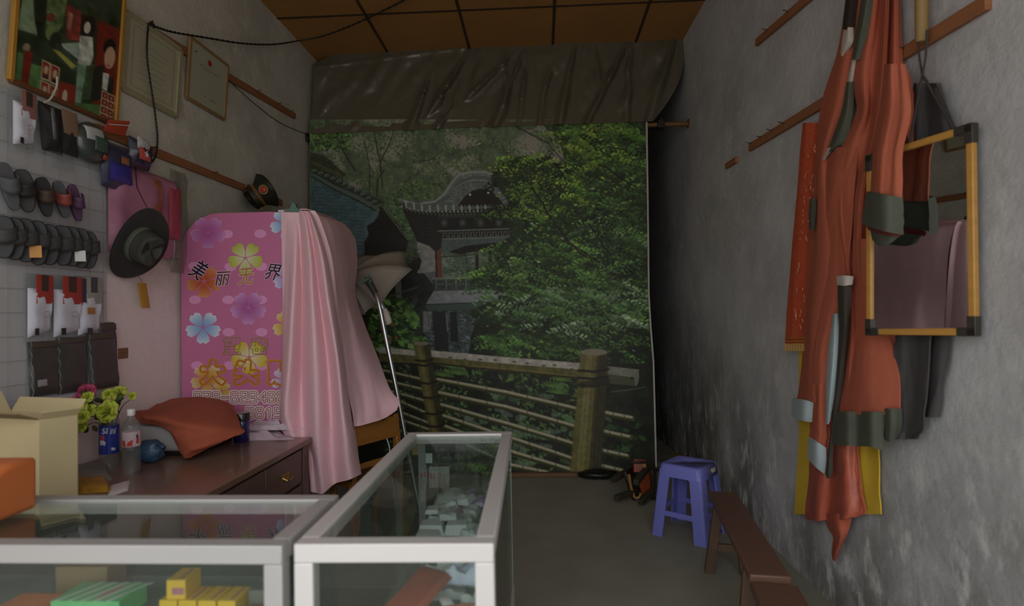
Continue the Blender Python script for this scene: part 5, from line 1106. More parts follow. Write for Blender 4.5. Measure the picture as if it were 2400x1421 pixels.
M_FOIL = mat('clear_film', (206, 188, 200), rough=.3, noise=.2, scale=30, bump=.9, bscale=45, coat=.4); M_PAPER = mat('white_paper', (214, 206, 206), rough=.6, noise=.05)
grp = 'film-wrapped packs at the back of the desk'
for k, (q, tk, z, lab) in enumerate((([(560, 1010), (668, 1008), (690, 1030), (566, 1034)], .03, 0.0, 'lower film-wrapped white pack at the back edge of the desk'), ([(582, 994), (668, 990), (676, 1008), (570, 1010)], .03, .036, 'upper crinkled film-wrapped pack below the booth phone number'))):
    c4 = [atz(*p, DZ + z) for p in q]
    for p_ in c4: p_[1] = min(p_[1], 3.3)
    tag(pillow(c4, tk, 26, .9, 3 + k, back=.0 if k == 0 else .0).build('wrapped_pack', M_FOIL, smooth=30), lab, 'pack', grp)
# water bottle
def bottle(name, label, base, H, R, m, cap, cat, lab_m, z0, z1, tex=None, cut=False):
    t = thing(name, label, cat, base); b = np.array(base, float)
    pr = [(R * .55, .002), (R * .9, .0), (R, .012), (R * .97, .03), (R, .05), (R * .98, z0 - .004), (R * .98, z1 + .004)]
    pr += [(R, z1 + .012), (R * .95, H * .80)] if not cut else [(R, z1 + .01), (R * .98, H)]
    if not cut: pr += [(R * .72, H * .87), (R * .42, H * .93), (R * .36, H * .965), (R * .36, H)]
    mb = MB(); mb.lathe(pr, 28, b); mb.build('bottle_body', m, t)
    mb = MB(); mb.lathe([(R * 1.0, z0), (R * 1.012, z0), (R * 1.012, z1), (R * 1.0, z1)], 36, b); lo = mb.build('label_sleeve', lab_m, t)
    if not cut: mb = MB(); mb.lathe([(R * .42, H - .004), (R * .44, H), (R * .44, H + .022), (R * .4, H + .024), (0, H + .024)], 18, b); mb.build('cap', cap, t)
    return t
M_PET = glass_mat('clear_pet', (.9, .93, .93), 1.35, .03, haze=.10)
wb_ = atz(308, 1108, DZ); wb_ = np.array([wb_[0], wb_[1], DZ])
wbo = bottle('water_bottle', 'clear plastic water bottle with a white and red label on the desk', wb_, .255, .036, M_PET, mat('white_cap', (222, 220, 218), rough=.4), 'bottle', mat('pale_label', (206, 184, 190), rough=.35, noise=.06), .118, .182)
def wrap(mb, b, R, a, z, lift=.0006): return np.array([b[0] + (R + lift) * math.cos(a), b[1] + (R + lift) * math.sin(a), b[2] + z])
M_LRED = mat('label_red', (190, 70, 64), rough=.35, noise=.05)
mb = MB(); AF = math.atan2(-wb_[1], -wb_[0] - .0)         # towards the shop front
def patch(mb, b, R, pts, lift=.0008):
    n = len(pts); c = (sum(p[0] for p in pts) / n, sum(p[1] for p in pts) / n)
    for k in range(n):
        a, d = pts[k], pts[(k + 1) % n]; mb.add([wrap(mb, b, R, AF + a[0], a[1], lift), wrap(mb, b, R, AF + d[0], d[1], lift), wrap(mb, b, R, AF + c[0], c[1], lift)], [(0, 1, 2)])
patch(mb, wb_, .0366, [(-1.0, .122), (-.6, .12), (-.62, .142), (-.9, .15), (-1.1, .145)]); patch(mb, wb_, .0366, [(-.45, .12), (.1, .12), (.18, .15), (-.1, .146), (-.42, .136)]); patch(mb, wb_, .0366, [(.5, .13), (.8, .13), (.85, .15), (.7, .17), (.5, .15)])
mb.build('label_mark', M_LRED, wbo, smooth=0)
mb = MB(); patch(mb, wb_, .0366, [(.62 + .13 * math.cos(a), .162 + .009 * math.sin(a)) for a in np.linspace(0, 6.28, 14)[:-1]], .0012); mb.build('label_mark', mat('label_dark', (70, 50, 70), rough=.4), wbo, smooth=0)
# blue-labelled cola bottle cut down to hold the artificial flowers
cb_ = atz(256, 1098, DZ); cb_ = np.array([cb_[0], cb_[1], DZ])
M_COLA = mat('cola_blue', (40, 62, 150), rough=.3, noise=.45, scale=40)
cbo = bottle('soda_bottle', 'cut-down soda bottle with a blue label holding artificial flowers', cb_, .225, .039, M_PET, None, 'bottle', M_COLA, .07, .198, cut=True)
AF2 = math.atan2(-cb_[1], -cb_[0])
def cyl_text(text, b, R, a0, z, h, m, name, parent, AFx, sq=1.0):
    vs, fs = glyphs(text, 1.0, .02, 0, .15); hh = max(v[1] for v in vs) - min(v[1] for v in vs); mb = MB()
    for x, y in vs: mb.add([wrap(mb, b, R, AFx + a0 + x / hh * h / R * sq, z + y / hh * h, .0009)], [])
    mb.f = [list(f) for f in fs]; mb.build(name, m, parent, smooth=0)
M_LWH = mat('label_white', (214, 216, 222), rough=.4, noise=0)
cyl_text('SI', cb_, .0396, -.42, .176, .026, M_LWH, 'lettering', cbo, AF2); cyl_text('百', cb_, .0396, .42, .173, .026, M_LWH, 'lettering', cbo, AF2)
AF = AF2
mb = MB(); patch(mb, cb_, .0396, [(-.95, .135), (-.5, .132), (-.38, .15), (-.6, .158), (-.95, .156)]); mb.build('label_mark', M_LRED, cbo, smooth=0)
mb = MB(); patch(mb, cb_, .0396, [(-.95, .112), (-.4, .11), (-.3, .124), (-.5, .133), (-.95, .134)]); patch(mb, cb_, .0396, [(.2, .086), (.6, .086), (.6, .096), (.2, .1)]); mb.build('label_mark', M_LWH, cbo, smooth=0)
# flowers
bq = thing('artificial_flowers', 'bunch of lime-green and pink artificial roses standing in the cut soda bottle', 'flowers', cb_ + np.array([0, 0, .2]))
M_LIM = mat('lime_petal', (176, 186, 62), rough=.7, noise=.18, scale=30); M_PPT = mat('pink_petal', (176, 66, 98), rough=.7, noise=.18, scale=30); M_LEAF = mat('dark_leaf', (60, 72, 36), rough=.6, noise=.3)
def rose(c, r, m, seed):
    rn = random.Random(seed); mb = MB(); c = np.array(c); ax = np.array([rn.uniform(-.2, .3), -.85, rn.uniform(.2, .6)]); ax /= np.linalg.norm(ax)
    u = np.cross((0, 0, 1), ax); u /= np.linalg.norm(u); w = np.cross(ax, u)
    for ring, (n, rad, tilt, h) in enumerate(((3, .3, .2, .5), (4, .55, .5, .45), (5, .85, .9, .3), (6, 1.05, 1.25, .1))):
        for k in range(n):
            a = 2 * PI * k / n + ring * .7 + rn.uniform(-.2, .2); P = []
            for i in range(6):
                s = i / 5; row = []
                for j in range(6):
                    g = (j - 2.5) / 2.5; aa = a + g * (PI / n) * 1.15 * (1 - .25 * s * s)
                    rr_ = r * rad * (.25 + .75 * s ** (.6 + .2 * tilt)); hh = r * (h * s * (1.6 - tilt) - .35 + .25 * (1 - abs(g)) * s - .18 * s ** 3 * tilt)
                    row.append(c + (u * math.cos(aa) + w * math.sin(aa)) * rr_ + ax * hh)
                P.append(row)
            mb.grid(P)
    return mb.build('rose', m, bq, smooth=60, solid=.0014)
for k, (px, py, r, m, y) in enumerate(((172, 955, .046, M_LIM, 2.38), (200, 930, .03, M_LIM, 2.46), (190, 975, .03, M_LIM, 2.34), (205, 962, .032, M_LIM, 2.42), (243, 963, .05, M_LIM, 2.42), (250, 922, .026, M_LIM, 2.52), (275, 918, .034, M_LIM, 2.54), (307, 928, .02, M_LIM, 2.56), (188, 1000, .024, M_LIM, 2.36), (180, 940, .04, M_PPT, 2.52), (196, 918, .044, M_PPT, 2.58))):
    c = aty(px, py, y); rose(c, r, m, k); base = cb_ + np.array([.012 * math.cos(k), .012 * math.sin(k), .16])
    mb = MB(); mb.tube(spline([base, base + (c - base) * .5 + np.array([0, 0, .03]), c + np.array([0, .015, -.01])], 9), .002, 5); mb.build('stem', M_LEAF, bq)
rl = random.Random(8)
for k in range(26):
    c = aty(rl.uniform(180, 285), rl.uniform(930, 1000), rl.uniform(2.48, 2.6)); a = rl.uniform(0, 6.28); l = rl.uniform(.03, .05); dd = np.array([math.cos(a), .2, math.sin(a)]); sd_ = np.array([-math.sin(a), .1, math.cos(a)])
    P = [[c + dd * l * s + sd_ * (l * .34 * math.sin(PI * s)) * g - np.array([0, .008, 0]) * math.sin(PI * s) * (1 - abs(g)) for g in (-1, 0, 1)] for s in np.linspace(0, 1, 7)]
    mb = MB(); mb.grid(P); mb.build('leaf', M_LEAF, bq, smooth=60, solid=.0012)
# blue plastic bag behind the bottle
c = atz(352, 1085, DZ); c[1] = max(c[1], 2.6); mb = MB(); P = []
for i in range(17):
    th = PI * i / 16; P.append([(c[0] + .06 * (.8 + .5 * vnoise(j % 30 * .9, i * .8, 3)) * math.sin(th) * math.cos(2 * PI * j / 30), c[1] + .05 * math.sin(th) * math.sin(2 * PI * j / 30), DZ + .055 - .055 * math.cos(th) * (.9 + .4 * vnoise(j % 30 * .8, i, 9) * math.sin(th))) for j in range(31)])
mb.grid(P); tag(mb.build('plastic_bag', mat('blue_bag', (56, 86, 116), rough=.35, noise=.5, scale=25, bump=.5, bscale=50), smooth=60), 'crumpled blue plastic bag on the desk beside the water bottle', 'bag')
# papers and small packets near the carton
def pack(name, lab, cat, q, z, tk, m, grp=None, parent=None, n=8, seed=0):
    c4 = [atz(*p, z) for p in q]; o = pillow(c4, tk, n, .2, seed, back=0.0).build(name, m, parent); 
    return tag(o, lab, cat, grp) if parent is None else o
pack('magazine', 'grey paper magazine on the desk beside the cardboard box', 'magazine', [(170, 1096), (252, 1090), (262, 1126), (172, 1134)], DZ, .02, mat('grey_print', (140, 138, 130), rough=.5, noise=.35, scale=14))
pack('snack_packet', 'yellow printed packet on the desk in front of the magazine', 'packet', [(170, 1130), (252, 1126), (262, 1152), (178, 1160)], DZ, .022, mat('yellow_print', (190, 142, 44), rough=.4, noise=.6, scale=26), seed=3)
pack('leaflet', 'pale leaflet lying on the desk behind the glass counter', 'leaflet', [(262, 1138), (305, 1128), (300, 1150), (250, 1168)], DZ, .006, M_PAPER, seed=4)
# carton
M_CTN = mat('cardboard', (190, 174, 132), rough=.8, noise=.1, scale=6, bump=.05); M_CTN2 = mat('cardboard_inside', (130, 112, 80), rough=.85, noise=.1)
bx0, bx1 = float(aty(92, 1100, 1.95)[0]), float(aty(181, 1100, 2.05)[0])
t = thing('cardboard_box', 'open cardboard carton on the near end of the desk', 'box', (-1.75, 2.0, DZ))
c1 = aty(92, 1100, 1.92)[:2]; c2 = aty(183, 1100, 2.02)[:2]; c0 = c1 + np.array([-.33, .08]); c3 = c2 + (c0 - c1)
ztop = float(aty(92, 985, 1.92)[2]); ring = [c0, c1, c2, c3]
for k in range(4):
    a, b = ring[k], ring[(k + 1) % 4]; n_ = np.array([b[1] - a[1], -(b[0] - a[0])]); n_ /= np.linalg.norm(n_)
    mb = MB(); mb.prism([(a[0], a[1], DZ + .003), (b[0], b[1], DZ + .003), (b[0], b[1], ztop), (a[0], a[1], ztop)], (-n_[0] * .005, -n_[1] * .005, 0)); mb.build('side_panel', M_CTN, t, smooth=0)
    out = n_ * (.07, .02, .03, .1)[k]; rise = (.03, .025, .05, .07)[k]
    mb = MB(); mb.prism([(a[0], a[1], ztop), (b[0], b[1], ztop), (b[0] + out[0], b[1] + out[1], ztop + rise), (a[0] + out[0], a[1] + out[1], ztop + rise)], (0, 0, .004)); mb.build('flap', M_CTN2 if k in (0,) else M_CTN, t, smooth=0)
mb = MB(); mb.prism([(p[0], p[1], DZ) for p in ring], (0, 0, .004)); mb.build('bottom', M_CTN2, t, smooth=0)

# ================================================================ left wall
def lq(x0, y0, x1, y1, off=0.0, lean=0.0):
    xm = (x0 + x1) / 2; z0, z1 = lw(xm, y0)[2], lw(xm, y1)[2]; ya, yb = lw(x0, y0)[1], lw(x1, y0)[1]
    return [onl(ya, z0, off), onl(yb, z0, off), onl(yb + lean, z1, off), onl(ya + lean, z1, off)]
a, b = lw(200, -28), lw(688, 273)
batten('wall_batten', 'upper brown batten on the left wall carrying the framed certificates', lw(205, -12), b, .05, (.35, .7, .85, .95), NL)
batten('wall_batten', 'lower brown batten on the left wall with the peaked cap at its end', lw(216, 300), lw(657, 476), .05, (.2, .5, .7), NL)
# display panel with a wire grid
M_PANEL = mat('white_panel', (186, 186, 186), rough=.6, noise=.08, scale=3); M_WIRE = mat('grid_wire', (158, 158, 154), rough=.5)
yA, yB = 1.95, float(lw(243, 700)[1]); zA, zB = 1.06, 2.42
t = thing('display_grid', 'white display board with a wire grid on the left wall, hung with slippers and socks', 'display panel', onl((yA + yB) / 2, zA, .01))
mb = MB(); mb.prism([onl(yA, zA, .004), onl(yB, zA, .004), onl(yB, zB, .004), onl(yA, zB, .004)], NL * .010); mb.build('board', M_PANEL, t, smooth=0)
mb = MB()
for k in range(14): z = zA + .03 + k * .1; mb.tube([onl(yA, z, .019), onl(yB, z, .019)], .0009, 5)
for k in range(10): y = yA + .04 + k * .085; mb.tube([onl(y, zA, .019), onl(y, zB, .019)], .0009, 5)
mb.build('wire_grid', M_WIRE, t)
ledge = thing('plastic_sheeting', 'sheet of milky plastic tucked under the display panel above the carton', 'sheet', onl(2.4, .98, .04))
mb = pillow([onl(yA, 1.13, .02), onl(2.62, 1.12, .02), onl(2.66, 1.0, .06), onl(yA, .99, .06)], .02, 16, .6, 4); mb.build('sheet', mat('milky_plastic', (170, 172, 178), rough=.4, noise=.15, bump=.3, bscale=20), ledge)

# photo collage in a gilt frame
def paint_collage():
    c = Canvas(0, 0, 100, 180, 1.6, (34, 42, 28))
    ya_, yb__ = float(lw(14, 150)[1]), float(lw(262, 200)[1]); zb_ = float(lw(150, 246)[2]); zt_ = zb_ + .66
    def T(pts): return [((q[1] - ya_) / (yb__ - ya_) * 100, (zt_ - q[2]) / .66 * 180) for q in (lw(*p) for p in pts)]
    def F(pts, col, tex=.25): c.fill(T(pts), col, tex=tex, cell=7)
    def E(x, y, rx, ry, col): c.fill(T([(x + rx * math.cos(a), y + ry * math.sin(a)) for a in np.linspace(0, 6.283, 25)[:-1]]), col)
    c.a += (c.noise(14, 4)[..., None] - .5) * 40
    F([(34, -40), (50, -30), (62, 55), (75, 85), (18, 68), (25, 40)], (88, 104, 80)); F([(55, -30), (88, -20), (80, 92), (70, 84), (60, 40)], (22, 27, 19), .5)
    F([(86, -20), (132, 0), (126, 60), (105, 92), (88, 70)], (62, 76, 46), .6); E(97, 42, 11, 10, (84, 44, 36)); E(100, 78, 12, 18, (78, 92, 58)); E(112, 96, 14, 20, (30, 33, 24))
    F([(130, 8), (166, 30), (166, 98), (136, 92)], (92, 40, 34), .4); F([(138, 30), (148, 34), (144, 74), (137, 66)], (116, 86, 66))
    F([(125, 103), (166, 100), (166, 140), (130, 112)], (112, 124, 112)); F([(112, 100), (126, 108), (166, 145), (166, 172), (118, 140)], (44, 54, 42), .4); F([(106, 116), (122, 120), (164, 156), (154, 162)], (112, 110, 54))
    F([(205, 46), (266, 75), (256, 292), (205, 262)], (82, 30, 21), .2); F([(166, 34), (206, 50), (206, 150), (166, 150)], (40, 34, 26), .4)
    E(184, 66, 17, 29, (26, 22, 18)); E(182, 66, 8, 14, (150, 140, 128)); F([(166, 84), (196, 88), (201, 132), (196, 152), (186, 160), (166, 160)], (140, 144, 134), .4); F([(166, 150), (187, 152), (180, 240), (166, 268)], (86, 108, 88), .35); F([(186, 155), (206, 150), (204, 235), (182, 232)], (46, 60, 40), .5)
    E(236, 112, 14, 20, (22, 19, 16)); E(238, 136, 12.5, 26, (142, 114, 94)); E(236, 154, 4, 3, (120, 66, 58)); F([(203, 158), (225, 152), (229, 172), (240, 178), (251, 186), (250, 228), (201, 238)], (30, 28, 25)); F([(225, 170), (240, 174), (237, 214), (225, 208)], (150, 150, 138))
    F([(166, 240), (225, 246), (224, 288), (165, 264)], (56, 80, 46), .3); F([(12, 120), (44, 126), (40, 202), (10, 192)], (52, 74, 44), .4); F([(58, 148), (86, 158), (86, 226), (56, 214)], (60, 86, 48), .3)
    E(47, 112, 9, 10, (104, 90, 70)); F([(42, 118), (62, 124), (57, 206), (40, 204)], (82, 26, 20), .2)
    for gx in range(2):
        for gy in range(2):
            x, y = 85 + 21 * gx, 140 + 10 * gx + 47 * gy; F([(x, y), (x + 20, y + 9), (x + 20, y + 52), (x, y + 45)], (150, 138, 108), .05); F([(x + 2, y + 3), (x + 18, y + 11), (x + 18, y + 48), (x + 2, y + 42)], (98, 34, 26), .1); E(x + 10, y + 24, 5, 10, (132, 118, 96)); F([(x + 3, y + 34), (x + 17, y + 38), (x + 17, y + 47), (x + 3, y + 42)], (40, 34, 30))
    F([(128, 190), (166, 202), (166, 256), (124, 244)], (98, 36, 27), .15); E(142, 226, 6, 16, (140, 130, 108)); F([(130, 236), (152, 242), (152, 254), (128, 246)], (46, 42, 36))
    F([(225, 210), (258, 226), (255, 288), (224, 280)], (134, 122, 90), .05)
    for gx in range(2):
        for gy in range(4): x, y = 227 + 15 * gx, 214 + 7 * gx + 17 * gy; F([(x, y), (x + 13, y + 6), (x + 13, y + 19), (x, y + 14)], (86, 30, 24), .15); E(x + 6.5, y + 10, 2.6, 4, (116, 96, 76))
    c.blur(2); c.gain = 2.3; return c
M_GILT = mat('gilt_frame', (176, 128, 48), rough=.45, noise=.15); M_BRWN = mat('brown_frame', (112, 70, 40), rough=.5, noise=.2)
pa, pb = float(lw(14, 150)[1]), float(lw(262, 200)[1]); z_b = float(lw(150, 246)[2]); z_t = z_b + .66
fr_ = thing('photo_collage', 'gilt-framed collage of portrait photographs high on the left wall', 'picture', onl((pa + pb) / 2, z_b))
og = onl((pa + pb) / 2, z_b, .018); lean = .05
def colp(u, v): y = pa + (pb - pa) * u; return onl(y, z_t + (z_b - z_t) * v, .018 + lean * (1 - v))
printed('photo_print', paint_collage(), colp, vcol_mat('collage_print', rough=.3, spec=.5), fr_, og)
mb = MB(); mb.prism([colp(0, 0) - NL * .002, colp(1, 0) - NL * .002, colp(1, 1) - NL * .002, colp(0, 1) - NL * .002], -NL * .012); mb.build('backing', M_BRWN, fr_, smooth=0)
for q, m in (((0, 0, 0, 1), M_GILT), ((1, 0, 1, 1), M_GILT), ((0, 0, 1, 0), M_BRWN), ((0, 1, 1, 1), M_BRWN)):
    p, r = colp(q[0], q[1]), colp(q[2], q[3]); mb = MB(); mb.bar(p, r, .02, .022, up=NL); mb.build('frame_rail', m, fr_, bevel=.003)
mb = MB(); mb.tube(spline([lw(134, 180, .06), lw(132, 205, .06), lw(118, 232, .07), lw(104, 240, .07)], 14), .004, 6); tag(mb.build('cord', mat('white_cord', (196, 190, 170), rough=.6)), 'short white cord hanging over the lower edge of the photo collage', 'cord')

# certificates
def certificate(label, ya, yb, zb, zt, fm, fw, mount, title, seal):
    t = thing('certificate', label, 'certificate', onl((ya + yb) / 2, zb)); ln = .03
    def pt(u, v, l=0.0): return onl(ya + (yb - ya) * u, zt + (zb - zt) * v, .012 + ln * (1 - v) + l)
    mb = MB(); mb.prism([pt(0, 0), pt(1, 0), pt(1, 1), pt(0, 1)], -NL * .008); mb.build('backing', M_BRWN, t, smooth=0)
    mb = MB(); mb.prism([pt(.02, .02, .002), pt(.98, .02, .002), pt(.98, .98, .002), pt(.02, .98, .002)], -NL * .0015); mb.build('paper', mount, t, smooth=0)
    for p, r in ((pt(0, 0), pt(1, 0)), (pt(1, 0), pt(1, 1)), (pt(1, 1), pt(0, 1)), (pt(0, 1), pt(0, 0))):
        mb = MB(); mb.bar(p, r, .018, fw, up=np.cross(r - p, NL)); mb.build('frame_rail', fm, t, bevel=.003)
    mk = mat('faded_ink', (84, 80, 70), rough=.7, noise=.2)
    if title:
        mb = MB(); rn = random.Random(3)
        for k in range(7):
            u = .26 + .075 * k
            for s in range(6): u0, v0 = u + rn.uniform(0, .045), .3 + rn.uniform(0, .05); flat_stroke(mb, [(u0, v0), (u0 + rn.uniform(-.015, .02), v0 + rn.uniform(-.02, .025))], .008, lambda a_, b_: pt(a_, b_, .004))
        for k in range(4):
            u = (.42, .56, .63, .7)[k]
            for s in range(4): u0, v0 = u + rn.uniform(0, .03), .79 + rn.uniform(0, .025); flat_stroke(mb, [(u0, v0), (u0 + .015, v0 + rn.uniform(-.02, .025))], .01, lambda a_, b_: pt(a_, b_, .004))
        mb.build('printed_marks', mk, t, smooth=0)
        mb = MB(); mb.add([pt(.5 + .055 * math.cos(a_), .2 + .05 * math.sin(a_), .0045) for a_ in np.linspace(0, 6.283, 25)[:-1]], [tuple(range(24))]); mb.build('red_seal', mat('seal_red', (170, 50, 32), rough=.6, noise=.1), t, smooth=0)
    else:
        mb = MB(); lk = mat('very_faded_ink', (140, 138, 118), rough=.7)
        for r in ((.12, .10, .88, .10), (.88, .10, .88, .9), (.88, .9, .12, .9), (.12, .9, .12, .1)): flat_stroke(mb, [(r[0], r[1]), (r[2], r[3])], .008, lambda a_, b_: pt(a_, b_, .004))
        for k in range(7): flat_stroke(mb, [(.24, .28 + .08 * k), (.24 + .5 * (1 - .07 * (k % 3)), .28 + .08 * k)], .006, lambda a_, b_: pt(a_, b_, .004))
        mb.build('printed_marks', lk, t, smooth=0)
    return t
M_CRM = mat('cream_mount', (176, 172, 144), rough=.6, noise=.1, scale=5); M_CRF = mat('cream_frame', (160, 152, 122), rough=.5, noise=.12); M_TAN = mat('tan_frame', (146, 116, 76), rough=.5, noise=.15)
ya, yb = float(lw(281, 130)[1]), float(lw(408, 190)[1]); zb = float(lw(345, 240)[2]); zt = zb + .4
certificate('larger cream-framed certificate beside the photo collage on the left wall', ya, yb, zb, zt, M_CRF, .03, M_CRM, False, False)
ya, yb = float(lw(432, 160)[1]), float(lw(520, 200)[1]); zb = float(lw(476, 254)[2]); zt = float(lw(476, 122)[2])
certificate('smaller tan-framed certificate with a red seal on the left wall', ya, yb, zb, zt, M_TAN, .02, mat('pale_paper', (172, 170, 146), rough=.6, noise=.08), True, True)

# cables
M_CAB = mat('dark_cable', (38, 32, 28), rough=.6)
def cable(pts, r, label, n=40, tw=True):
    sp = spline(pts, n); mb = MB()
    if tw:
        for s in (0, PI):
            q = []
            for i in range(n * 6):
                f = i / (n * 6 - 1) * (n - 1); k = min(int(f), n - 2); p = sp[k] + (sp[k + 1] - sp[k]) * (f - k); q.append(p + np.array([0, math.cos(i * .8 + s), math.sin(i * .8 + s)]) * r * .9)
            mb.tube(q, r, 5)
    else: mb.tube(sp, r, 6)
    return tag(mb.build('cable', M_CAB), label, 'cable')
cable([lw(345, 55, .05), lw(400, 74, .06), lw(480, 88, .06), lw(570, 102, .06), lw(640, 104, .05), lw(690, 97, .05), atz(760, 84, 3.9), atz(850, 48, 3.93), atz(960, -6, 3.93)], .0042, 'twisted dark cable running from the upper left batten up across the ceiling')
cable([lw(348, 58, .05), lw(345, 95, .075), lw(345, 140, .075), lw(354, 205, .07), lw(364, 270, .05), lw(369, 330, .04), lw(362, 372, .045), lw(340, 386, .05), lw(320, 366, .05), lw(314, 338, .04)], .0042, 'twisted dark cable looping down the left wall past the larger certificate')
cable([lw(525, 178, .03), lw(600, 246, .03), lw(660, 290, .02), lw(722, 316, .02)], .003, 'thin dark wire running down to the corner beside the backdrop', tw=False)
mb = MB(); p = lw(350, 58, .04); 
for k in range(5): mb.tube([p + np.array([.01, -.03 + .012 * k, -.01 + .006 * (k % 2)]), p + np.array([.012, .03 - .01 * k, .012 * (k % 3)])], .006, 6)
tag(mb.build('cable_knot', M_CAB), 'knot of dark cable tied to the upper left batten', 'knot')

# ---- goods on the panel
M_FILM = glass_mat('packet_film', (.92, .94, .94), 1.35, .08, haze=.10)
M_SOCK = mat('white_sock', (206, 206, 216), rough=.85, noise=.08, bump=.1, bscale=80); M_BLKC = mat('black_cloth', (40, 38, 38), rough=.8, noise=.25); M_CRD = mat('red_card', (166, 58, 46), rough=.5, noise=.1); M_TAGD = mat('brown_label', (70, 50, 40), rough=.6); M_GREYC = mat('grey_card', (150, 150, 138), rough=.5, noise=.1)
def rectp(q, u0, v0, u1, v1, lift):
    tl, tr, br, bl = [np.array(p) for p in q]
    f = lambda u, v: (tl * (1 - u) + tr * u) * (1 - v) + (bl * (1 - u) + br * u) * v + NL * lift
    return [f(u0, v0), f(u1, v0), f(u1, v1), f(u0, v1)]
def sock_pack(x0, y0, x1, y1, label, cardm, style, grp, lean=0.0, off=.024):
    q = lq(x0, y0, x1, y1, off, lean); t = thing('sock_pack', label, 'sock pack', (np.array(q[2]) + np.array(q[3])) / 2, grp)
    pillow(q, .008, 10, .3, 2).build('wrapper', M_FILM, t)
    s = rectp(q, .08, .22, .93, .93, .0085); s[2] = s[2] + np.array([0, 0, .03]); pillow(s, .014, 10, .5, 5).build('sock', M_SOCK, t)
    c = rectp(q, .26, .02, .9, .44, .025); pillow(c, .003, 4, 0, 1).build('card', cardm, t)
    d = rectp(q, .42, .02, .68, .26, .0295); pillow(d, .001, 2, 0, 1).build('hang_tab', M_TAGD if style != 'grey' else mat('slate_tab', (70, 72, 76), rough=.6), t)
    if style != 'grey':
        mb = MB(); e = rectp(q, .5, .55, .75, .63, .027); cen = np.mean(e, 0); ru = (np.array(e[1]) - np.array(e[0])) / 2; rv = (np.array(e[0]) - np.array(e[3])) / 2; mb.tube([cen + ru * math.cos(a_) + rv * math.sin(a_) for a_ in np.linspace(0, 2 * PI, 17)], .0012, 5); mb.build('printed_ring', mat('pale_rose', (176, 150, 150), rough=.6), t)
        e = rectp(q, .2, .8, .34, .9, .0275); pillow(e, .001, 2, 0, 1).build('size_mark', M_BLKC, t)
    else:
        e = rectp(q, .3, .5, .6, .6, .0275); pillow(e, .001, 2, 0, 1).build('printed_mark', mat('amber_mark', (170, 120, 60), rough=.5), t)
        e = rectp(q, .1, .05, .25, .42, .0275); pillow(e, .001, 2, 0, 1).build('printed_stripe', mat('navy_stripe', (50, 54, 70), rough=.5), t)
        e = rectp(q, .3, .82, .5, .92, .0275); pillow(e, .001, 2, 0, 1).build('size_mark', mat('navy_stripe', (50, 54, 70)), t)
    return t
sock_pack(42, 642, 106, 802, 'white socks with a red card, leftmost of the three hung packs in the sock row', M_CRD, 'red', 'hung sock packs')
sock_pack(103, 646, 176, 800, 'white socks with a red card, middle of the three hung packs in the sock row', M_CRD, 'red', 'hung sock packs')
sock_pack(162, 648, 222, 796, 'white socks with a grey printed card, rightmost in the sock row', M_GREYC, 'grey', 'hung sock packs')
sock_pack(-6, 214, 52, 356, 'white packet with a red patch beside the lower left corner of the photo collage', mat('rose_card', (150, 104, 96), rough=.5), 'red', None, off=.05)
def dark_pack(x0, y0, x1, y1, label, m, grp, lean, off=.022, badge=None, seed=1):
    q = lq(x0, y0, x1, y1, off, lean); t = thing('trouser_pack', label, 'clothing pack', (np.array(q[2]) + np.array(q[3])) / 2, grp)
    pillow(q, .012, 12, .35, seed).build('folded_cloth', m, t)
    b = rectp(q, .05, .02, .95, .12, .013); pillow(b, .004, 6, .2, seed).build('waistband', mat('band_dark', (80, 72, 62), rough=.7, noise=.3), t)
    if badge: e = rectp(q, *badge, .0135); pillow(e, .002, 8, 0, 1, edge=.5).build('badge', mat('silver_badge', (176, 176, 178), rough=.3, metal=.3), t)
    mb = MB(); q2 = rectp(q, 0, 0, 1, 1, .016); mb.tube([np.array(q2[0]) + (np.array(q2[3]) - np.array(q2[0])) * s + NL * .004 * math.sin(s * 30) for s in np.linspace(0, 1, 24)], .002, 5); mb.build('wrapper_edge', M_FILM, t)
    return t
M_CHA = mat('charcoal_pack', (66, 67, 63), rough=.45, noise=.35, scale=14, coat=.2)
G_ = 'folded dark clothing packs'
dark_pack(52, 800, 124, 928, 'dark folded clothing pack with a silver badge, leftmost in the bottom row', M_CHA, G_, .012, badge=(.18, .7, .5, .82), seed=2)
dark_pack(118, 790, 190, 920, 'dark folded clothing pack, second in the bottom row of the display panel', M_CHA, G_, .012, seed=5)
dark_pack(186, 780, 254, 912, 'dark folded clothing pack, third in the bottom row and slightly slanted', M_CHA, G_, .03, .03, seed=9)
dark_pack(222, 756, 262, 905, 'narrow dark mauve clothing pack at the right end of the bottom row', mat('mauve_pack', (80, 62, 66), rough=.5, noise=.3), G_, .03, .012, seed=12)
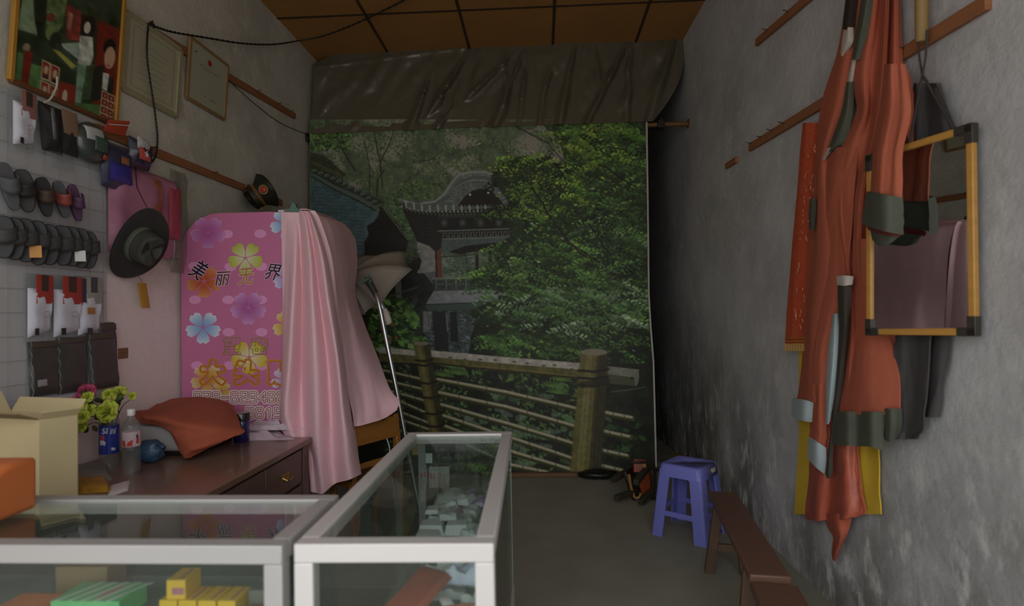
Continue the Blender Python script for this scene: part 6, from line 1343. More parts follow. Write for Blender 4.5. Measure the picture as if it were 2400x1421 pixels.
# slippers: a sole with a strap
def slipper(px, py, ln_px, label, sole_m, strap_m, grp, turn=.5, tilt=.15, w=.075, double=True, off=.075, tag_m=None):
    c = lw(px, py, off); L = float(lw(px, py - ln_px / 2, off)[2] - lw(px, py + ln_px / 2, off)[2])
    t = thing('slipper', label, 'slipper', c, grp)
    R = Matrix.Translation(Vector(c)) @ Matrix.Rotation(tilt, 4, Vector(NL)) @ Matrix.Rotation(turn, 4, 'Z')
    # local: x = across (wall -> room), y = sole normal, z = length
    out = []
    for k in range(28):
        a = 2 * PI * k / 28; z = .5 * L * math.sin(a); ww = w / 2 * math.cos(a); s = z / L
        ww *= .86 + .34 * (s + .1) if abs(math.cos(a)) > .001 else 1
        out.append((math.copysign(abs(math.cos(a)) ** .7, math.cos(a)) * w / 2 * (.9 + .25 * s), 0, z))
    mb = MB(); mb.T = R; mb.prism([(x, .012, z) for x, y, z in out], (0, -.024, 0)); mb.build('sole', sole_m, t, bevel=.004)
    mb = MB(); mb.T = R; P = []
    for i in range(5):
        s = i / 4; P.append([((w / 2 + .002) * math.cos(a), -.012 - .045 * math.sin(a) * (1 - .3 * s), L * (.26 - .30 * s) - .02 * math.sin(a)) for a in np.linspace(0, PI, 13)])
    mb.grid(P); mb.build('strap', strap_m, t, smooth=60, solid=.004)
    if tag_m:
        mb = MB(); mb.T = R; mb.box((-.02, -.07, -L * .34), (.02, -.064, -L * .08)); mb.build('paper_tag', tag_m, t)
    return t
M_SGR = mat('grey_rubber', (82, 82, 84), rough=.7, noise=.15); M_SBK = mat('black_rubber', (38, 36, 36), rough=.55, noise=.2); M_SDG = mat('dark_grey_rubber', (64, 64, 62), rough=.6, noise=.15); M_SRD = mat('brick_rubber', (140, 66, 56), rough=.6); M_SPU = mat('purple_rubber', (86, 56, 84), rough=.6); M_SBR = mat('brown_rubber', (72, 56, 44), rough=.6)
slipper(20, 438, 112, 'grey slipper at the left end of the upper slipper row', M_SGR, M_SGR, None, 1.15, .3, .06)
slipper(58, 448, 100, 'black slipper, second in the upper slipper row', M_SBK, M_SBK, None, .8, .22, .075)
slipper(104, 462, 92, 'dark brown slipper, third in the upper slipper row', M_SBK, M_SBR, None, 1.0, .2, .06)
slipper(144, 468, 86, 'brick-red slipper, fourth in the upper slipper row', M_SGR, M_SRD, None, 1.15, .3, .055)
slipper(176, 476, 86, 'purple slipper at the right end of the upper slipper row', M_SPU, M_SPU, None, 1.15, .26, .05)
M_ORT = mat('orange_tag', (196, 134, 50), rough=.5, noise=.3, scale=20); M_WHT2 = mat('white_tag', (206, 206, 200), rough=.5)
LAB = ['black slipper at the left end of the lower slipper row', 'black slipper, second in the lower slipper row', 'black slipper just left of the one with the orange tag', 'black slipper with an orange paper tag', 'black slipper just right of the orange-tagged one', 'black slipper beginning the right-hand bundle of the lower row', 'black slipper in the middle of the right-hand bundle', 'black slipper with a white paper tag', 'black slipper at the right end of the lower slipper row']
for k, (px, py, ln, tg) in enumerate(((8, 556, 100, None), (32, 560, 100, None), (58, 564, 102, None), (88, 570, 104, M_ORT), (114, 574, 96, None), (146, 576, 94, None), (166, 578, 94, None), (188, 582, 94, M_WHT2), (206, 586, 88, None))):
    slipper(px, py, ln, LAB[k], M_SBK, M_SDG, 'bundled black slippers', .62 + .05 * (k % 3), .06, .088, off=.06, tag_m=tg)
# packets hanging from the lower batten
def blob(name, label, cat, x0, y0, x1, y1, tk, m, off=.05, n=14, seed=1, grp=None, lean=0.0):
    q = lq(x0, y0, x1, y1, off, lean); t = thing(name, label, cat, (np.array(q[2]) + np.array(q[3])) / 2, grp); pillow(q, tk, n, .35, seed, edge=.4).build('packet', m, t); return t, q
t, q = blob('glove_pack', 'black glove packet hanging below the photo collage', 'packet', 62, 246, 112, 356, .03, M_BLKC, seed=3, lean=.02)
mb = MB(); g = rectp(q, .25, .1, .4, .75, .034); pillow(g, .004, 6, .4, 2).build('clear_strip', M_FILM, t)
t, q = blob('accessory_pack', 'small packet with a pale brown card beside the glove packet', 'packet', 108, 262, 146, 362, .018, M_BLKC, seed=6, lean=.03)
g = rectp(q, .0, .0, 1, .55, .02); pillow(g, .004, 6, .1, 2).build('card', mat('tan_card', (140, 112, 90), rough=.6, noise=.25, scale=10), t)
blob('clear_pack', 'small clear packet hanging below the glove packet', 'packet', 84, 356, 148, 398, .012, M_FILM, seed=9)
q = lq(146, 288, 222, 384, .03); t = thing('wristband_pack', 'round silver and dark green packet with a small red label', 'packet', (np.array(q[2]) + np.array(q[3])) / 2)
cq = np.mean(q, 0) + NL * .03; ru_, rv_ = (np.array(q[1]) - np.array(q[0])) / 2, (np.array(q[0]) - np.array(q[3])) / 2
mb = MB(); mb.grid([[cq + (ru_ * math.cos(a) + rv_ * math.sin(a)) * math.sin(th) ** .7 + NL * (.045 * math.cos(th)) for a in np.linspace(0, 2 * PI, 33)] for th in np.linspace(0.02, PI - .02, 13)]); mb.build('packet', mat('smoky_pack', (62, 68, 64), rough=.3, noise=.3, coat=.4), t, smooth=80)
def cap_(u0, v0, u1, v1, name, m, lift):
    mb = MB(); P = []
    for i in range(9):
        row = []
        for k in range(9):
            u, v = u0 + (u1 - u0) * k / 8, v0 + (v1 - v0) * i / 8; r = min(.999, math.hypot(u, v)); row.append(cq + ru_ * u + rv_ * v + NL * (.045 * math.cos(math.asin(r ** (1 / .7))) + lift))
        P.append(row)
    mb.grid(P); mb.build(name, m, t, smooth=80, solid=.001)
cap_(-.72, .02, .30, .66, 'silver_patch', mat('silver_film', (176, 176, 172), rough=.35, noise=.4, scale=14), .003); cap_(-.35, -.42, .55, .25, 'green_patch', mat('bottle_green', (70, 92, 80), rough=.5, noise=.2), .006); cap_(.25, -.72, .66, -.5, 'red_label', mat('coral_label', (206, 86, 66), rough=.5), .006)
q = lq(216, 288, 268, 318, .055); t = thing('header_card', 'orange-red header card standing out above the navy packet', 'card', (np.array(q[2]) + np.array(q[3])) / 2)
q[0] = q[0] + np.array([.03, 0, -.012]); q[1] = q[1] + np.array([.03, 0, .03]); q[2] = q[2] + np.array([.0, 0, .02])
pillow(q, .002, 6, .2, 2).build('card', mat('header_red', (188, 74, 48), rough=.5, noise=.2, scale=20), t)
mb = MB(); mb.bar(q[0] + NL * .004 - np.array([0, 0, .022]), q[1] + NL * .004 - np.array([0, 0, .024]), .002, .004); mb.build('printed_line', M_WHT2, t)
t, q = blob('wrist_support_pack', 'navy and blue packet below the orange-red header card', 'packet', 214, 340, 286, 446, .04, mat('navy_pack', (58, 58, 84), rough=.35, noise=.3, coat=.3), .05, 16, 11)
g = rectp(q, .05, .45, .75, .85, .04); pillow(g, .012, 10, .3, 8, edge=.4).build('blue_patch', mat('royal_blue', (60, 54, 140), rough=.4, noise=.2), t)
g = rectp(q, .4, .28, .66, .44, .042); pillow(g, .004, 6, .3, 2).build('printed_mark', mat('amber_print', (150, 100, 60), rough=.5, noise=.6, scale=60), t)
t, q = blob('ball_badge_pack', 'navy packet with a red and white round badge beside the lower batten', 'packet', 268, 328, 316, 396, .045, mat('black_navy', (42, 42, 60), rough=.35, noise=.2, coat=.3), .075, 16, 15)
g = rectp(q, .05, .02, .7, .42, .044); pillow(g, .008, 10, .5, 5, edge=.5).build('white_crest', mat('white_crest', (186, 184, 182), rough=.4, noise=.6, scale=60), t)
g = rectp(q, .1, .36, .66, .76, .05); pillow(g, .006, 10, 0, 5, edge=.5).build('red_badge', mat('badge_red', (196, 84, 74), rough=.4, noise=.25, scale=40), t)
mb = MB(); cen = np.mean(rectp(q, .1, .36, .66, .76, .06), 0)
for k in range(5):
    a = 2 * PI * k / 5 + .3; mb.tube([cen, cen + np.array([0, math.cos(a), math.sin(a)]) * .016], .0024, 5)
mb.build('badge_star', M_WHT2, t)
# pink clothing in a clear bag, cowboy hat over it
q = lq(240, 400, 402, 600, .03)
q[0] = q[0] - np.array([0, 0, .0]); t = thing('clothing_bag', 'pink and red garment in a clear plastic bag behind the black cowboy hat', 'garment bag', (np.array(q[2]) + np.array(q[3])) / 2)
pillow(q, .035, 18, .5, 3).build('garment', mat('pink_garment', (176, 118, 142), rough=.6, noise=.35, scale=9), t)
g = rectp(q, .48, .08, .66, .55, .034); pillow(g, .01, 8, .4, 2).build('orange_panel', mat('orange_panel', (160, 92, 66), rough=.6, noise=.4, scale=20), t)
g = rectp(q, .78, .1, .98, .75, .033); pillow(g, .008, 8, .5, 6).build('red_panel', mat('red_panel', (170, 74, 90), rough=.6, noise=.4, scale=24), t)
g = lq(384, 402, 421, 640, .035); pillow(g, .02, 14, .8, 8).build('bag_edge', glass_mat('bag_film', (.86, .86, .82), 1.4, .12, haze=.14, hazecol=(.4, .4, .36)), t)
# cowboy hat
M_HAT = mat('black_felt', (36, 33, 28), rough=.85, noise=.25, scale=30, sheen=.2); M_BAND = mat('sage_band', (84, 88, 74), rough=.7, noise=.15)
hc = lw(326, 572, .125); hat = thing('cowboy_hat', 'black cowboy hat with a grey-green band and silver buckles hanging over the pink garment', 'hat', hc)
ax = np.array([.86, -.34, -.38]); ax /= np.linalg.norm(ax); v_ = np.array([0, .22, 1.0]); v_ -= ax * (v_ @ ax); v_ /= np.linalg.norm(v_); u_v = np.cross(v_, ax)
HA, HB = .135, .195      # brim half width, half length
def hp_(r, a, h): return np.array(hc) + u_v * (r * math.cos(a)) + v_ * (r * math.sin(a) * 1.0) + ax * h
P = []
for i in range(8):
    s = .42 + .58 * i / 7; P.append([np.array(hc) + u_v * (HA * s * math.cos(a)) + v_ * (HB * s * math.sin(a)) + ax * (.022 * (s - .42) / .58 * math.cos(a) ** 2 * ((s - .42) / .58) - .012 * math.sin(a) ** 2 * s) for a in np.linspace(0, 2 * PI, 49)])
mb = MB(); mb.grid(P); mb.build('brim', M_HAT, hat, smooth=70, solid=.004)
P = []
for i in range(14):
    s = i / 13
    if s < .75: k = s / .75; rr_ = 1 - .16 * k; h = .135 * k
    else: k = (s - .75) / .25; rr_ = .84 * (1 - k); h = .135 - .035 * k ** .7
    row = []
    for a in np.linspace(0, 2 * PI, 49):
        dent = -.02 * math.exp(-((abs(math.cos(a)) - .9) / .25) ** 2) * (1 if s > .5 else 0)
        row.append(np.array(hc) + u_v * (.066 * rr_ * math.cos(a)) + v_ * (.092 * rr_ * math.sin(a)) + ax * (h + (dent if s > .5 else 0)))
    P.append(row)
mb = MB(); mb.grid(P); mb.build('crown', mat('sage_black_felt', (58, 58, 50), rough=.8, noise=.5, scale=7), hat, smooth=70)
mb = MB(); P = [[np.array(hc) + u_v * (.0695 * k * math.cos(a)) + v_ * (.096 * k * math.sin(a)) + ax * h for a in np.linspace(0, 2 * PI, 49)] for k, h in ((1.0, .002), (1.0, .014), (.97, .034), (.955, .036))]; mb.grid(P); mb.build('band', M_BAND, hat, smooth=50)
M_CHR_ = mat('chrome', (190, 190, 186), rough=.2, metal=.9)
for k, (du, dv, h, r) in enumerate(((.048, .028, .075, .013), (.058, .002, .07, .011), (.03, .05, .07, .008))):
    c = np.array(hc) + u_v * du + v_ * dv + ax * h; mb = MB(); mb.lathe([(r, 0), (r * 1.1, .004), (r * .8, .01), (r * .3, .013), (0, .0135)], 14, c, axis=tuple(ax)); mb.build('concho', M_CHR_, hat)
mb = MB(); mb.tube(spline([np.array(hc) + u_v * .05 + v_ * .05 + ax * .07, np.array(hc) + u_v * .075 + v_ * .03 + ax * .08, np.array(hc) + u_v * .08 + v_ * -.02 + ax * .075, np.array(hc) + u_v * .06 + v_ * -.08 + ax * .06], 14), .006, 8); mb.build('cord_tassel', M_SBK, hat)
mb = MB(); mb.tube([np.array(hc) + v_ * .15 + ax * .0, lw(321, 440, .09), lw(316, 372, .05)], .0022, 5); mb.build('hanging_cord', M_CAB, hat)
q = lq(310, 664, 330, 722, .03); t = thing('paper_tag', 'small amber paper tag hanging under the cowboy hat', 'tag', np.array(q[2])); q[2] = q[2] + np.array([0, .03, 0]); q[3] = q[3] + np.array([0, .03, 0]); pillow(q, .003, 6, .3, 2).build('tag', mat('amber_tag', (186, 140, 44), rough=.6, noise=.25, scale=12), t)
mb = MB(); mb.tube([lw(320, 640, .05), np.array(q[0]) * .5 + np.array(q[1]) * .5 + NL * .004], .0012, 5); mb.build('string', M_CAB, t)
q = lq(276, 816, 299, 841, .002); tag(pillow(q, .002, 6, .3, 2).build('wall_sticker', mat('torn_sticker', (132, 96, 70), rough=.7, noise=.6, scale=50)), 'small torn brown sticker on the left wall between the packs and the booth', 'sticker')
b_ = lw(403, 600, .03); mb = MB(); mb.lathe([(0, 0), (.018, .002), (.024, .01), (.018, .022), (.0, .028)], 16, b_, axis=tuple(NL)); t = tag(mb.build('suction_hook', glass_mat('clear_plastic', (.9, .86, .88), 1.45, .03, haze=.12)), 'small clear suction hook on the wall beside the pink booth', 'hook')
mb = MB(); mb.lathe([(0, 0), (.006, .001), (.006, .008), (0, .01)], 10, b_ + NL * .028, axis=tuple(NL)); mb.build('stud', M_CHR_, t)
# peaked cap
M_CAPC = mat('olive_black_cap', (36, 34, 24), rough=.6, noise=.15); M_CAPB = mat('cap_band', (46, 40, 22), rough=.6)
cc = lw(606, 458, .10); cap = thing('peaked_cap', 'dark peaked uniform cap with gold braid and a red badge hung on the lower batten', 'cap', cc)
upv = np.array([.62, .20, .42]); upv /= np.linalg.norm(upv); fw = np.array([.35, -1.0, -.1]); fw -= upv * (fw @ upv); fw /= np.linalg.norm(fw); sdv = np.cross(upv, fw)
def cp(f, s, h): return np.array(cc) + fw * f + sdv * s + upv * h
P = []
for r, h, lift in ((.082, -.045, 0), (.084, -.02, 0), (.086, .008, .1), (.118, .05, .25), (.135, .066, .32), (.128, .078, .34), (.06, .082, .28), (.001, .08, .2)):
    P.append([cp(r * math.cos(a), r * math.sin(a), h + lift * .13 * max(0, math.cos(a)) ** 1.2) for a in np.linspace(0, 2 * PI, 41)])
mb = MB(); mb.grid(P); mb.build('crown', M_CAPC, cap, smooth=60)
mb = MB(); mb.grid([[cp(.0855 * math.cos(a), .0855 * math.sin(a), h) for a in np.linspace(0, 2 * PI, 41)] for h in (-.044, .004)]); mb.build('band', M_CAPB, cap, smooth=60)
for h in (.006, -.004):
    mb = MB(); mb.tube([cp(.0885 * math.cos(a), .0885 * math.sin(a), h) for a in np.linspace(-1.5, 1.5, 21)], .0028, 6); mb.build('braid', mat('bright_gold', (206, 146, 56), rough=.35, metal=.4), cap)
P = []
for i in range(6):
    s = i / 5; P.append([cp((.084 + .06 * s * max(0, math.cos(a)) ** .6) * math.cos(a), .086 * math.sin(a), -.045 - .035 * s * max(0, math.cos(a)) ** .6) for a in np.linspace(-1.45, 1.45, 21)])
mb = MB(); mb.grid(P); mb.build('visor', mat('patent_black', (26, 25, 22), rough=.18, coat=.5), cap, smooth=60, solid=.003)
bc = cp(.118, 0.0, .052); bax = fw * .85 + upv * -.25 + np.array([0, -.4, 0]); bax /= np.linalg.norm(bax)
mb = MB(); mb.lathe([(0, .0), (.024, .001), (.022, .007), (0, .009)], 20, bc, axis=tuple(bax)); mb.build('badge', mat('cap_badge_red', (176, 56, 40), rough=.3, noise=.2), cap)
mb = MB()
u1_ = np.cross(bax, upv); u1_ /= np.linalg.norm(u1_); w1_ = np.cross(u1_, bax)
for k in range(18):
    a = 2 * PI * k / 18; p = bc + (u1_ * math.cos(a) + w1_ * math.sin(a)) * .03; mb.lathe([(0, -.004), (.006, 0), (0, .006)], 8, p, axis=tuple(bax))
mb.build('badge_wreath', mat('pale_gold', (196, 176, 110), rough=.3, metal=.5), cap)
for s in (-1, 1):
    c = cp(.03, .09 * s, -.035); mb = MB(); mb.lathe([(0, -.003), (.009, 0), (.007, .006), (0, .008)], 12, c, axis=tuple(sdv * s)); mb.build('side_button', mat('pale_gold', (196, 176, 110)), cap)

# ================================================================ glass counters
M_ALU = mat('aluminium', (214, 210, 206), rough=.42, metal=.25, noise=.06, scale=3); M_GL = glass_mat('counter_glass', (.90, .94, .92), 1.5, 0.0, haze=.005); M_CAB_ = mat('counter_base', (176, 172, 166), rough=.6, noise=.06); M_SHG = glass_mat('shelf_glass', (.86, .92, .89), 1.5, .02, haze=.10)
CT = .95
def counter(name, label, x0, x1, y0, y1, rot, rails_back, shelf_z, bw=.042, M_ALU=M_ALU):
    t = thing(name, label, 'display counter', ((x0 + x1) / 2, (y0 + y1) / 2, 0)); c0 = Vector((x0, y0, 0))
    T = Matrix.Translation(c0) @ Matrix.Rotation(rot, 4, 'Z') @ Matrix.Translation(-c0)
    def bx(a, b, n_, m, bev=.003): mb = MB(); mb.T = T; mb.box(a, b); return mb.build(n_, m, t, bevel=bev, smooth=0 if not bev else None)
    w = bw
    bx((x0, y0, CT - w), (x1, y0 + w, CT), 'front_rail', M_ALU); bx((x0, y1 - w, CT - w), (x1, y1, CT), 'back_rail', M_ALU)
    bx((x0, y0 + w, CT - w), (x0 + w, y1 - w, CT), 'side_rail', M_ALU); bx((x1 - w, y0 + w, CT - w), (x1, y1 - w, CT), 'side_rail', M_ALU)
    bx((x0, y0, .3), (x0 + w, y0 + w, CT - w), 'post', M_ALU); bx((x1 - w, y0, .3), (x1, y0 + w, CT - w), 'post', M_ALU)
    if rails_back: bx((x0, y1 - .028, .3), (x0 + .028, y1, CT - w), 'post', M_ALU)
    bx((x0, y0, 0), (x1, y1, .3), 'base_cabinet', M_CAB_)
    bx((x0 + w - .006, y0 + w - .006, CT - .012), (x1 - w + .006, y1 - w + .006, CT - .006), 'top_glass', M_GL, 0)
    bx((x0 + w, y0 + .012, .3), (x1 - w, y0 + .017, CT - w), 'front_glass', M_GL, 0)
    bx((x1 - .012, y0 + w, .3), (x1 - .007, y1 - .003, CT - w), 'side_glass', M_GL, 0); bx((x0 + .007, y0 + w, .3), (x0 + .012, y1 - .003, CT - w), 'side_glass', M_GL, 0)
    return t, T
xa, xb = float(atz(685, 1279, CT)[0]), float(atz(1157, 1276, CT)[0]); ya_ = float(atz(920, 1277, CT)[1]); yb_ = float(atz(1078, 1013, CT)[1])
rc, TR = counter('display_counter', 'long aluminium-framed glass counter in the centre running back into the shop', xa, xb, ya_, yb_, .017, False, .7)
def in_r(a, b, n_, m, bev=0): mb = MB(); mb.T = TR; mb.box(a, b); return mb.build(n_, m, rc, bevel=bev, smooth=0)
in_r((xa + .14, ya_ + .03, .700), (xb - .014, yb_ - .08, .708), 'shelf', M_SHG)
in_r((xa + .012, yb_ - .012, .3), (xb - .012, yb_ - .007, CT - .043), 'back_glass', M_GL)
in_r((xa + .045, yb_ - .03, .3), (xa + .075, yb_ - .014, CT - .043), 'inner_post', mat('grey_aluminium', (150, 156, 152), rough=.4, metal=.5))
in_r((xb - .012, yb_ - .012, .3), (xb - .006, yb_ - .006, CT - .043), 'glass_edge', mat('pale_glass_edge', (150, 170, 150), rough=.3))
in_r((xa + .02, ya_ + .05, .300), (xb - .02, yb_ - .03, .304), 'floor_board', mat('counter_floor', (92, 94, 86), rough=.6, noise=.2))
ll = float(atz(0, 1276, CT)[0]) - .55; lr = float(atz(660, 1284, CT)[0]); ly0 = float(atz(330, 1279, CT)[1]); ly1 = float(atz(470, 1160, CT)[1])
lc_, TL = counter('display_counter', 'wide aluminium-framed glass counter at lower left in front of the desk', ll, lr - .004, ly0, ly1, 0.0, True, .7, .042, mat('dull_aluminium', (176, 174, 171), rough=.45, metal=.25, noise=.08, scale=3))
mb = MB(); mb.box((ll + .02, ly0 + .03, .722), (lr - .03, ly1 - .02, .73)); mb.build('shelf', M_SHG, lc_, smooth=0)
mb = MB(); mb.box((ll + .02, ly0 + .02, .300), (lr - .02, ly1 - .02, .304)); mb.build('floor_board', mat('counter_floor', (92, 94, 86)), lc_, smooth=0)
mb = MB(); mb.box((ll + .02, ly1 - .012, .304), (lr - .02, ly1 - .006, CT - .045)); mb.build('back_board', mat('counter_back_dark', (52, 56, 50), rough=.5, noise=.2), lc_, smooth=0)

# goods in the left counter -----------------------------------------
M_YBX = mat('yellow_box', (222, 178, 40), rough=.45, noise=.1, scale=10); M_PRT = mat('violet_print', (176, 110, 120), rough=.45, noise=.35, scale=50)
G_Y = 'small yellow boxes in the left counter'
def goods_box(px, py, w, h, d, y, rot, m, label, name='small_box', cat='box', grp=None, base=.73, accents=()):
    c = aty(px, py, y); x = float(c[0]); t = thing(name, label, cat, (x, y, base), grp); T = Matrix.Translation((x, y, base)) @ Matrix.Rotation(rot, 4, 'Z')
    mb = MB(); mb.T = T; mb.box((-w / 2, 0, 0), (w / 2, d, h)); mb.build('carton', m, t, bevel=.0015)
    for (u0, v0, u1, v1, am) in accents:
        mb = MB(); mb.T = T; mb.box((-w / 2 + u0 * w, -.0008, v0 * h), (-w / 2 + u1 * w, .0, v1 * h)); mb.build('printed_mark', am, t, smooth=0)
    mb = MB(); mb.T = T; mb.box((w * .1, d * .1, h), (w * .22, d * .9, h + .0006)); mb.build('printed_stripe', accents[0][4] if accents else m, t, smooth=0)
    return t
A_ = ((.3, .25, .92, .6, M_PRT),)
yl = 1.355
for k, (px, lab) in enumerate(((393, 'yellow box at the left end of the lower row in the left counter'), (438, 'yellow box, second in the lower row, under the stacked yellow box'), (484, 'yellow box, third in the lower row in the left counter'), (530, 'yellow box at the right end of the lower row in the left counter'))):
    goods_box(px, 1400, .044, .046, .075, yl, -.03, M_YBX, lab, 'yellow_box', 'box', G_Y, .73, A_)
goods_box(412, 1370, .046, .046, .07, yl + .005, .05, M_YBX, 'yellow box stacked on top of the lower row of yellow boxes', 'yellow_box', 'box', G_Y, .7763, A_)
M_GRNB = mat('green_box', (110, 186, 120), rough=.4, noise=.2, scale=8); M_WHB = mat('white_stripe', (196, 206, 196), rough=.4, noise=.1)
t = goods_box(198, 1400, .17, .05, .1, 1.34, .0, M_GRNB, 'green and white striped box in the left counter', 'green_box', 'box', None, .73, ((.28, .1, .6, .7, mat('pale_pink_print', (176, 140, 130), rough=.5)),))
x = float(aty(198, 1400, 1.34)[0])
for k in range(5):
    mb = MB(); u = -.075 + .032 * k; mb.prism([(x + u, 1.341, .7803), (x + u + .008, 1.341, .7803), (x + u + .05, 1.438, .7803), (x + u + .04, 1.438, .7803)], (0, 0, .001)); mb.build('printed_stripe', M_WHB, t, smooth=0)
goods_box(190, 1360, .14, .078, .07, 1.462, 0, mat('brown_carton', (132, 112, 76), rough=.7, noise=.15), 'brown open carton holding dark packets in the left counter', 'open_carton', 'carton', None, .73)
for k, px in enumerate((140, 170, 205, 236)):
    y = 1.475 + .0 * k; c = aty(px, 1350, y); m = (mat('navy_packet', (66, 74, 104), rough=.3, noise=.3, coat=.3), M_BLKC, mat('steel_packet', (126, 130, 134), rough=.3, noise=.3), M_BLKC)[k]
    mb = MB(); T = Matrix.Translation((c[0], y, .809)) @ Matrix.Rotation(.35, 4, 'Y'); mb.T = T; mb.box((-.012, 0, 0), (.004, .05, .03)); tag(mb.build('packet', m, bevel=.002), ('blue packet at the left of the brown carton in the left counter', 'black packet, second along the brown carton', 'grey packet, third along the brown carton', 'black packet at the right end of the brown carton')[k], 'packet', 'packets on the brown carton')
goods_box(40, 1400, .12, .03, .08, 1.34, 0, mat('amber_box', (196, 116, 50), rough=.45, noise=.4, scale=20), 'orange flat box at the left edge of the left counter', 'flat_box', 'box', None, .73)
goods_box(600, 1395, .04, .05, .06, 1.40, 0, mat('grey_pack', (116, 118, 108), rough=.4, noise=.3), 'grey packet beside the yellow boxes near the counter corner', 'packet', 'packet', None, .73)
goods_box(590, 1415, .05, .02, .05, 1.345, 0, mat('maroon_pack', (130, 76, 66), rough=.4, noise=.3), 'maroon flat packet at the right end of the left counter shelf', 'packet', 'packet', None, .73)
# orange container on the counter
M_ORC = mat('orange_plastic', (196, 108, 58), rough=.5, noise=.06); M_ORC2 = mat('dark_recess', (84, 62, 52), rough=.6)
oc = atz(20, 1240, CT + .001)
t = thing('plastic_container', 'orange plastic container on the left glass counter at the left edge of the frame', 'container', (oc[0], oc[1] + .1, CT))
xr_, z_ = float(aty(72, 1150, 1.40)[0]), CT
def op(px, py, y): return tuple(aty(px, py, y))
zT = float(aty(40, 1088, 1.42)[2]); zF = float(aty(40, 1150, 1.30)[2])
x1_ = float(aty(74, 1120, 1.48)[0]); x0_ = x1_ - .24
prof = [(1.285, CT), (1.285, CT + .07), (1.30, CT + .085), (1.41, zT - .004), (1.43, zT), (1.50, zT), (1.50, CT)]
mb = MB(); mb.prism([(x0_, y, z) for y, z in prof], (x1_ - x0_, 0, 0)); mb.build('body', M_ORC, t, bevel=.012, seg=3)
n_ = np.array([0, -(zT - CT - .085), .11]); n_ /= np.linalg.norm(n_); n_ = np.array([0, n_[1], n_[2]])
pa_, pb_ = np.array([0, 1.325, CT + .085 + (.025 / .11) * (zT - CT - .085)]), np.array([0, 1.395, CT + .085 + (.095 / .11) * (zT - CT - .085)])
mb = MB(); mb.prism([(x0_ + .03, *(pa_ + n_ * .0)[1:]), (x1_ - .055, *(pa_ + n_ * .0)[1:]), (x1_ - .055, *(pb_)[1:]), (x0_ + .03, *(pb_)[1:])], tuple(n_ * .003)); mb.build('dark_panel', M_ORC2, t, smooth=0)

# goods in the centre counter ----------------------------------------
M_CLR = mat('clear_goods', (176, 184, 180), rough=.35, noise=.35, scale=30, coat=.3, bump=.3, bscale=40); M_CLR2 = mat('milky_goods', (206, 212, 208), rough=.4, noise=.15, scale=14); M_LIL = mat('lilac_goods', (170, 156, 184), rough=.4, noise=.4, scale=40); M_ROS = mat('rosy_goods', (176, 136, 150), rough=.4, noise=.4, scale=40)
SH = .708
rn = random.Random(21)
def shelf_quad(cx, cy, w, d, r, z=.709): dx, dy = np.array([math.cos(r), math.sin(r), 0]) * w / 2, np.array([-math.sin(r), math.cos(r), 0]) * d / 2; c = np.array([cx, cy, z]); return [c - dx + dy, c + dx + dy, c + dx - dy, c - dx - dy]
specs = [(1010, 1248, 62, 20, M_CLR2, 'white box in the front row of the centre counter, left of the other white box'), (1072, 1248, 58, 20, M_CLR2, 'white box in the front row of the centre counter, right of the first white box'), (985, 1268, 60, 14, M_CLR2, 'white tray nearest the front left of the centre counter shelf'), (1110, 1256, 50, 14, M_CLR, 'clear packet beside the white boxes in the centre counter'),
         (990, 1210, 70, 16, M_CLR, 'clear packet with a pale green tint behind the white boxes'), (1000, 1220, 34, 8, M_CLR2, 'small white card on the clear packet in the centre counter'), (1060, 1212, 60, 14, M_ROS, 'rosy-printed clear packet in the middle of the centre counter'), (1100, 1205, 46, 12, M_CLR, 'clear packet at the right side of the middle of the centre counter'),
         (1000, 1186, 72, 12, M_LIL, 'lilac-printed clear packet at the left of the centre counter shelf'), (1062, 1174, 64, 14, M_CLR, 'large clear packet at the back of the centre counter shelf'), (1112, 1180, 50, 10, M_LIL, 'lilac-printed packet at the back right of the centre counter shelf'), (1090, 1226, 42, 12, M_CLR, 'clear packet right of the rosy-printed packet')]
GC = 'packets on the centre counter shelf'
for k, (px, py, wpx, tk, m, lab) in enumerate(specs):
    c = atz(px, py, SH); s = wpx * c[1] / FPX / 2; dpt = s * (1.1 if k > 1 else .8); r = rn.uniform(-.2, .2) if k > 2 else 0.02
    dx, dy = np.array([math.cos(r), math.sin(r), 0]) * s, np.array([-math.sin(r), math.cos(r), 0]) * dpt
    z = np.array([0, 0, .03 if k == 5 else 0]); c = np.array([min(max(c[0], -.43 + s), -.14 - s), min(c[1], 2.3), SH + .001]) + z
    q = [c - dx + dy, c + dx + dy, c + dx - dy, c - dx - dy]
    tag(pillow(q, tk / 1000 * 1.6, 10, .5 if m is not M_CLR2 else .05, k, edge=.12).build('packet', m, smooth=35), lab, 'packet', GC)
for k, (px, py, wpx, tk, m, lab, zz) in enumerate(((985, 1160, 50, 12, M_CLR, 'clear packet at the far left of the centre counter shelf', 0), (1040, 1148, 60, 14, M_CLR, 'clear packet in the far row, just below the trinket cards', 0), (1095, 1150, 55, 12, M_LIL, 'lilac packet in the far row near the right glass', 0), (1030, 1196, 60, 12, M_CLR, 'clear packet lying across the lilac and rosy packets', .022), (1085, 1190, 50, 10, M_CLR2, 'white packet lying on the far clear packets', .024), (1050, 1236, 46, 10, M_CLR, 'clear packet laid on the two white boxes', .036))):
    c = atz(px, py, SH); s = wpx * c[1] / FPX / 2; r = rn.uniform(-.3, .3); dx, dy = np.array([math.cos(r), math.sin(r), 0]) * s, np.array([-math.sin(r), math.cos(r), 0]) * s * 1.2
    c = np.array([min(max(c[0], -.42 + s), -.14 - s), min(c[1], 2.33), SH + .001 + zz]); tag(pillow([c - dx + dy, c + dx + dy, c + dx - dy, c - dx - dy], tk / 1000 * 1.6, 10, .7, k + 40).build('packet', m, smooth=35), lab, 'packet', GC)
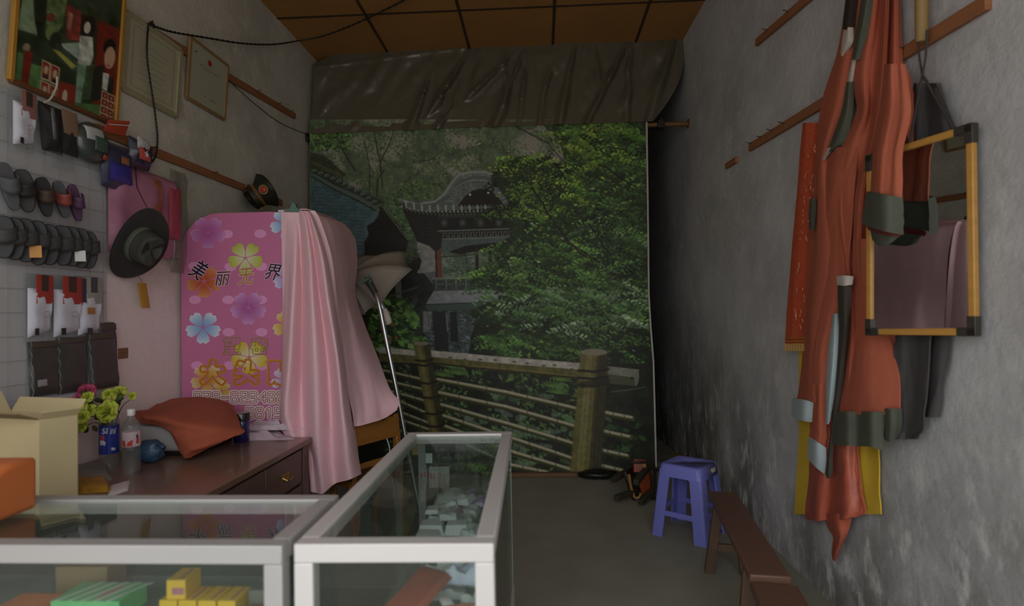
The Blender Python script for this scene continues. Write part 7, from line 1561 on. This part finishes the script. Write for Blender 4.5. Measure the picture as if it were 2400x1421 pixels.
# a loose heap of clear packets at the near end
for k, (x, y, w, d, r, z, lab) in enumerate(((-.30, 1.60, .12, .08, .2, 0, 'clear packet at the left of the heap behind the brick-red packet'), (-.215, 1.62, .10, .09, -.2, 0, 'clear packet at the right of the heap behind the brick-red packet'), (-.25, 1.66, .12, .08, .1, .03, 'clear packet on top of the heap behind the brick-red packet'), (-.205, 1.56, .08, .07, .3, .03, 'small clear packet on the right side of the near heap'), (-.21, 1.50, .10, .06, -.1, .055, 'clear packet with a pale blue edge on the near heap'))):
    tag(pillow(shelf_quad(x, y, w, d, r, .709 + z), .03, 12, .9, 60 + k).build('packet', M_CLR if k != 4 else mat('blue_clear_goods', (166, 176, 196), rough=.35, noise=.35, scale=30, coat=.3), smooth=35), lab, 'packet', 'packets in the near heap of the centre counter')
# near end of the shelf, seen through the front glass
M_REDP = mat('brick_red_packet', (150, 78, 58), rough=.5, noise=.08)
def shelf_quad(cx, cy, w, d, r, z=SH + .001): dx, dy = np.array([math.cos(r), math.sin(r), 0]) * w / 2, np.array([-math.sin(r), math.cos(r), 0]) * d / 2; c = np.array([cx, cy, z]); return [c - dx + dy, c + dx + dy, c + dx - dy, c - dx - dy]
rq = shelf_quad(-.325, 1.42, .10, .20, -.5)
for p_ in rq[:2]: p_[2] += .075
for p_ in rq[2:]: p_[2] += .012
tag(pillow(rq, .016, 10, .08, 3).build('red_packet', M_REDP), 'large brick-red packet seen through the front glass of the centre counter', 'packet')
tag(pillow(shelf_quad(-.255, 1.52, .10, .03, .1), .022, 10, .3, 3).build('silver_packet', M_CLR, smooth=35), 'clear crinkled packet behind the brick-red packet', 'packet')
mb = MB(); mb.tube([(-.25, 1.36, SH + .016), (-.20, 1.37, SH + .016), (-.15, 1.385, SH + .018)], .014, 10); tag(mb.build('dark_tool', M_BLKC), 'dark rod-shaped tool beside the brick-red packet in the centre counter', 'tool')
mb = MB(); mb.tube([(-.262, 1.39, SH + .035), (-.2, 1.40, SH + .038), (-.15, 1.40, SH + .04)], .006, 8); tag(mb.build('striped_ribbon', mat('red_gold_ribbon', (150, 90, 60), rough=.5, noise=.5, scale=60)), 'red and gold ribbon lying behind the dark tool', 'ribbon')
tag(pillow(shelf_quad(-.215, 1.315, .14, .05, .05), .016, 10, .3, 8).build('white_packet', M_CLR2), 'white packet at the front edge of the centre counter shelf', 'packet')
tag(pillow(shelf_quad(-.25, 1.44, .028, .055, .5, SH + .03), .006, 6, .2, 8).build('white_card', M_PAPER), 'narrow white card standing between the red packet and the ribbon', 'card')
tag(pillow(shelf_quad(-.17, 1.44, .10, .06, .1), .034, 10, .5, 9).build('grey_packet', M_CLR, smooth=35), 'grey clear packet behind the red and gold ribbon', 'packet')
# cards hung on the back glass
def card(px0, py0, px1, py1, m, label, y, name='hanging_card', cat='card'):
    p = [aty(px0, py0, y), aty(px1, py0, y), aty(px1, py1, y), aty(px0, py1, y)]; t = thing(name, label, cat, (p[2] + p[3]) / 2); mb = MB(); mb.prism(p, (0, .0015, 0)); mb.build('card_sheet', m, t, smooth=0); return t, p
yb2 = yb_ - .022
card(966, 1034, 988, 1066, mat('ochre_card', (170, 150, 84), rough=.6), 'ochre card hung inside the back of the centre counter', yb2 - .004)
card(995, 1063, 1013, 1086, mat('white_card', (206, 212, 206), rough=.6, noise=.03), 'plain white card hung inside the back of the centre counter', yb2)
M_BLI = mat('blister_card', (150, 156, 150), rough=.4, noise=.2, scale=30); M_EAR = mat('trinket', (190, 176, 150), rough=.35, noise=.4, scale=60, metal=.3); M_REDD = mat('trinket_red', (170, 60, 60), rough=.4)
for k, (a, b, c, d, lab) in enumerate(((985, 1090, 1000, 1140, 'narrow trinket card at the left of the hung blister cards'), (1006, 1094, 1022, 1144, 'trinket card with red beads beside the narrow one'), (1022, 1094, 1037, 1144, 'trinket card in the middle of the hung blister cards'), (1037, 1094, 1053, 1150, 'trinket card at the right of the hung blister cards'))):
    t, p = card(a, b, c, d, M_BLI, lab, yb2 - .003, 'trinket_card', 'card'); t['group'] = 'trinket cards in the centre counter'
    w = p[1] - p[0]; h = p[3] - p[0]
    for f in (.3, .7):
        mb = MB(); s = p[0] + w * f + h * .3 - np.array([0, .004, 0]); mb.tube([s, s + h * .25], .0032, 6); mb.build('bead', M_REDD if k < 2 else M_EAR, t)
        mb = MB(); mb.tube([s + h * .25, s + h * .64], .003, 6); mb.build('trinket', M_EAR, t)
